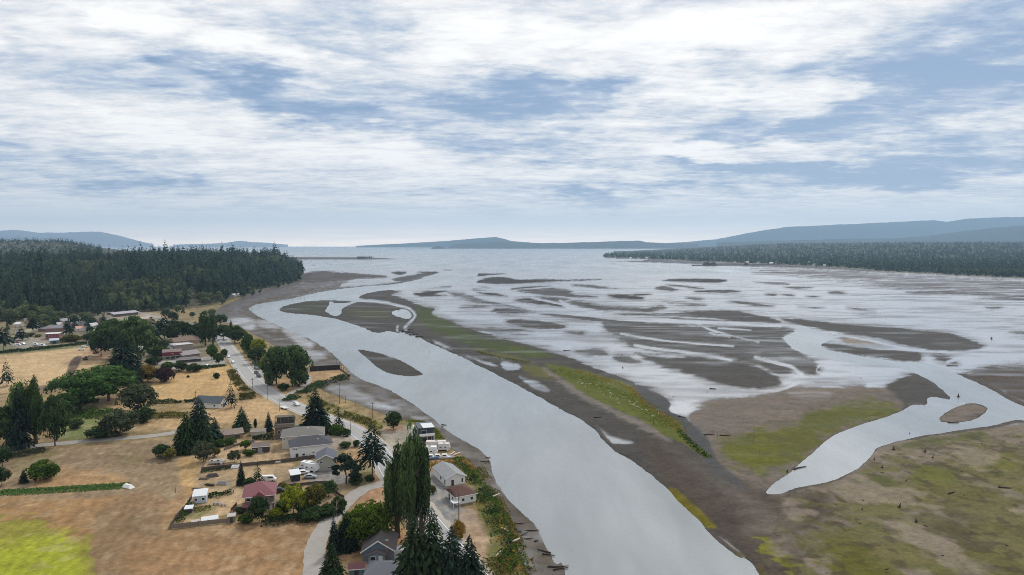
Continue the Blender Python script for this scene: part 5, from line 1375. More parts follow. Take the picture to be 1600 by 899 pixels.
house('long_shed', 'long dark shed with a brown roof in the dry yard', 'shed', (394, 709), (421, 707), 5.0, 2.6, 'gx', 1.0, DKB, surf('brown_grey_roof', (118, 106, 100), .9, .2, 2), .3, doors=[('front', -1.1, .6, 2.1, surf('grey_shed_door', (150, 148, 146), .7)), ('front', 1.2, 2.6, 2.0, DOORD)], windows=[('front', -2.8, -2.0, 1.0, 1.8)])
r, L_, D_ = house('red_roofed_house', 'two-storey house with a broad dusky red hip roof in the yards', 'house', (383, 801), (428, 796), 10.0, 4.8, 'hip', 2.8, surf('grey_brown_siding', (120, 108, 104), .75, .12, 2, stripes=('Z', 3)), R_RED, .8,
      windows=[('front', -3.9, -2.5, 3.4, 4.3), ('front', -3.4, -2.2, .7, 1.8), ('front', 1.5, 2.6, 2.9, 4.0), ('right', -2, -1, 3, 4)], doors=[('front', 2.9, 3.8, 2.1)])
MB().prism([(-6.4, 2.0), (-4.2, 2.7), (-4.2, 2.85), (-6.4, 2.15)], 'x', -4.9, -1.2).build('porch_roof', R_RED, r); MB().prism([(-1.6, 4.9), (1.9, 4.9), (.1, 6.5)], 'y', -6.1, -4.4).build('dormer', R_RED, r)
for px in (2.2, 4.4): MB().box(px, px + .14, -6.4, -6.26, 0, 2.5).build('post', TRIM, r)
MB().box(1.9, 4.7, -6.6, -4.9, 2.4, 2.6).build('balcony', WOODG, r)
house('blue_shed', 'pale blue shed with a white metal roof in the fenced garden', 'shed', (302, 788), (322, 786), 3.6, 2.5, 'shed', .9, PALEB, R_WHT, .3, windows=[('front', -1.6, -.6, 1.0, 1.9), ('front', .6, 1.6, 1.0, 1.9)])
house('lean_to', 'small white-roofed lean-to near the garden corner', 'shed', (289, 803), (300, 802), 1.8, 1.5, 'shed', .3, DKB, R_WHT, .25)
house('potting_shed', 'tiny grey flat-roofed shed at the garden fence gate', 'shed', (356, 818), (367, 817), 1.8, 2.0, 'shed', .2, WOODG, surf('grey_metal_roof', (176, 172, 166), .5, .1), .2, doors=[('front', -.4, .4, 1.7, DOORD)])
house('cold_frame', 'long low greenhouse frame with white panels inside the garden fence', 'greenhouse', (315, 820), (341, 816), 2.0, .9, 'shed', .5, WOODG, R_WHT, .1)
house('cold_frame', 'shorter duller greenhouse frame at the garden fence corner', 'greenhouse', (299, 822), (313, 820), 1.6, .7, 'shed', .3, WOODG, surf('dull_plastic', (186, 172, 168), .5, .1), .1)
r, L_, D_ = house('carport', 'carport with a bright white roof among the parked vehicles', 'carport', (456, 754), (469, 752), 4.2, 2.6, 'shed', .4, surf('carport_dark', (44, 46, 54), .8, .2, 1), R_WHT, .4)  # solid dark body under the white roof
r, L_, D_ = house('white_gabled_house', 'white gabled house with a long grey roof beside the tan fields', 'house', (304, 637), (337, 638.5), 7.0, 2.6, 'gx', 2.8, WHT, R_SLATE, .4, L=14, windows=[('front', 3.5, 4.6, .9, 2.0), ('right', -2.2, -1.2, .9, 2.2), ('right', .6, 1.6, .9, 2.2), ('front', -3, -1.8, .9, 2)], doors=[('right', -.5, .4, 2.0, DOORD)])
house('brown_bungalow', 'low brown-roofed bungalow behind the hedge and dark conifers', 'house', (336, 690), (380, 684), 6, 2.4, 'gx', 1.2, surf('tan_siding', (156, 128, 98), .8, .12, 2), surf('taupe_roof', (140, 126, 116), .9, .14, 2), .4, windows=[('front', -3, -1.8, .9, 1.9), ('front', 2, 3.2, .9, 1.9)])
house('garden_store', 'little pale-roofed store at the end of the dark hedge', 'shed', (392, 681), (414, 680), 3.2, 1.9, 'gx', .7, CREAM, surf('pale_brown_roof', (150, 138, 126), .9, .14, 2), .3)
# the roadside commercial building
r, L_, D_ = house('roadside_store', 'roadside store with a maroon fascia beside its paved lot', 'store', (254, 563), (284, 561), 16, 5.2, 'flat', .3, surf('stucco', (160, 148, 142), .9, .1, 1), surf('gravel_roof', (122, 108, 104), .9, .15, 1), .3, windows=[('front', -4.4, -1.4, .5, 2.4), ('front', -1.0, 2, .5, 2.4), ('front', 2.4, 5, .5, 2.4)], doors=[('front', 5.2, 6.2, 2.3, DOORD)])
MB().box(-L_ / 2 - .3, L_ / 2 + .3, -D_ / 2 - .75, -D_ / 2 - .05, 3.0, 5.5).build('fascia', MAROON, r); MB().box(-L_ / 2 - .3, L_ / 2 + .3, -D_ / 2 - 2.2, -D_ / 2 - .76, 2.75, 2.98).build('awning', surf('awning_cloth', (148, 140, 140), .8, .1), r)
MB().box(-.7, 1.1, -D_ / 2 - .82, -D_ / 2 - .75, 4.1, 4.7).build('sign', surf('faded_sign', (176, 140, 136), .6, .3, 3), r)
house('store_annex', 'long striped-roof annex right of the roadside store', 'building', (285, 562), (312, 558), 9, 3.2, 'gx', 2.0, surf('annex_boards', (126, 112, 110), .8, .15, 1), surf('banded_roof', (150, 142, 144), .8, .3, .8, stripes=('Z', 1.3)), .6, windows=[('front', -3, -1, .8, 2)])
house('store_pavilion', 'low dark pavilion roof standing in front of the store annex', 'building', (276, 568), (314, 565), 4.5, 2.2, 'hip', 1.3, DKB, surf('pavilion_roof', (122, 116, 116), .9, .2, 1), .6)
house('store_warehouse', 'pale flat-roofed warehouse behind the roadside store', 'building', (272, 549), (302, 546), 11, 4.4, 'flat', .3, surf('warehouse_wall', (150, 140, 136), .8, .12), surf('pale_flat_roof', (196, 194, 196), .8, .12, .4), .3)
house('brown_lodge', 'brown-roofed lodge behind the pale warehouse', 'building', (272, 540), (312, 536), 9, 3.4, 'gx', 2.2, PINK, surf('lodge_roof', (128, 110, 98), .9, .25, .6), .6, windows=[('front', -5, -3.4, 1, 2.2), ('front', 2, 3.4, 1, 2.2)])
# western compound near the wood
house('long_grey_building', 'long grey-roofed building in the compound by the wood', 'building', (60, 519), (98, 518), 13, 3.4, 'gx', 2.2, surf('compound_wall', (140, 110, 106), .8, .15), surf('compound_roof', (130, 126, 132), .8, .15, .5), .6, windows=[('front', -6, -4, 1, 2.2), ('front', 4, 6, 1, 2.2)])
house('red_and_white_building', 'two-tone red and white building in the compound by the wood', 'building', (71, 531), (92, 530), 9, 4.8, 'flat', .3, surf('brick_red_wall', (142, 84, 90), .8, .15), R_WHT, .5, windows=[('front', -4.6, -2.4, 2.2, 4.0), ('front', .6, 2.2, 2.2, 3.8)])
house('light_blue_roofed_barn', 'barn with a light blue-grey metal roof in front of the red building', 'barn', (78, 538), (92, 537), 6, 3.0, 'gx', 1.2, surf('barn_green', (98, 130, 122), .8, .1), surf('light_blue_metal', (178, 190, 206), .5, .08), .4, doors=[('front', -1.4, 1.4, 2.4, DOORD)])
house('grey_row_building', 'grey-roofed row building at the back of the compound', 'building', (98, 507), (128, 504), 14, 3.2, 'gx', 2.0, surf('row_wall', (150, 146, 142), .8, .1), surf('row_roof', (142, 142, 146), .8, .2, .3), .6)
house('dark_roofed_barn', 'dark-roofed barn between the conifers of the compound', 'barn', (124, 514), (140, 512), 10, 3.6, 'gx', 2.2, DKB, R_DK, .5)
house('pale_house', 'pale house beside the dark conifer in the compound', 'house', (142, 517), (156, 515), 9, 4.6, 'gx', 2.0, WHT, surf('pale_grey_roof', (186, 184, 186), .8, .12), .5, windows=[('front', -2.5, -1.3, 1, 2.4), ('front', 1, 2.2, 1, 2.4)])
house('salmon_roofed_house', 'small house with a faded salmon roof among the compound shrubs', 'house', (119, 518), (135, 517), 8, 2.6, 'gx', 1.8, WHT, surf('salmon_roof', (200, 158, 136), .8, .14), .4, windows=[('front', -3, -1.8, .8, 1.9)])
house('grey_roofed_hall', 'grey-roofed hall half hidden by the tall dark trees', 'hall', (160, 540), (182, 534), 12, 4, 'gx', 2.4, surf('hall_wall', (150, 148, 146), .8), surf('hall_roof', (150, 152, 158), .8, .12), .5)
house('long_low_building', 'long low pale-roofed building at the foot of the wooded hill', 'building', (178, 496), (216, 492), 12, 3.4, 'gx', 1.6, surf('long_wall', (100, 92, 92), .8), surf('long_roof', (166, 162, 170), .8, .12, .3), .8)
house('long_low_building', 'shorter low building with a tan roof right of the long pale-roofed one', 'building', (222, 503), (238, 502), 10, 3.2, 'gx', 1.6, PINK, surf('tan_roof', (178, 166, 156), .8, .14, .3), .6)
gh = random.Random(6)
for k, (u, v, w) in enumerate([(24, 523, 9), (46, 512, 8), (86, 512, 8), (104, 513, 9), (112, 509, 8), (132, 505, 9), (150, 503, 9), (166, 508, 10), (168, 500, 8), (22, 512, 8), (38, 506, 8), (246, 517, 9), (250, 508, 9), (228, 512, 8), (286, 517, 9), (300, 513, 8), (262, 549, 8), (232, 556, 8)]):
    house('compound_building', 'small low building in the crowded lots at the foot of the wood', 'building', (u, v), (u + w, v - gh.uniform(-.3, .8)), gh.uniform(6, 9), gh.uniform(2.6, 3.4), 'gx', gh.uniform(1.2, 2), (WHT, CREAM, PINK, PALEB)[k % 4], (R_GREY, R_SLATE, surf('pale_grey_roof', (186, 184, 186), .8, .12), surf('lodge_roof', (128, 110, 98), .9, .25, .6), R_WHT)[k % 5], .4, windows=[('front', -1.6, -.6, .9, 2.0)], group='small buildings at the foot of the wood')
for (A_, B_, lb) in [((346, 455), (352, 454.4), 'white cottage highest in the trees above the far shore'), ((339, 459), (345, 458.6), 'white cottage left of the highest one above the far shore'), ((366, 464), (381, 463), 'long white house at the edge of the far left shore'), ((208, 475.5), (217, 475), 'small grey house beside the hill road in the wood')]:
    house('shore_cottage', lb, 'house', A_, B_, 9, 3.4, 'gx', 2.2, WHT, surf('shore_roof', (196, 194, 194), .8, .1, .3), .5, windows=[('front', -2, -.8, 1, 2.2)], group='cottages along the far left shore')
for k, (u, v, w) in enumerate([(1168, 412, 4), (1184, 412.5, 3), (1205, 413, 5), (1218, 413.4, 3), (1262, 412, 6), (1272, 415, 4), (1288, 417, 3), (1474, 403, 7), (1528, 426, 3), (1562, 428, 4), (985, 404.5, 3), (997, 404.6, 4), (1010, 404.8, 3), (1148, 411, 3)]):
    x, y, z = on(u, v)
    o = empty('far_house', (x, y, z), random.uniform(-.3, .3))
    wd = w * (y / F)
    MB().box(-wd / 2, wd / 2, -4, 4, -.5, 5.5).build('wall', WHT if k % 3 else CREAM, o); roof_mesh('gx', wd, 8, 5.5, 3.2, .6).build('roof', R_GREY if k % 2 else R_WHT, o)
    tag(o, 'pale house at the edge of the wood on the far right shore', 'house', 'houses along the far right shore')
# ------------------------------------------------------------------ trees of the village
T = tree
T('poplar_tree', 'poplar0', 621, 840, 682, 46, 'poplar', 'left of the three tall dark poplars beside the road')
T('poplar_tree', 'poplar1', 642, 848, 667, 50, 'poplar', 'tallest, middle one of the three poplars beside the road')
T('poplar_tree', 'poplar2', 659, 842, 689, 46, 'poplar', 'right of the three tall dark poplars beside the road')
T('maple_tree', 'maple0', 576, 850, 780, 78, 'maple', 'big round sunlit green maple above the bungalow')
T('conifer_tree', 'cedar', 543, 858, 803, 44, 'fird', 'dark spreading evergreen pressed against the left of the big maple')
T('conifer_tree', 'fir0', 522, 866, 810, 28, 'fird', 'slim dark fir between the gravel lane and the big maple')
T('conifer_tree', 'fir1', 519, 922, 855, 60, 'fir', 'fir at the bottom edge beside the gravel lane')
T('conifer_tree', 'fir2', 648, 938, 815, 92, 'fir', 'leftmost of the four firs along the bottom edge')
T('conifer_tree', 'fir0', 676, 934, 806, 92, 'fir', 'tallest of the four firs along the bottom edge, second from left')
T('conifer_tree', 'fir1', 706, 938, 832, 84, 'fird', 'third from left of the four firs along the bottom edge')
T('conifer_tree', 'fir2', 734, 944, 846, 76, 'fird', 'rightmost of the four firs along the bottom edge')
T('fir_tree', 'tallfir', 582, 744, 664, 62, 'fird', 'tall ragged dark fir with bare trunk beside the road junction')
T('pine_tree', 'pine', 541, 756, 711, 46, 'fird', 'gnarled open-crowned pine beside the gabled house')
T('conifer_tree', 'fir1', 494, 676, 608, 58, 'fird', 'big dark fir between the flat-roofed building and the road')
T('conifer_tree', 'sparse', 529, 674, 634, 26, 'fird', 'smaller thin fir right of the big fir by the road')
T('round_tree', 'leafy0', 615, 671, 640, 28, 'bushd', 'dark round tree alone on the bank by the river')
T('cottonwood_tree', 'leafy1', 432, 600, 536, 44, 'poplar', 'left half of the big dark cottonwood pair by the shore')
T('cottonwood_tree', 'leafy2', 457, 604, 534, 56, 'poplar', 'right half of the big dark cottonwood pair by the shore')
T('shrub', 'bush0', 443, 611, 597, 18, 'bushd', 'dark round shrub at the foot of the cottonwood pair', 'shrub')
T('leafy_tree', 'leafy0', 387, 552, 519, 22, 'green', 'green roadside tree just past the dark tree clump')
T('leafy_tree', 'leafy1', 405, 556, 527, 24, 'lime', 'yellow-green tree on the shore side of the road')
T('leafy_tree', 'leafy2', 404, 568, 541, 28, 'bushd', 'dark tree in front of the yellow-green roadside tree')
T('leafy_tree', 'bush1', 396, 562, 545, 18, 'green', 'small grey-green tree left of the dark roadside tree')
T('leafy_tree', 'leafy2', 349, 531, 506, 26, 'bushd', 'left tree of the dark clump where the road bends away')
T('leafy_tree', 'leafy0', 367, 536, 507, 34, 'bushd', 'right tree of the dark clump where the road bends away')
T('conifer_tree', 'fir0', 361, 524, 500, 14, 'fird', 'dark pointed top rising from the clump where the road bends away')
T('poplar_tree', 'poplar1', 321, 540, 484, 24, 'poplar', 'left of the two columnar poplars near the store')
T('poplar_tree', 'poplar2', 333, 540, 486, 22, 'poplar', 'right of the two columnar poplars near the store')
T('conifer_tree', 'forestfir1', 257, 533, 484, 36, 'fird', 'tall dark fir behind the white trailers')
T('conifer_tree', 'forestfir2', 275, 530, 488, 20, 'fird', 'narrow dark fir right of the tall one behind the trailers')
T('leafy_tree', 'leafy1', 297, 529, 505, 22, 'bushd', 'left of the dark trees behind the brown lodge')
T('leafy_tree', 'leafy0', 311, 529, 503, 22, 'bushd', 'right of the dark trees behind the brown lodge')
T('conifer_tree', 'fir2', 196, 599, 521, 74, 'fird', 'massive dark spreading fir above the two big maples')
T('leafy_tree', 'leafy2', 216, 572, 488, 58, 'poplar', 'tall leafy tree behind the massive dark fir')
T('leafy_tree', 'leafy1', 178, 560, 493, 60, 'bushd', 'dark broad tree left of the tall leafy one')
T('maple_tree', 'maple1', 124, 640, 574, 80, 'mapled', 'left and nearer of the two big dark maples by the far field')
T('maple_tree', 'maple2', 170, 626, 565, 86, 'mapled', 'right and farther of the two big dark maples by the far field')
T('round_tree', 'leafy2', 217, 650, 596, 56, 'grey', 'grey-green domed tree right of the two big maples')
T('leafy_tree', 'bush2', 226, 660, 632, 36, 'bushd', 'dark low tree under the grey-green domed tree')
T('poplar_tree', 'poplar0', 36, 694, 586, 42, 'poplarl', 'left of the two light green poplars near the left edge')
T('poplar_tree', 'poplar2', 56, 694, 586, 38, 'poplarl', 'right of the two light green poplars near the left edge')
T('leafy_tree', 'leafy0', 86, 697, 614, 44, 'bushd', 'dark tall tree right of the two light green poplars')
T('leafy_tree', 'leafy1', 10, 698, 628, 60, 'bushd', 'dark broad tree left of the two light green poplars')
T('conifer_tree', 'sparse', 11, 604, 560, 30, 'fird', 'lone sparse conifer on the tan far field')
T('willow_shrub', 'bush0', 188, 681, 632, 58, 'grey', 'large grey-green willow shrub above the west lane')
T('shrub', 'bush1', 157, 684, 661, 40, 'bushd', 'dark shrub at the left foot of the willow', 'shrub')
T('shrub', 'bush2', 119, 670, 652, 24, 'bushd', 'small dark shrub in the green bramble patch', 'shrub')
T('leafy_tree', 'leafy1', 231, 597, 568, 30, 'gold', 'golden-topped tree left of the purple bush')
T('purple_bush', 'bush0', 257, 597, 571, 32, 'plum', 'dark purple bush at the corner of the tan field', 'shrub')
T('conifer_tree', 'fir1', 312, 697, 622, 68, 'fird', 'tall dark fir at the back of the evergreen clump by the lane end')
T('conifer_tree', 'cedar', 292, 706, 648, 52, 'cedar', 'green cedar at the front left of the evergreen clump by the lane end')
T('conifer_tree', 'cedar', 318, 703, 655, 44, 'fir', 'broad cedar at the front right of the evergreen clump by the lane end')
T('conifer_tree', 'fir2', 378, 675, 636, 34, 'fir', 'neat pointed fir in the dry yard below the white gabled house')
T('cypress_tree', 'cypress', 399, 669, 656, 6, 'fird', 'thin dark cypress between two yard firs')
T('conifer_tree', 'fir0', 420, 674, 644, 18, 'fird', 'small fir left of the flat-roofed building')
T('conifer_tree', 'sparse', 361, 638, 594, 26, 'fird', 'dark conifer against the white gabled house')
T('leafy_tree', 'leafy0', 318, 722, 686, 32, 'grey', 'pale green yard tree below the evergreen clump')
T('leafy_tree', 'leafy1', 335, 714, 697, 18, 'olive', 'small olive yard tree right of the pale green one')
T('shrub', 'bush1', 346, 698, 684, 20, 'green', 'left bright green shrub along the yard fence', 'shrub')
T('shrub', 'bush2', 361, 695, 682, 18, 'green', 'right bright green shrub along the yard fence', 'shrub')
T('shrub', 'bush0', 253, 716, 691, 26, 'bushd', 'larger of two shrubs standing in the brown field', 'shrub')
T('shrub', 'leafy2', 266, 719, 699, 20, 'olive', 'smaller of two shrubs standing in the brown field', 'shrub')
T('shrub', 'bush2', 338, 592, 581, 11, 'bushd', 'single dark round bush in the tan field', 'shrub')
T('shrub', 'bush1', 294, 590, 586, 5, 'bushd', 'tiny dark bush near the upper edge of the tan field', 'shrub')
T('leafy_tree', 'leafy1', 366, 723, 702, 20, 'grey', 'grey-green tree at the left end of the long dark shed')
T('shrub', 'bush0', 388, 713, 701, 18, 'green', 'dense green bush in front of the long dark shed', 'shrub')
T('leafy_tree', 'leafy2', 384, 703, 686, 18, 'green', 'small leafy tree behind the dense bush by the long shed')
T('conifer_tree', 'fir0', 377, 758, 721, 18, 'fird', 'left of two small firs above the red-roofed house')
T('conifer_tree', 'sparse', 403, 758, 719, 24, 'fir', 'right of two small firs above the red-roofed house')
T('shrub', 'bush1', 390, 760, 745, 20, 'bushd', 'dark shrub between the two small firs', 'shrub')
T('leafy_tree', 'leafy0', 405, 816, 773, 30, 'bushd', 'dark tree against the front of the red-roofed house')
T('shrub', 'bush2', 384, 818, 801, 26, 'green', 'bushy green shrub left of the dark tree by the red-roofed house', 'shrub')
T('shrub', 'bush0', 374, 802, 791, 18, 'grey', 'grey shrub at the left corner of the red-roofed house', 'shrub')
T('shrub', 'bush1', 430, 812, 792, 26, 'lime', 'yellowish shrub at the right corner of the red-roofed house', 'shrub')
T('leafy_tree', 'leafy1', 459, 806, 755, 40, 'lime', 'bright yellow-green tree along the field edge')
T('leafy_tree', 'leafy2', 492, 798, 754, 36, 'olive', 'olive tree right of the bright yellow-green tree')
T('shrub', 'bush0', 489, 810, 788, 44, 'bushd', 'dark wide shrub below the olive tree', 'shrub')
T('shrub', 'bush2', 513, 806, 785, 30, 'bushd', 'dark shrub beside the bend of the gravel lane', 'shrub')
T('shrub', 'bush1', 529, 800, 774, 24, 'green', 'green bush hugging the bend of the gravel lane', 'shrub')
T('round_tree', 'leafy0', 513, 776, 750, 28, 'bushd', 'dark green tree below the parked silver car')
T('shrub', 'bush2', 441, 764, 752, 16, 'olive', 'olive shrub right of the red roof', 'shrub')
T('shrub', 'bush1', 556, 757, 742, 22, 'bushd', 'dark shrub under the right side of the gnarled pine', 'shrub')
T('shrub', 'bush0', 540, 700, 688, 20, 'bushd', 'left dark shrub on the driveway island', 'shrub')
T('shrub', 'bush2', 557, 698, 686, 12, 'bushd', 'right dark shrub on the driveway island', 'shrub')
T('shrub', 'bush1', 578, 752, 740, 16, 'bushd', 'dark shrub at the foot of the tall ragged fir', 'shrub')
T('shrub', 'bush0', 505, 676, 658, 26, 'green', 'light green shrub in front of the big roadside fir', 'shrub')
T('shrub', 'bush2', 527, 680, 661, 24, 'green', 'green shrub in front of the thin roadside fir', 'shrub')
T('shrub', 'bush1', 541, 682, 668, 14, 'bushd', 'dark shrub beside the pole right of the thin fir', 'shrub')
T('shrub', 'bush1', 68, 750, 714, 44, 'green', 'big round green bush on the slope near the left edge', 'shrub')
T('conifer_tree', 'fir2', 37, 755, 734, 16, 'fird', 'small dark conifer left of the big round bush')
T('leafy_tree', 'leafy2', 4, 730, 695, 30, 'bushd', 'dark tree on the left edge below the lane')
T('leafy_tree', 'leafy0', 3, 758, 728, 26, 'bushd', 'lower dark tree on the left edge beside the vegetable rows')
T('shrub', 'bush2', 717, 842, 810, 22, 'rust', 'rusty brown bush by the riverside lot pole', 'shrub')
T('shrub', 'bush0', 676, 772, 757, 11, 'olive', 'small rusty-green bush at the edge of the gravel lot', 'shrub')
T('leafy_tree', 'leafy1', 321, 576, 553, 16, 'green', 'green tree left along the store lot') if False else None
T('leafy_tree', 'bush0', 283, 581, 563, 18, 'bushd', 'left dark tree in front of the store lot')
T('leafy_tree', 'bush1', 303, 581, 566, 26, 'bushd', 'right dark tree in front of the store lot')
T('leafy_tree', 'leafy2', 262, 582, 564, 20, 'green', 'light green tree beside the purple bush')
T('leafy_tree', 'leafy0', 331, 562, 536, 18, 'green', 'leafy tree at the foot of the two columnar poplars')
T('leafy_tree', 'leafy1', 342, 570, 550, 16, 'green', 'bright young tree at the roadside corner of the store lot')
T('leafy_tree', 'leafy2', 350, 563, 544, 12, 'bushd', 'dark narrow tree right at the road beside the store lot')
T('leafy_tree', 'bush2', 248, 556, 538, 34, 'green', 'light green tree left of the maroon store')
T('leafy_tree', 'bush0', 240, 570, 556, 24, 'bushd', 'dark bush below the light green tree by the store')
T('leafy_tree', 'bush1', 257, 542, 528, 22, 'grey', 'pale tree behind the light green one by the store')
T('conifer_tree', 'forestfir0', 33, 532, 506, 22, 'fird', 'dark conifer left of the compound lot')
T('conifer_tree', 'forestfir1', 107, 524, 500, 18, 'fird', 'dark conifer in the middle of the compound')
T('conifer_tree', 'forestfir0', 139, 519, 502, 10, 'fird', 'small dark conifer beside the pale compound house')
T('leafy_tree', 'bush0', 143, 533, 517, 22, 'bushd', 'dark round tree below the pale compound house')
T('conifer_tree', 'forestfir3', 6, 549, 510, 30, 'fird', 'tall dark conifer at the left edge beside the compound')
for k, (u, v, w, lb) in enumerate([(48, 526, 14, 'left'), (59, 527, 10, 'middle'), (112, 534, 26, 'right')]):
    T('shrub', f'bush{k}', u, v, v - w * .5, w, 'olive', f'{lb} of the three scrubby shrubs inside the compound', 'shrub')
T('bare_tree', 'cypress', 526, 806, 780, 4, 'grey', 'thin dead grey tree on the corner by the gravel lane')
def snag(loc, h, w, seed):
    g = random.Random(seed); m = MB()
    m.tube([(0, 0, -.2), (.1, 0, h * .5), (-.1, .1, h)], [.16, .1, .03], 6)
    for k in range(9):
        z = h * g.uniform(.25, .9); a = g.uniform(0, 6.28); l = w * g.uniform(.3, .6)
        m.tube([(0, 0, z), (math.cos(a) * l * .5, math.sin(a) * l * .5, z + l * .5), (math.cos(a) * l, math.sin(a) * l, z + l * 1.1)], [.06, .04, .015], 4)
    return m
# replace the leafy stand-in of the dead tree by bare limbs
_b = [o for o in bpy.data.objects if o.name.startswith('bare_tree')][0]
for c in list(_b.children):
    bpy.data.objects.remove(c)
snag((0, 0, 0), 5.2, 2.6, 3).build('branches', surf('dead_wood', (150, 140, 128), .95, .2, 3), _b)

for a_ in [('conifer_tree', 'forestfir2', 238, 541, 494, 32, 'fird', 'dark fir right of the tall leafy tree behind the trailers'), ('leafy_tree', 'leafy0', 196, 548, 505, 44, 'bushd', 'dark tree filling the gap behind the massive fir'), ('leafy_tree', 'leafy1', 158, 556, 520, 30, 'bushd', 'dark tree at the left foot of the big dark tree group'),
           ('leafy_tree', 'leafy2', 285, 530, 500, 26, 'bushd', 'dark tree between the narrow fir and the lodge trees'), ('leafy_tree', 'leafy0', 268, 534, 505, 28, 'bushd', 'low dark tree under the narrow fir behind the trailers'), ('conifer_tree', 'fir0', 30, 700, 606, 44, 'fird', 'tall dark fir behind the left light green poplar'), 
           ('leafy_tree', 'leafy1', 96, 652, 612, 46, 'mapled', 'dark round tree left of the two big maples'), ('conifer_tree', 'fir1', 336, 690, 652, 30, 'fird', 'dark fir at the right end of the evergreen clump by the lane end'),
           ('leafy_tree', 'bush0', 229, 590, 572, 24, 'bushd', 'dark bush under the golden-topped tree'), ('leafy_tree', 'leafy2', 316, 534, 512, 22, 'bushd', 'dark tree at the left side of the columnar poplars'), ('leafy_tree', 'bush1', 468, 604, 570, 30, 'poplar', 'low right skirt of the cottonwood pair'), ('leafy_tree', 'bush2', 424, 602, 566, 26, 'poplar', 'low left skirt of the cottonwood pair'),
           ('leafy_tree', 'bush0', 545, 852, 815, 40, 'bushd', 'dark bushy undergrowth left of the big maple'), ('shrub', 'bush1', 443, 800, 778, 26, 'green', 'green shrub left of the bright yellow-green tree'), ('shrub', 'bush2', 474, 802, 776, 26, 'green', 'green shrub between the yellow-green tree and the olive tree'), ('conifer_tree', 'forestfir3', 52, 520, 497, 20, 'fird', 'dark conifer behind the left compound shrubs'), ('conifer_tree', 'forestfir2', 160, 520, 494, 22, 'fird', 'dark conifer right of the pale compound house'), ('leafy_tree', 'leafy1', 345, 508, 490, 20, 'bushd', 'tree standing just behind the columnar poplars')]:
    T(*a_)
# ------------------------------------------------------------------ hedges and rough cover
def leafy_strip(name, label, cat, pts, width, height, mat, dens=10, leaf=.28, kind=None, group=None, seed=1, patch=0.0):
    """leaves filling a rounded bank of cover along a line of photo pixels"""
    g = np.random.default_rng(seed)
    q = smooth_poly([on(u, v)[:2] for u, v in pts], False, 5)
    C, A, B, S = [], [], [], []
    for a, b in zip(q[:-1], q[1:]):
        d = b - a; ln = np.linalg.norm(d)
        if ln < 1e-6: continue
        n = np.array([-d[1], d[0]]) / ln
        k = max(1, int(ln * width * dens))
        t = g.random(k); s = np.clip(g.normal(size=k) * .28, -.5, .5)
        p = a + d * t[:, None] + n * (s * width)[:, None]
        if patch:
            keep = fbm(p[:, 0] / 6.0, p[:, 1] / 6.0, 3, seed + 40) > patch
            p, s = p[keep], s[keep]; k = len(p)
            if not k: continue
        lump = vnoise(p[:, 0] / (height * 1.6 + .6), p[:, 1] / (height * 1.6 + .6), seed)
        hh = height * (1 - (2 * s) ** 2 * .6) * (.35 + .95 * lump) * np.sqrt(g.random(k))
        z = np.array([H(x, y) for x, y in p]) + hh
        C.append(np.column_stack([p, z])); nrm = unit(g.normal(size=(k, 3)) + np.array([0, 0, .6]))
        ta = unit(np.cross(nrm, g.normal(size=(k, 3)))); tb = np.cross(nrm, ta)
        sz = leaf * (.6 + .8 * g.random((k, 1)))
        A.append(ta * sz); B.append(tb * sz * .8); S.append(np.clip(.1 + .5 * g.random(k) + .4 * lump - .1, 0, 1))
    me = leaf_faces(np.concatenate(C), np.concatenate(A), np.concatenate(B), np.concatenate(S), name)
    return tag(link(name, me, LM[mat]), label, cat, group, kind)
leafy_strip('hedge', 'clipped dark hedge between the yards left of the brown building', 'hedge', [(395, 687), (410, 687), (428, 687)], 2.2, 3.2, 'bushd', 30, .3)
leafy_strip('hedge', 'rounded hedge beside the road at the curve', 'hedge', [(374, 624), (386, 623), (398, 621)], 6, 3.6, 'olive', 12, .4)
leafy_strip('hedge', 'left length of low hedge along the bottom of the tan field', 'hedge', [(246, 630), (265, 630), (284, 629)], 3.5, 2.2, 'bushd', 14, .35)
leafy_strip('hedge', 'right length of low hedge along the bottom of the tan field', 'hedge', [(288, 629), (303, 627), (318, 627)], 3.5, 2.4, 'bushd', 14, .35)
leafy_strip('hedge', 'dark hedge lining the near side of the store lot', 'hedge', [(310, 578), (330, 575), (352, 572)], 3.0, 2.2, 'bushd', 14, .4)
leafy_strip('vegetable_rows', 'green vegetable rows crossing the brown field', 'crops', [(0, 769), (60, 766), (130, 762), (200, 758)], 4.2, .5, 'crop', 14, .3, 'stuff', seed=3)
leafy_strip('vegetable_rows', 'second strip of blue-green vegetables below the green rows', 'crops', [(-20, 774), (40, 772), (110, 768), (190, 763)], 2.6, .4, 'crop', 10, .26, 'stuff', seed=4)
leafy_strip('bramble', 'light green bramble bank behind the west lane', 'bramble', [(90, 655), (115, 650), (145, 646), (168, 650)], 16, 2.0, 'green', 3, .5, 'stuff', seed=5)
leafy_strip('bramble', 'olive scrub bank beside the grey-green domed tree', 'bramble', [(232, 655), (250, 650), (270, 650), (290, 651)], 9, 2.2, 'olive', 5, .4, 'stuff', seed=6)
leafy_strip('bramble', 'weedy bank between the lane and the left edge trees', 'bramble', [(5, 716), (25, 712), (45, 708), (70, 704)], 8, 1.4, 'grey', 4, .4, 'stuff', seed=7)
leafy_strip('bramble', 'green scrub strip between the compound and the far tan field', 'bramble', [(-20, 553), (20, 550), (60, 546), (100, 541), (160, 534)], 9, 2.2, 'bushd', 4, .5, 'stuff', seed=8)
leafy_strip('bramble', 'scrub around the compound buildings', 'bramble', [(95, 535), (115, 531), (135, 530), (160, 528)], 12, 3.0, 'olive', 3, .6, 'stuff', seed=9)
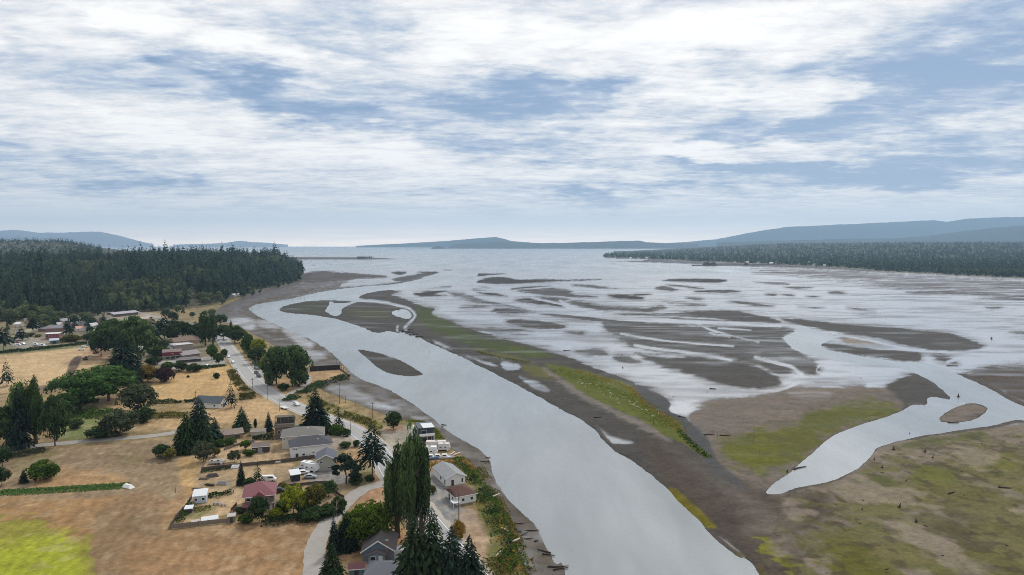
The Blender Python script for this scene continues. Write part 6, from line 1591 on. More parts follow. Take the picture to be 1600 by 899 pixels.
leafy_strip('bank_scrub', 'green scrub along the river bank below the riverside houses', 'scrub', [(716, 716), (735, 738), (752, 762), (768, 790), (785, 825), (797, 860), (812, 905)], 8.0, 1.3, 'green', 6, .30, 'stuff', seed=10, patch=.50)
leafy_strip('bank_scrub', 'brown weeds mixed through the scrub below the riverside houses', 'scrub', [(716, 716), (735, 738), (752, 762), (768, 790), (785, 825), (797, 860), (812, 905)], 9, .8, 'rust', 4, .28, 'stuff', seed=30, patch=.50)
leafy_strip('bank_scrub', 'darker bushes dotted along the scrub below the riverside houses', 'scrub', [(722, 722), (740, 746), (758, 772), (775, 805), (790, 842), (800, 872)], 6, 1.9, 'bushd', 6, .32, 'stuff', seed=31, patch=.58)
leafy_strip('bank_scrub', 'olive weeds on the outer river bank below the riverside houses', 'scrub', [(745, 728), (765, 758), (782, 795), (800, 835), (815, 870), (826, 900)], 5, .7, 'olive', 5, .28, 'stuff', seed=11, patch=.50)
leafy_strip('bank_scrub', 'golden weeds at the bottom river bank', 'scrub', [(770, 870), (785, 900), (800, 940)], 13, .9, 'olive', 4, .3, 'stuff', seed=12, patch=.46)
leafy_strip('bank_scrub', 'scrub between the road and the salty shore', 'scrub', [(480, 622), (510, 636), (545, 650), (580, 662), (605, 668)], 7, 1.8, 'olive', 5, .4, 'stuff', seed=13, patch=.44)
leafy_strip('bank_scrub', 'green scrub on the slope below the seawall lane', 'scrub', [(448, 628), (470, 616), (490, 606), (512, 598), (540, 590)], 7, 2.4, 'bushd', 5, .45, 'stuff', seed=14, patch=.44)
leafy_strip('bank_scrub', 'scrub on the left roadside verge', 'scrub', [(362, 580), (370, 596), (382, 611)], 6, 1.6, 'olive', 5, .4, 'stuff', seed=15, patch=.44)
leafy_strip('bank_scrub', 'roadside scrub along the shore past the parked cars', 'scrub', [(380, 538), (392, 556), (404, 570), (412, 578)], 6, 2.4, 'green', 5, .45, 'stuff', seed=16, patch=.44)
leafy_strip('bank_scrub', 'yellow weeds around the dark modern house', 'scrub', [(640, 660), (668, 664), (684, 680), (692, 694)], 5, 1.2, 'lime', 5, .34, 'stuff', seed=17)
leafy_strip('bank_scrub', 'rusty weeds above the gravel lot', 'scrub', [(668, 728), (685, 726), (708, 722)], 6, 1.1, 'rust', 5, .32, 'stuff', seed=18)
leafy_strip('marsh_grass', 'green marsh plants along the crest of the sand spit', 'marsh grass', [(866, 577), (905, 590), (945, 607), (985, 622), (1020, 646), (1055, 668)], 15, .4, 'marsh', 1.1, .34, 'stuff', seed=19)
leafy_strip('marsh_grass', 'orange-brown marsh plants edging the sand spit', 'marsh grass', [(900, 579), (950, 595), (985, 607), (1004, 630), (1040, 652), (1066, 674)], 6, .5, 'rust', 1.3, .32, 'stuff', seed=20)
leafy_strip('marsh_grass', 'dark shrubby tail of plants at the near end of the sand spit', 'marsh grass', [(1060, 672), (1072, 686), (1090, 702), (1108, 716)], 3.5, .8, 'green', 3, .34, 'stuff', seed=21)
leafy_strip('marsh_grass', 'scattered weeds at the far end of the sand spit', 'marsh grass', [(744, 549), (770, 556), (800, 562), (828, 567)], 6, .6, 'olive', 1.2, .4, 'stuff', seed=22)
leafy_strip('bank_scrub', 'garden plants inside the fenced garden corner', 'plants', [(276, 818), (284, 808), (292, 799), (300, 790)], 3.2, 1.6, 'green', 8, .3, 'stuff', seed=23)
leafy_strip('bank_scrub', 'pale weeds in front of the blue shed', 'plants', [(303, 798), (316, 796), (330, 794)], 4, 1.0, 'olive', 8, .28, 'stuff', seed=24)
leafy_strip('bank_scrub', 'dark bushes across the middle of the fenced yard', 'plants', [(326, 776), (345, 775), (362, 769)], 4, 1.8, 'bushd', 7, .34, 'stuff', seed=25)
leafy_strip('bank_scrub', 'green strip behind the upper yard fence', 'plants', [(314, 739), (340, 735), (366, 731)], 2.5, 1.0, 'bushd', 8, .3, 'stuff', seed=26)
leafy_strip('bank_scrub', 'dense leafy foot of the trees along the field edge', 'plants', [(410, 818), (440, 816), (470, 812), (505, 808), (534, 800)], 6, 3.0, 'bushd', 6, .4, 'stuff', seed=27)

# ------------------------------------------------------------------ vehicles
TYRE = surf('tyre_rubber', (34, 34, 36), .8, .1); HUB = surf('wheel_hub', (150, 152, 154), .4, .05, metal=.6); LAMP = surf('lamp_glass', (220, 220, 214), .2, .05); TAIL = surf('tail_lamp', (140, 30, 30), .3, .05)
PAINT = {k: surf('car_paint_' + k, c, .28, .04, 1, spec=.6) for k, c in {'white': (226, 228, 230), 'silver': (160, 166, 174), 'black': (36, 38, 42), 'red': (140, 44, 44), 'blue': (60, 84, 120), 'grey': (104, 108, 112)}.items()}
_car = {}
def car_parts(style):
    if style in _car: return _car[style]
    if style == 'van':
        prof = [(-2.5, .45), (2.4, .45), (2.5, .95), (2.0, 1.25), (1.5, 2.05), (-2.45, 2.1), (-2.5, 1.2)]
        cab = [(1.42, 1.3), (1.86, 1.3), (1.44, 1.92), (-.2, 1.92), (-.2, 1.3)]
    elif style == 'suv':
        prof = [(-2.25, .45), (2.2, .45), (2.28, .9), (1.15, 1.12), (.6, 1.66), (-2.0, 1.7), (-2.28, 1.1)]
        cab = [(1.02, 1.14), (.54, 1.6), (-1.9, 1.62), (-2.06, 1.14)]
    else:
        prof = [(-2.2, .4), (2.15, .4), (2.25, .75), (1.1, .96), (.45, 1.42), (-1.05, 1.44), (-1.7, 1.02), (-2.25, .92)]
        cab = [(.98, .98), (.42, 1.38), (-1.02, 1.39), (-1.55, 1.02)]
    body = MB(); w = .9
    ins = [(p[0] * .985, .45 + (p[1] - .45) * .985) for p in prof]
    n = len(prof)
    rings = [[(p[0], -w * .92, p[1]) for p in ins], [(p[0], -w * (1 if p[1] < 1.1 else .86), p[1]) for p in prof], [(p[0], w * (1 if p[1] < 1.1 else .86), p[1]) for p in prof], [(p[0], w * .92, p[1]) for p in ins]]
    vs = [v for r_ in rings for v in r_]
    fs = [tuple(range(n)), tuple(range(3 * n, 4 * n))] + [(k * n + i, k * n + (i + 1) % n, (k + 1) * n + (i + 1) % n, (k + 1) * n + i) for k in range(3) for i in range(n)]
    body.add(vs, fs)
    glass = MB().prism(cab, 'y', -w * .93, w * .93)
    wheel = MB().tube([(0, -.12, 0), (0, .12, 0)], [.33, .33], 12); hub = MB().tube([(0, -.13, 0), (0, .13, 0)], [.17, .17], 8)
    lamp = MB().box(-.05, .05, -.18, .18, -.08, .08)
    _car[style] = (body.mesh('body'), glass.mesh('windows'), wheel.mesh('wheel'), hub.mesh('hub'), lamp.mesh('headlight'))
    return _car[style]
def car(u, v, ang, paint, label, style='sedan', group=None, cat='car', lift=.08):
    x, y, z = on(u, v)
    o = empty({'van': 'parked_van', 'suv': 'suv'}.get(style, 'car'), (x, y, z + lift), ang)
    b, gl, wh, hb, lp = car_parts(style)
    link('body', b, PAINT[paint], o); link('windows', gl, GLS, o)
    for sx in (-1.4, 1.4):
        for sy in (-.82, .82):
            w = link('wheel', wh, TYRE, o, loc=(sx, sy, .33)); link('hub', hb, HUB, w)
    for sy in (-.6, .6):
        link('headlight', lp, LAMP, o, loc=(2.2, sy, .68)); link('tail_light', lp, TAIL, o, loc=(-2.23, sy, .8))
    return tag(o, label, cat, group)
def heading(p, q):
    a, b = on(*p), on(*q)
    return math.atan2(b[1] - a[1], b[0] - a[0])
hd = heading((440, 627), (475, 642))
car(463.5, 634, hd, 'white', 'white car driving on the road past the flat-roofed building', 'suv')
hd2 = heading((356, 543), (370, 562))
car(364, 567.5, hd2, 'white', 'white car with dark windows on the road beyond the tan field', 'suv')
car(357.5, 558.5, hd2, 'white', 'small white car at the edge of the road by the store lot')
car(345.5, 536.5, hd2, 'white', 'white car farthest along the road at the poplars', 'van')
x_, y_, z_ = on(444, 639)
o = empty('flatbed_trailer', (x_, y_, z_ + .1), hd)
MB().box(-2.6, 2.6, -1.15, 1.15, .6, .8).build('deck', R_WHT, o); MB().tube([(2.6, 0, .6), (3.8, 0, .5)], [.06, .06], 5).build('hitch', METAL, o)
[link('wheel', _car['suv'][2], TYRE, o, loc=(sx, sy, .33)) for sx in (-.5, .4) for sy in (-1.1, 1.1)]
tag(o, 'bright white flatbed trailer parked at the roadside', 'trailer')
for k, (u, v, p, lb) in enumerate([(400.5, 577, 'grey', 'farthest dark vehicle in the roadside pullout'), (401, 584.5, 'black', 'middle dark vehicle in the roadside pullout'), (404.5, 589.5, 'black', 'nearest dark vehicle in the roadside pullout'), (417.5, 570, 'grey', 'grey vehicle parked under the cottonwood pair')]):
    car(u, v, hd2 + .2, p, lb, 'suv')
car(478.5, 592.5, .3, 'white', 'white car parked on the seawall lane', 'sedan')
car(485, 747.5, .06, 'silver', 'silver car parked beside the gabled house', 'sedan')
car(474, 741, .25, 'white', 'white car behind the silver parked car', 'sedan'); car(467, 738, .5, 'grey', 'grey car tucked behind the white parked car', 'suv')
car(420, 752.5, .1, 'white', 'white van half hidden behind the red-roofed house', 'van', cat='van'); car(436, 770, .2, 'black', 'dark pickup beside the red-roofed house', 'suv', cat='pickup')
car(127, 548, .5, 'white', 'nearer white vehicle on the far tan field', 'suv'); car(132.5, 543.5, .5, 'white', 'farther white vehicle on the far tan field', 'suv')
for k, (u, v, p, st, lb) in enumerate([(27, 541, 'white', 'van', 'white van at the left end of the compound lot'), (36, 539, 'white', 'suv', 'white vehicle second in the compound lot'), (29, 537, 'red', 'sedan', 'red car behind the vans in the compound lot'), (56, 540, 'white', 'van', 'white van in the middle of the compound lot'), (66, 541.5, 'white', 'van', 'white van at the right end of the compound lot'), (68, 507.5, 'white', 'van', 'first white van in the back row of the compound'), (75, 507, 'white', 'suv', 'second vehicle in the back row of the compound'), (83, 506, 'silver', 'suv', 'third vehicle in the back row of the compound'), (91, 505.5, 'white', 'van', 'fourth vehicle in the back row of the compound'), (96, 523, 'white', 'van', 'white van beside the red and white building'), (240, 567, 'white', 'suv', 'white vehicle at the left of the store lot'), (323, 573, 'white', 'sedan', 'white car at the right of the store lot'), (225, 500, 'white', 'sedan', 'white car by the tan-roofed low building'), (232, 497.5, 'white', 'suv', 'second white car by the tan-roofed low building'), (176, 565, 'white', 'suv', 'white vehicle under the massive dark fir')]):
    car(u, v, random.uniform(-.4, .4), p, lb, st)
def camper(u, v, ang, L, Hh, label, mat=TRIM, name='camper_trailer', cat='camper'):
    x, y, z = on(u, v)
    o = empty(name, (x, y, z), ang)
    MB().prism([(-L / 2, .6), (L / 2 - .3, .6), (L / 2, 1.2), (L / 2 - .5, Hh), (-L / 2 + .2, Hh), (-L / 2, Hh - .4)], 'y', -1.2, 1.2).build('body', mat, o)
    for wx in (-L * .28, L * .1): window(o, wx - .5, wx + .5, 1.4, 2.0, -1.2)
    door(o, L * .22, L * .22 + .7, 2.3, -1.2)
    [link('wheel', _car['suv'][2], TYRE, o, loc=(sx, sy, .33)) for sx in (-.4, .5) for sy in (-1.05, 1.05)]
    MB().box(-.5, .5, -.4, .4, Hh, Hh + .2).build('vent', METAL, o)
    return tag(o, label, cat)
camper(488, 736.5, -.3, 5.5, 3.2, 'white camper trailer against the gabled house'); camper(480, 733, -.3, 4.2, 2.9, 'smaller white camper left of the larger one')
camper(214, 548, .1, 9, 3.4, 'long white trailer home below the tall leafy tree'); camper(242, 540, .25, 11, 3.6, 'long white trailer home left of the brown lodge'); camper(340, 725, .15, 6, 1.5, 'low pale boat trailer in the dry yard', surf('pale_canvas', (176, 172, 166), .8), 'covered_trailer', 'trailer')
camper(671, 711, .1, 6.5, 3.4, 'white motorhome beside the boats on the bank', TRIM, 'motorhome', 'motorhome'); camper(682, 701, .05, 8.5, 3.2, 'longer white trailer behind the boats on the bank', surf('off_white', (214, 206, 198), .6, .05), 'box_trailer', 'trailer'); camper(694, 704, .05, 5.0, 3.0, 'ribbed pale trailer right of the long one behind the boats', surf('ribbed_white', (208, 204, 202), .6, .1, 1, stripes=('X', 4)), 'box_trailer', 'trailer')
# canoes on the fence line
def hull(L, W, D, name='hull'):
    m = MB(); n = 9; rings = []
    for i in range(n):
        t = i / (n - 1); x = (t - .5) * L
        w = W / 2 * (math.sin(math.pi * min(t * .75 + .25, 1 - .001)) ** .6 if t < .96 else .05) * (1 - max(0, (t - .6) / .4) ** 2 * .95)
        z0 = D * .35 * max(0, (t - .7) / .3) ** 2
        rings.append([(x, -w, D * (1 + .25 * t)), (x, -w * .8, D * .35 + z0), (x, 0, z0), (x, w * .8, D * .35 + z0), (x, w, D * (1 + .25 * t))])
    vs = [v for r_ in rings for v in r_]
    fs = [(i * 5 + k, (i + 1) * 5 + k, (i + 1) * 5 + k + 1, i * 5 + k + 1) for i in range(n - 1) for k in range(4)] + [(i * 5, i * 5 + 4, (i + 1) * 5 + 4, (i + 1) * 5) for i in range(n - 1)] + [(0, 1, 2, 3, 4)]
    return m.add(vs, fs)
for (u, v, lb) in [(431, 724, 'left of two white overturned canoes by the yard fence'), (443.5, 722.5, 'right of two white overturned canoes by the yard fence')]:
    x, y, z = on(u, v); o = empty('canoe', (x, y, z + .9), .05); o.rotation_euler = (math.pi, 0, .05)
    hull(3.6, .9, .45).build('hull', TRIM, o); MB().box(-1.6, 1.2, -.05, .05, .5, .56).build('keel', WOODG, o); tag(o, lb, 'canoe')
def boat(u, v, ang, L, colr, label, land=True, mast=0, z=None):
    x, y, zz = on(u, v) if z is None else (*unproj(u, v, 0), z)
    o = empty('boat', (x, y, zz), ang)
    hull(L, L * .32, L * .14).build('hull', colr, o)
    c = MB().prism([(-L * .3, L * .14), (L * .12, L * .15), (L * .04, L * .30), (-L * .26, L * .30)], 'y', -L * .11, L * .11).build('cabin', TRIM, o)
    MB().box(-L * .2, L * .0, -L * .113, L * .113, L * .20, L * .27).build('window', GLS, c)
    if mast: MB().tube([(0, 0, L * .2), (0, 0, mast)], [.09, .05], 5).build('mast', METAL, o)
    return tag(o, label, 'boat')
BLUEH = surf('blue_hull', (96, 130, 170), .4, .1); WHH = surf('white_hull', (212, 216, 220), .4, .06)
boat(675, 718, .05, 6.5, BLUEH, 'left blue-hulled boat stored on the bank'); boat(686, 717, .08, 6.0, BLUEH, 'middle blue-hulled boat stored on the bank'); boat(697, 717, .0, 6.2, WHH, 'right white-hulled boat stored on the bank')
for k, (u, v, mst) in enumerate([(478, 406.4, 0), (486, 409, 12), (506, 408.6, 12), (490, 415.4, 0), (512, 412.6, 13), (517, 414, 12), (466, 414.6, 0), (463, 409, 0), (524, 407.4, 10), (456, 389.5, 0)]):
    boat(u, v, random.uniform(0, 3), 10, WHH if k % 3 else NAVY, 'small boat moored in the anchorage off the left point', mast=mst, z=-.2)['group'] = 'boats in the far anchorage'
# small digger and loader on the far field
def digger(u, v, ang, label, c):
    x, y, z = on(u, v); o = empty('excavator', (x, y, z), ang)
    for s in (-1, 1): MB().prism([(-1.6, .3), (-1.3, 0), (1.3, 0), (1.6, .3), (1.3, .7), (-1.3, .7)], 'y', s * 1.1 - .25, s * 1.1 + .25).build('track', TYRE, o)
    b = MB().box(-1.4, 1.2, -1.1, 1.1, .75, 1.7).build('body', c, o); MB().prism([(.0, 1.7), (1.2, 1.7), (1.0, 2.9), (.0, 2.9)], 'y', -1.0, .1).build('cab', GLS, b)
    MB().tube([(1.0, .5, 1.4), (2.8, .5, 3.6), (4.4, .5, 2.4)], [.22, .2, .16], 5).build('boom', c, o); MB().prism([(4.2, 2.4), (4.8, 2.2), (4.6, 1.0), (4.0, 1.2)], 'y', .1, .9).build('bucket', METAL, o)
    return tag(o, label, 'excavator')
digger(133, 563, .3, 'dark excavator working on the berm of the far tan field', surf('olive_machine', (84, 84, 60), .6)); digger(149, 552.5, 2.6, 'small rusty excavator at the back of the far tan field', surf('rust_machine', (128, 82, 60), .6))

# ------------------------------------------------------------------ poles, posts, fences
POLEW = surf('pole_timber', (104, 92, 82), .9, .2, 3)
def pole(u, v, top, label, arm=True, r=.16, lamp=False, name='utility_pole', cat='utility pole', group=None):
    x, y, z = on(u, v); m, dep = mpp(u, v); h = (v - top) * m / math.cos(dep)
    o = empty(name, (x, y, z), random.uniform(-.3, .3))
    MB().tube([(0, 0, -.5), (0, 0, h)], [r, r * .7], 7).build('shaft', POLEW, o)
    if arm:
        a = MB().box(-1.1, 1.1, -.07, .07, h - .9, h - .75).build('crossarm', POLEW, o)
        for s in (-1, -.5, .5, 1): MB().tube([(s, 0, h - .75), (s, 0, h - .5)], [.05, .05], 5).build('insulator', GLS, a)
    if lamp:
        MB().box(-.3, .3, -.2, .2, h - .1, h + .1).build('lamp', LAMP, o)
    return tag(o, label, cat, group)
for (u, v, tp, lb) in [(369, 592, 574, 'utility pole at the road edge nearest the tan field'), (395, 611, 591, 'utility pole beside the rounded roadside hedge'), (418.6, 625, 601, 'utility pole on the road verge at the inside of the curve'), (436.5, 643, 623, 'utility pole above the flat-roofed building'), (413, 594, 568, 'utility pole left of the cottonwood pair'), (436, 599, 582, 'utility pole in front of the cottonwood pair'), (305, 581, 564, 'utility pole at the top of the tan field'), (373, 526, 515, 'utility pole by the dark clump at the bend'), (387, 551, 537, 'utility pole among the roadside scrub'), (401, 577, 556, 'lamp pole at the roadside pullout'), (547.5, 681, 654, 'utility pole right of the thin fir by the road'), (530.5, 631, 599, 'tall utility pole at the shore bank'), (582.5, 654, 629, 'utility pole left of the dark round bank tree'), (717, 817, 772, 'utility pole in the riverside gravel lot'), (306, 628, 611, 'thin pole at the bottom of the tan field'), (554.5, 739, 717, 'thin pole left of the tall ragged fir')]:
    pole(u, v, tp, lb)
pole(219, 662, 640, 'white-topped lamp pole beside the willow shrub', False, .1, True, 'lamp_post', 'lamp post')
PILE = surf('tarred_pile', (58, 52, 48), .9, .25, 2)
for k, (u, v, tp, lb) in enumerate([(822, 549, 536, 'tall lone pile on the green edge of the spit'), (1178, 692, 670, 'tall lone pile on the bright green flat'), (1187, 706, 699, 'short stump post below the tall pile on the green flat'), (792, 420, 412, 'channel marker standing far out in the water'), (469.5, 466, 456, 'navigation pile with crosspiece at the river bend'), (476, 471, 463, 'second navigation pile at the river bend'), (457, 471, 465, 'small pile left of the river bend markers'), (401, 500, 493, 'pile on the mud at the left river bend'), (540, 630, 619, 'left low post on the salt flat'), (555, 634, 625, 'right low post on the salt flat'), (522, 566, 557, 'pile in the river off the mud, first of the row'), (526, 569, 561, 'pile in the river off the mud, second of the row'), (552, 589, 581, 'pile with crosspiece off the seawall corner'), (471, 549, 543, 'stubby pile on the wet mud near the cottonwoods'), (1021, 645.5 + 18, 655, 'leaning post at the dark sand bank'), (1121, 683, 677, 'stub post beside the driftwood log on the flat'), (802, 568, 563, 'stub post in the pool of the spit'), (847, 603, 597, 'stub post at the river edge of the spit'), (891, 623, 617, 'stub post on the dark sand below the spit plants'), (671, 553, 548, 'thin stake standing in the river')]):
    pole(u, v, tp, lb, False, .13 if v < 500 else .11, name='pile', cat='pile')
for k in range(5):
    pole([531.5, 534, 537, 540.5, 542.5][k], [580, 581, 582, 584, 586][k], [566, 571, 574, 577, 580][k], ['first', 'second', 'third', 'fourth', 'fifth'][k] + ' mooring pile from the left along the seawall end', False, .2, name='pile', cat='pile')
# seawall basin
SHEET = surf('sheet_piling', (40, 38, 40), .7, .3, .6, .2, stripes=('X', 2.0))
def wall_line(name, label, pts, h, th, mat, cat='wall', base=-.6, capm=None):
    q = [np.array(on(u, v)[:2]) for u, v in pts]
    c = np.mean(q, 0); z = 0.0
    o = empty(name, (c[0], c[1], 0)); tag(o, label, cat)
    for a, b in zip(q[:-1], q[1:]):
        ln = np.linalg.norm(b - a); ang = math.atan2(*(b - a)[::-1]); n = max(1, int(ln / 4))
        mid_ = (a + b) / 2 - c
        for k in range(n):
            f = (k + .5) / n; p = a + (b - a) * f - c
            MB().box(-ln / n / 2 + .03, ln / n / 2 - .03, -th / 2, th / 2, base, h + random.uniform(-.05, .05)).build('panel', mat, o, loc=(p[0], p[1], 0), rot=(0, 0, ang))
        MB().box(-ln / 2, ln / 2, -th / 2 - .15, th / 2 + .15, h + .06, h + .3).build('cap', capm or WOODG, o, loc=(mid_[0], mid_[1], 0), rot=(0, 0, ang))
    return o
wall_line('seawall', 'dark sheet-pile seawall closing the little basin', [(484, 580.5), (532, 577.5)], 5.4, .5, SHEET)
wall_line('seawall', 'end wall of the little basin at the river', [(532, 577.5), (545, 590)], 2.8, .5, SHEET)
def rock_mesh(seed):
    g = random.Random(seed); bm = bmesh.new(); bmesh.ops.create_icosphere(bm, subdivisions=1, radius=1)
    for v in bm.verts: v.co = Vector((v.co.x * g.uniform(.7, 1.2), v.co.y * g.uniform(.7, 1.2), v.co.z * g.uniform(.5, .9)))
    me = bpy.data.meshes.new('rock'); bm.to_mesh(me); bm.free(); return me
ROCKM = surf('dark_rock', (84, 80, 76), .95, .35, 1.2, .3); rocks = [rock_mesh(k) for k in range(5)]
g5 = random.Random(8)
for k in range(46):
    f = g5.random(); u = 492 + 54 * f; v = 603 - 15 * f + g5.uniform(-2, 4)
    x, y, z = on(u, v); s = g5.uniform(.5, 1.2)
    tag(link('boulder', rocks[k % 5], ROCKM, None, (x, y, z + s * .3), (g5.random(), g5.random(), g5.uniform(0, 6)), (s, s, s)), 'dark boulder in the rock revetment below the seawall', 'boulder', 'boulders of the revetment')
for k in range(30):
    f = g5.random(); pts = [(760, 775), (775, 800), (800, 830), (815, 850), (812, 835), (765, 780), (690, 668), (765, 720)]; p = pts[k % len(pts)]
    x, y, z = on(p[0] + g5.uniform(-9, 9), p[1] + g5.uniform(-7, 7)); s = g5.uniform(.25, .7)
    tag(link('boulder', rocks[k % 5], ROCKM, None, (x, y, z + s * .3), (g5.random(), g5.random(), g5.uniform(0, 6)), (s, s, s)), 'dark boulder on the muddy left river bank', 'boulder', 'boulders on the left river bank')
def fence(pts, h, label, mat=WOODG, step=2.6, solid=True):
    q = np.array([on(u, v)[:2] for u, v in pts]); c = q.mean(0); z0 = H(*c)
    o = empty('fence', (c[0], c[1], z0)); tag(o, label, 'fence')
    for a, b in zip(q[:-1], q[1:]):
        ln = np.linalg.norm(b - a); n = max(1, int(round(ln / step))); ang = math.atan2(*(b - a)[::-1])
        for k in range(n):
            p = a + (b - a) * (k + .5) / n; s = a + (b - a) * k / n
            zz = H(*p) - z0
            MB().box(-.07, .07, -.07, .07, -.3, h + .15).build('post', mat, o, loc=(s[0] - c[0], s[1] - c[1], zz), rot=(0, 0, ang))
            w = ln / n / 2 - .05
            if solid: MB().box(-w, w, -.03, .03, .1, h * random.uniform(.9, 1.0)).build('panel', mat, o, loc=(p[0] - c[0], p[1] - c[1], zz), rot=(0, 0, ang))
            else:
                for zr in (.45, .95): MB().box(-w, w, -.03, .03, h * zr - .12, h * zr).build('rail', mat, o, loc=(p[0] - c[0], p[1] - c[1], zz), rot=(0, 0, ang))
DKW = surf('dark_fence_boards', (86, 78, 72), .9, .25, 2)
fence([(266, 827), (285, 825), (310, 822), (340, 819), (368, 816)], 1.5, 'grey board fence along the bottom of the garden'); fence([(266, 827), (275, 812), (290, 795), (300, 780)], 1.5, 'side fence rising along the left of the garden', DKW)
fence([(313, 742), (322, 722), (328, 706)], 1.2, 'pale post fence at the left of the upper yard', WOODG, 2.6, False); fence([(315, 737), (345, 733), (385, 729), (415, 726), (455, 722), (492, 716)], 1.5, 'long dark board fence across the yards', DKW)
fence([(350, 705), (365, 699), (385, 694), (398, 692)], 1.3, 'low board fence below the bright green shrubs', WOODG); fence([(430, 765), (460, 761), (495, 757), (520, 756)], 1.2, 'dark fence below the parked vehicles', DKW); fence([(512, 760), (530, 776), (538, 780)], 1.2, 'short dark fence at the bend of the gravel lane', DKW)
fence([(278, 683), (330, 695), (352, 690), (378, 684)], 1.5, 'fence behind the brown bungalow hedge', DKW); fence([(360, 812), (361, 800), (370, 790)], 1.1, 'curved low fence path beside the red-roofed house', surf('red_brown_boards', (104, 70, 62), .9, .2, 2))
# yard clutter
def clutter(name, label, cat, u, v, builder, mat):
    x, y, z = on(u, v); o = empty(name, (x, y, z), random.uniform(-.5, .5)); builder(o, mat); tag(o, label, cat)
def pile_b(o, mat):
    for k in range(9): MB().tube([(-1.6, 0, 0), (1.6, random.uniform(-.2, .2), random.uniform(-.05, .05))], [.12, .1], 6).build('log', mat, o, loc=(random.uniform(-.3, .3), (k % 4 - 1.5) * .3, .15 + (k // 4) * .25), rot=(0, 0, random.uniform(-.15, .15)))
def bench_b(o, mat):
    for k in range(3):
        t = MB().box(-.7, .7, -.35, .35, .68, .76).build('tabletop', mat, o, loc=(k * 1.6 - 1.6, random.uniform(-.3, .3), 0), rot=(0, 0, random.uniform(-.4, .4)))
        for sx in (-.55, .55): MB().box(sx - .05, sx + .05, -.3, .3, 0, .68).build('leg', mat, o, loc=t.location, rot=t.rotation_euler)
def tarp_b(o, mat):
    vs = [(-2, -1, 0), (2, -1, 0), (2.2, 1, 0), (-2.1, 1.1, 0), (-1.4, -.4, 1.1), (1.2, -.5, 1.3), (1.3, .5, 1.0), (-1.3, .5, 1.2)]
    MB().add(vs, [(0, 1, 5, 4), (1, 2, 6, 5), (2, 3, 7, 6), (3, 0, 4, 7), (4, 5, 6, 7)]).build('cover', mat, o)
    MB().tube([(-2, -1.05, .1), (2, -1.05, .12)], [.05, .05], 5).build('rope', POLEW, o)
clutter('log_pile', 'heap of dark logs in the middle of the fenced yard', 'log pile', 328, 759, pile_b, PILE); clutter('timber_stack', 'pale timber stacked by the upper yard fence', 'timber', 319, 749, pile_b, WOODG); clutter('timber_stack', 'grey timber stacked left of the blue shed', 'timber', 309, 765, pile_b, WOODG)
clutter('garden_tables', 'cluster of garden tables on the dry lawn by the red-roofed house', 'tables', 343, 790, bench_b, surf('painted_tables', (150, 148, 146), .7, .2)); clutter('covered_heap', 'white tarpaulin heap by the pair of small firs', 'tarpaulin', 369, 731, tarp_b, TRIM); clutter('covered_heap', 'grey covered heap in the fenced yard', 'tarpaulin', 348, 757, tarp_b, surf('grey_tarp', (140, 138, 134), .8, .2)); clutter('covered_heap', 'dark covered heap beside the timber stacks', 'tarpaulin', 332, 745, tarp_b, DKW); clutter('covered_heap', 'white tarpaulin at the end of the vegetable rows', 'tarpaulin', 200, 762, tarp_b, TRIM)
clutter('bench', 'pale bench in the shade under the big maples', 'bench', 166, 617, bench_b, surf('pale_bench', (190, 170, 150), .8)); clutter('roadside_sign', 'small white and red cabinet beside the poplars', 'cabinet', 604, 785, lambda o, m: (MB().box(-.5, .5, -.4, .4, 0, 1.5).build('body', m, o), MB().box(-.55, .55, -.45, .45, 1.5, 1.62).build('lid', MAROON, o)), TRIM)
pole(274, 770, 762, 'dark post standing in the brown field', False, .14, name='post', cat='post')

# ------------------------------------------------------------------ driftwood and stumps
PALEW = surf('bleached_wood', (198, 186, 170), .9, .2, 2, .2); DARKW = surf('sodden_wood', (62, 52, 46), .9, .3, 2, .3)
def log(u, v, L, r, ang, mat, label, group=None, zoff=0.0):
    x, y, z = on(u, v); z = max(z, 0)
    g = random.Random(int(u * 7 + v)); b = g.uniform(-.06, .06) * L
    o = MB().tube([(-L / 2, 0, r * .8), (-L * .2, b, r * 1.0), (L * .2, b * .6, r * .9), (L / 2, 0, r * 1.1)], [r, r * .92, r * .8, r * .55], 7)
    for k in range(3):
        a = g.uniform(0, 6.28); xx = -L * .42 + g.uniform(0, .2) * L
        o.tube([(xx, 0, r), (xx - .2, math.cos(a) * r * 2.2, r + abs(math.sin(a)) * r * 2.2)], [r * .3, r * .12], 4)
    ob = o.build('driftwood_log', mat, None, True, loc=(x, y, z + zoff), rot=(0, 0, ang))
    return tag(ob, label, 'driftwood', group)
log(772, 777, 5.5, .32, .9, PALEW, 'pale straight log on the bank right of the maroon-roofed cottage'); log(800, 848, 6.0, .32, .75, PALEW, 'long pale log lying on the bank near the bottom'); log(789, 829, 3, .3, -.9, PALEW, 'short pale log above the long one near the bottom'); log(706, 710, 5, .35, 1.2, PALEW, 'left of two pale beams on the bank beside the boats'); log(713, 711, 5, .35, 1.0, PALEW, 'right of two pale beams on the bank beside the boats'); log(779, 866, 4, .2, 1.2, PALEW, 'thin pale branch on the weedy bottom bank'); log(767, 788, 3, .25, -1.3, PALEW, 'short pale log at the scrub edge')
for k, (u, v, L, a) in enumerate([(780, 793, 4, .3), (786, 800, 3.5, 1.2), (783, 806, 3, -.3), (812, 819, 5, .15), (832, 830, 6, .1), (818, 836, 5, .8), (825, 843, 4, .2), (850, 862, 6, 2.6), (857, 868, 5, -.3), (872, 886, 8, .05), (876, 890, 6, .3), (838, 846, 2, .6), (832, 874, 2.4, 1.2), (762, 716, 4, .6), (757, 722, 5, .2), (694, 666, 4, -.4)]):
    log(u, v, L * .7, .2, a, DARKW, 'dark sodden log stranded on the muddy left river bank', 'dark logs on the left river bank')
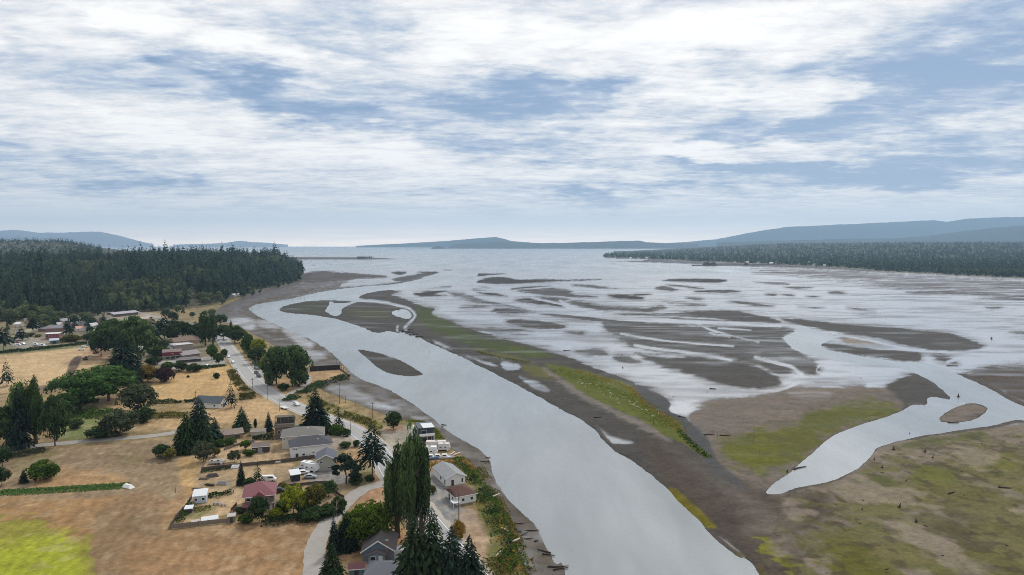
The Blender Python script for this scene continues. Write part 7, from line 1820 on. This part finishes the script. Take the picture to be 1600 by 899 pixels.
for k, (u, v, L, a) in enumerate([(634, 519, 9, -.3), (640, 521, 8, .4), (646, 524, 9, -.2), (655, 527, 7, 0), (627, 517, 6, .6), (641, 516, 7, -.6)]):
    log(u, v, L, .5, a, DARKW, 'dark log in the jam where the side channel meets the river', 'logs in the channel mouth jam')
for (u, v, L, a, lb) in [(1250, 735, 7, .5, 'thin long log across the tip of the side channel'), (1133, 681, 5, .0, 'thick dark log left of the tall pile on the green flat'), (1108, 680, 5, .2, 'dark log farther left of the tall pile'), (1065, 652, 4, -.8, 'dark log at the end of the dark sand bank'), (886, 548, 6, .1, 'dark log on the wet sand near the spit'), (934, 653, 4, .0, 'dark log at the river edge below the spit'), (1114, 608, 4, -.5, 'small log on the wide wet sheet of sand'), (1488, 572, 8, .0, 'dark log lying in the side channel bend'), (1570, 763, 4, -.3, 'log on the right green flat near the edge'), (1487, 771, 4, .5, 'thin log on the right green flat'), (1490, 663, 5, -.1, 'log on the bar in the side channel'), (910, 600, 3, .9, 'pale stick among the spit plants')]:
    log(u, v, L, .25, a, DARKW if 'pale' not in lb else PALEW, lb)
def stump(u, v, s, label, seed, lean=.4):
    g = random.Random(seed); x, y, z = on(u, v); m = MB()
    m.tube([(0, 0, -.2), (.1 * s, 0, .5 * s), (lean * s, .1 * s, 1.4 * s)], [.34 * s, .24 * s, .12 * s], 7)
    for k in range(7):
        a = k * .9 + g.random(); l = s * g.uniform(.4, .85)
        m.tube([(0, 0, .15 * s), (math.cos(a) * l * .6, math.sin(a) * l * .6, .22 * s), (math.cos(a) * l, math.sin(a) * l, g.uniform(.0, .5) * s)], [.15 * s, .1 * s, .04 * s], 5)
    return tag(m.build('stump', DARKW, None, True, loc=(x, y, max(z, 0))), label, 'stump')
for i, (u, v, s, lb, ln) in enumerate([(1396, 703, 1.9, 'upright dark stump on the pale sand beside the side channel', .2), (1445, 707, 1.7, 'leaning dark stump right of the upright one on the pale sand', .6), (1457, 716, 1.3, 'low dark stump below the leaning one', 1.0), (1366, 719, 1.1, 'small stump nearest the side channel water', .4), (1378, 731, 1.2, 'rooty stump on the sand above the green flat', .8), (1497, 624, 2.2, 'branching snag standing in the side channel', .3), (1405, 793, 1.6, 'rooty dark stump in the middle of the green flat', .7), (1431, 816, 1.5, 'small upright snag on the green flat', .1), (1416, 752, 1.0, 'flat dark stump on the green flat', 1.2), (1421, 681, .8, 'tiny stump at the water edge of the side channel', .4), (973, 575, 1.6, 'dark pyramid-shaped stump on the wet sand', .1), (660, 484, 2.0, 'stump beside the loop channel', .3), (622, 485, 2.2, 'dark snag in the loop channel pond', .8), (1549, 530, 2.6, 'bluish snag in the far right channel', .5), (1347, 797, .8, 'small stump at the edge of the bare sand', .6), (1230, 738, 1.3, 'dark stump at the tip of the side channel', .4)]):
    stump(u, v, s * .62, lb, i, ln * .7)
gb = random.Random(77)
for k in range(44):
    u, v = [(gb.uniform(950, 1350), gb.uniform(545, 640)), (gb.uniform(1250, 1600), gb.uniform(560, 720)), (gb.uniform(1280, 1600), gb.uniform(720, 895)), (gb.uniform(740, 1100), gb.uniform(560, 700))][k % 4]
    x, y, z = on(u, v)
    if z < .02: continue
    L = gb.uniform(.6, 1.6); m = MB().tube([(-L / 2, 0, .1), (0, gb.uniform(-.2, .2), .14), (L / 2, 0, .1)], [.1, .12, .06], 5)
    tag(m.build('driftwood_stick', DARKW, None, loc=(x, y, z), rot=(0, 0, gb.uniform(0, 3.1))), 'small dark driftwood stick scattered on the tidal flats', 'driftwood', 'driftwood sticks scattered on the flats')
for k in range(40):
    f = gb.random(); u = 905 + 120 * f + gb.uniform(-8, 8); v = 595 + 58 * f + gb.uniform(-7, 5)
    x, y, z = on(u, v); L = gb.uniform(1, 2.6); m = MB().tube([(-L / 2, 0, .25), (L / 2, 0, .4)], [.13, .08], 5)
    tag(m.build('driftwood_stick', PALEW, None, loc=(x, y, z + .2), rot=(0, gb.uniform(-.2, .2), gb.uniform(0, 3.1))), 'bleached driftwood stick among the plants of the sand spit', 'driftwood', 'bleached sticks on the spit')
# breakwater on the right shore
x0, y0 = unproj(1082, 415.6, 0); x1, y1 = unproj(1245, 414.2, 0)
o = empty('breakwater', (x0, y0, 0)); dx, dy = x1 - x0, y1 - y0; ln = math.hypot(dx, dy)
MB().prism([(-9, -1), (9, -1), (3, 4), (-3, 4)], 'x', 0, ln).build('mound', ROCKM, o, rot=(0, 0, math.atan2(dy, dx)))
for f, s in ((.13, 16), (.19, 14), (.5, 9)): MB().prism([(-s, 3), (s, 3), (s * .6, 3 + s * .55), (0, 3 + s * .8), (-s * .7, 3 + s * .45)], 'y', -6, 6).build('rock_heap', ROCKM, o, loc=(dx * f, dy * f, 0))
tag(o, 'low dark breakwater with rock heaps off the right shore', 'breakwater')
# ------------------------------------------------------------------ haze over the bay
def haze_box():
    m, t, out = new_mat('haze')
    v = N(t, 'ShaderNodeVolumePrincipled')
    v.inputs['Color'].default_value = (.48, .72, 1.0, 1)
    v.inputs['Density'].default_value = 6.2e-5
    v.inputs['Anisotropy'].default_value = 0.3
    t.links.new(v.outputs[0], out.inputs['Volume'])
    o = MB().box(-20000, 20000, -600, 20000, -4, 830).build('haze', m)
    tag(o, 'pale blue air over the bay that veils the far shores', 'haze', kind='stuff')
haze_box()
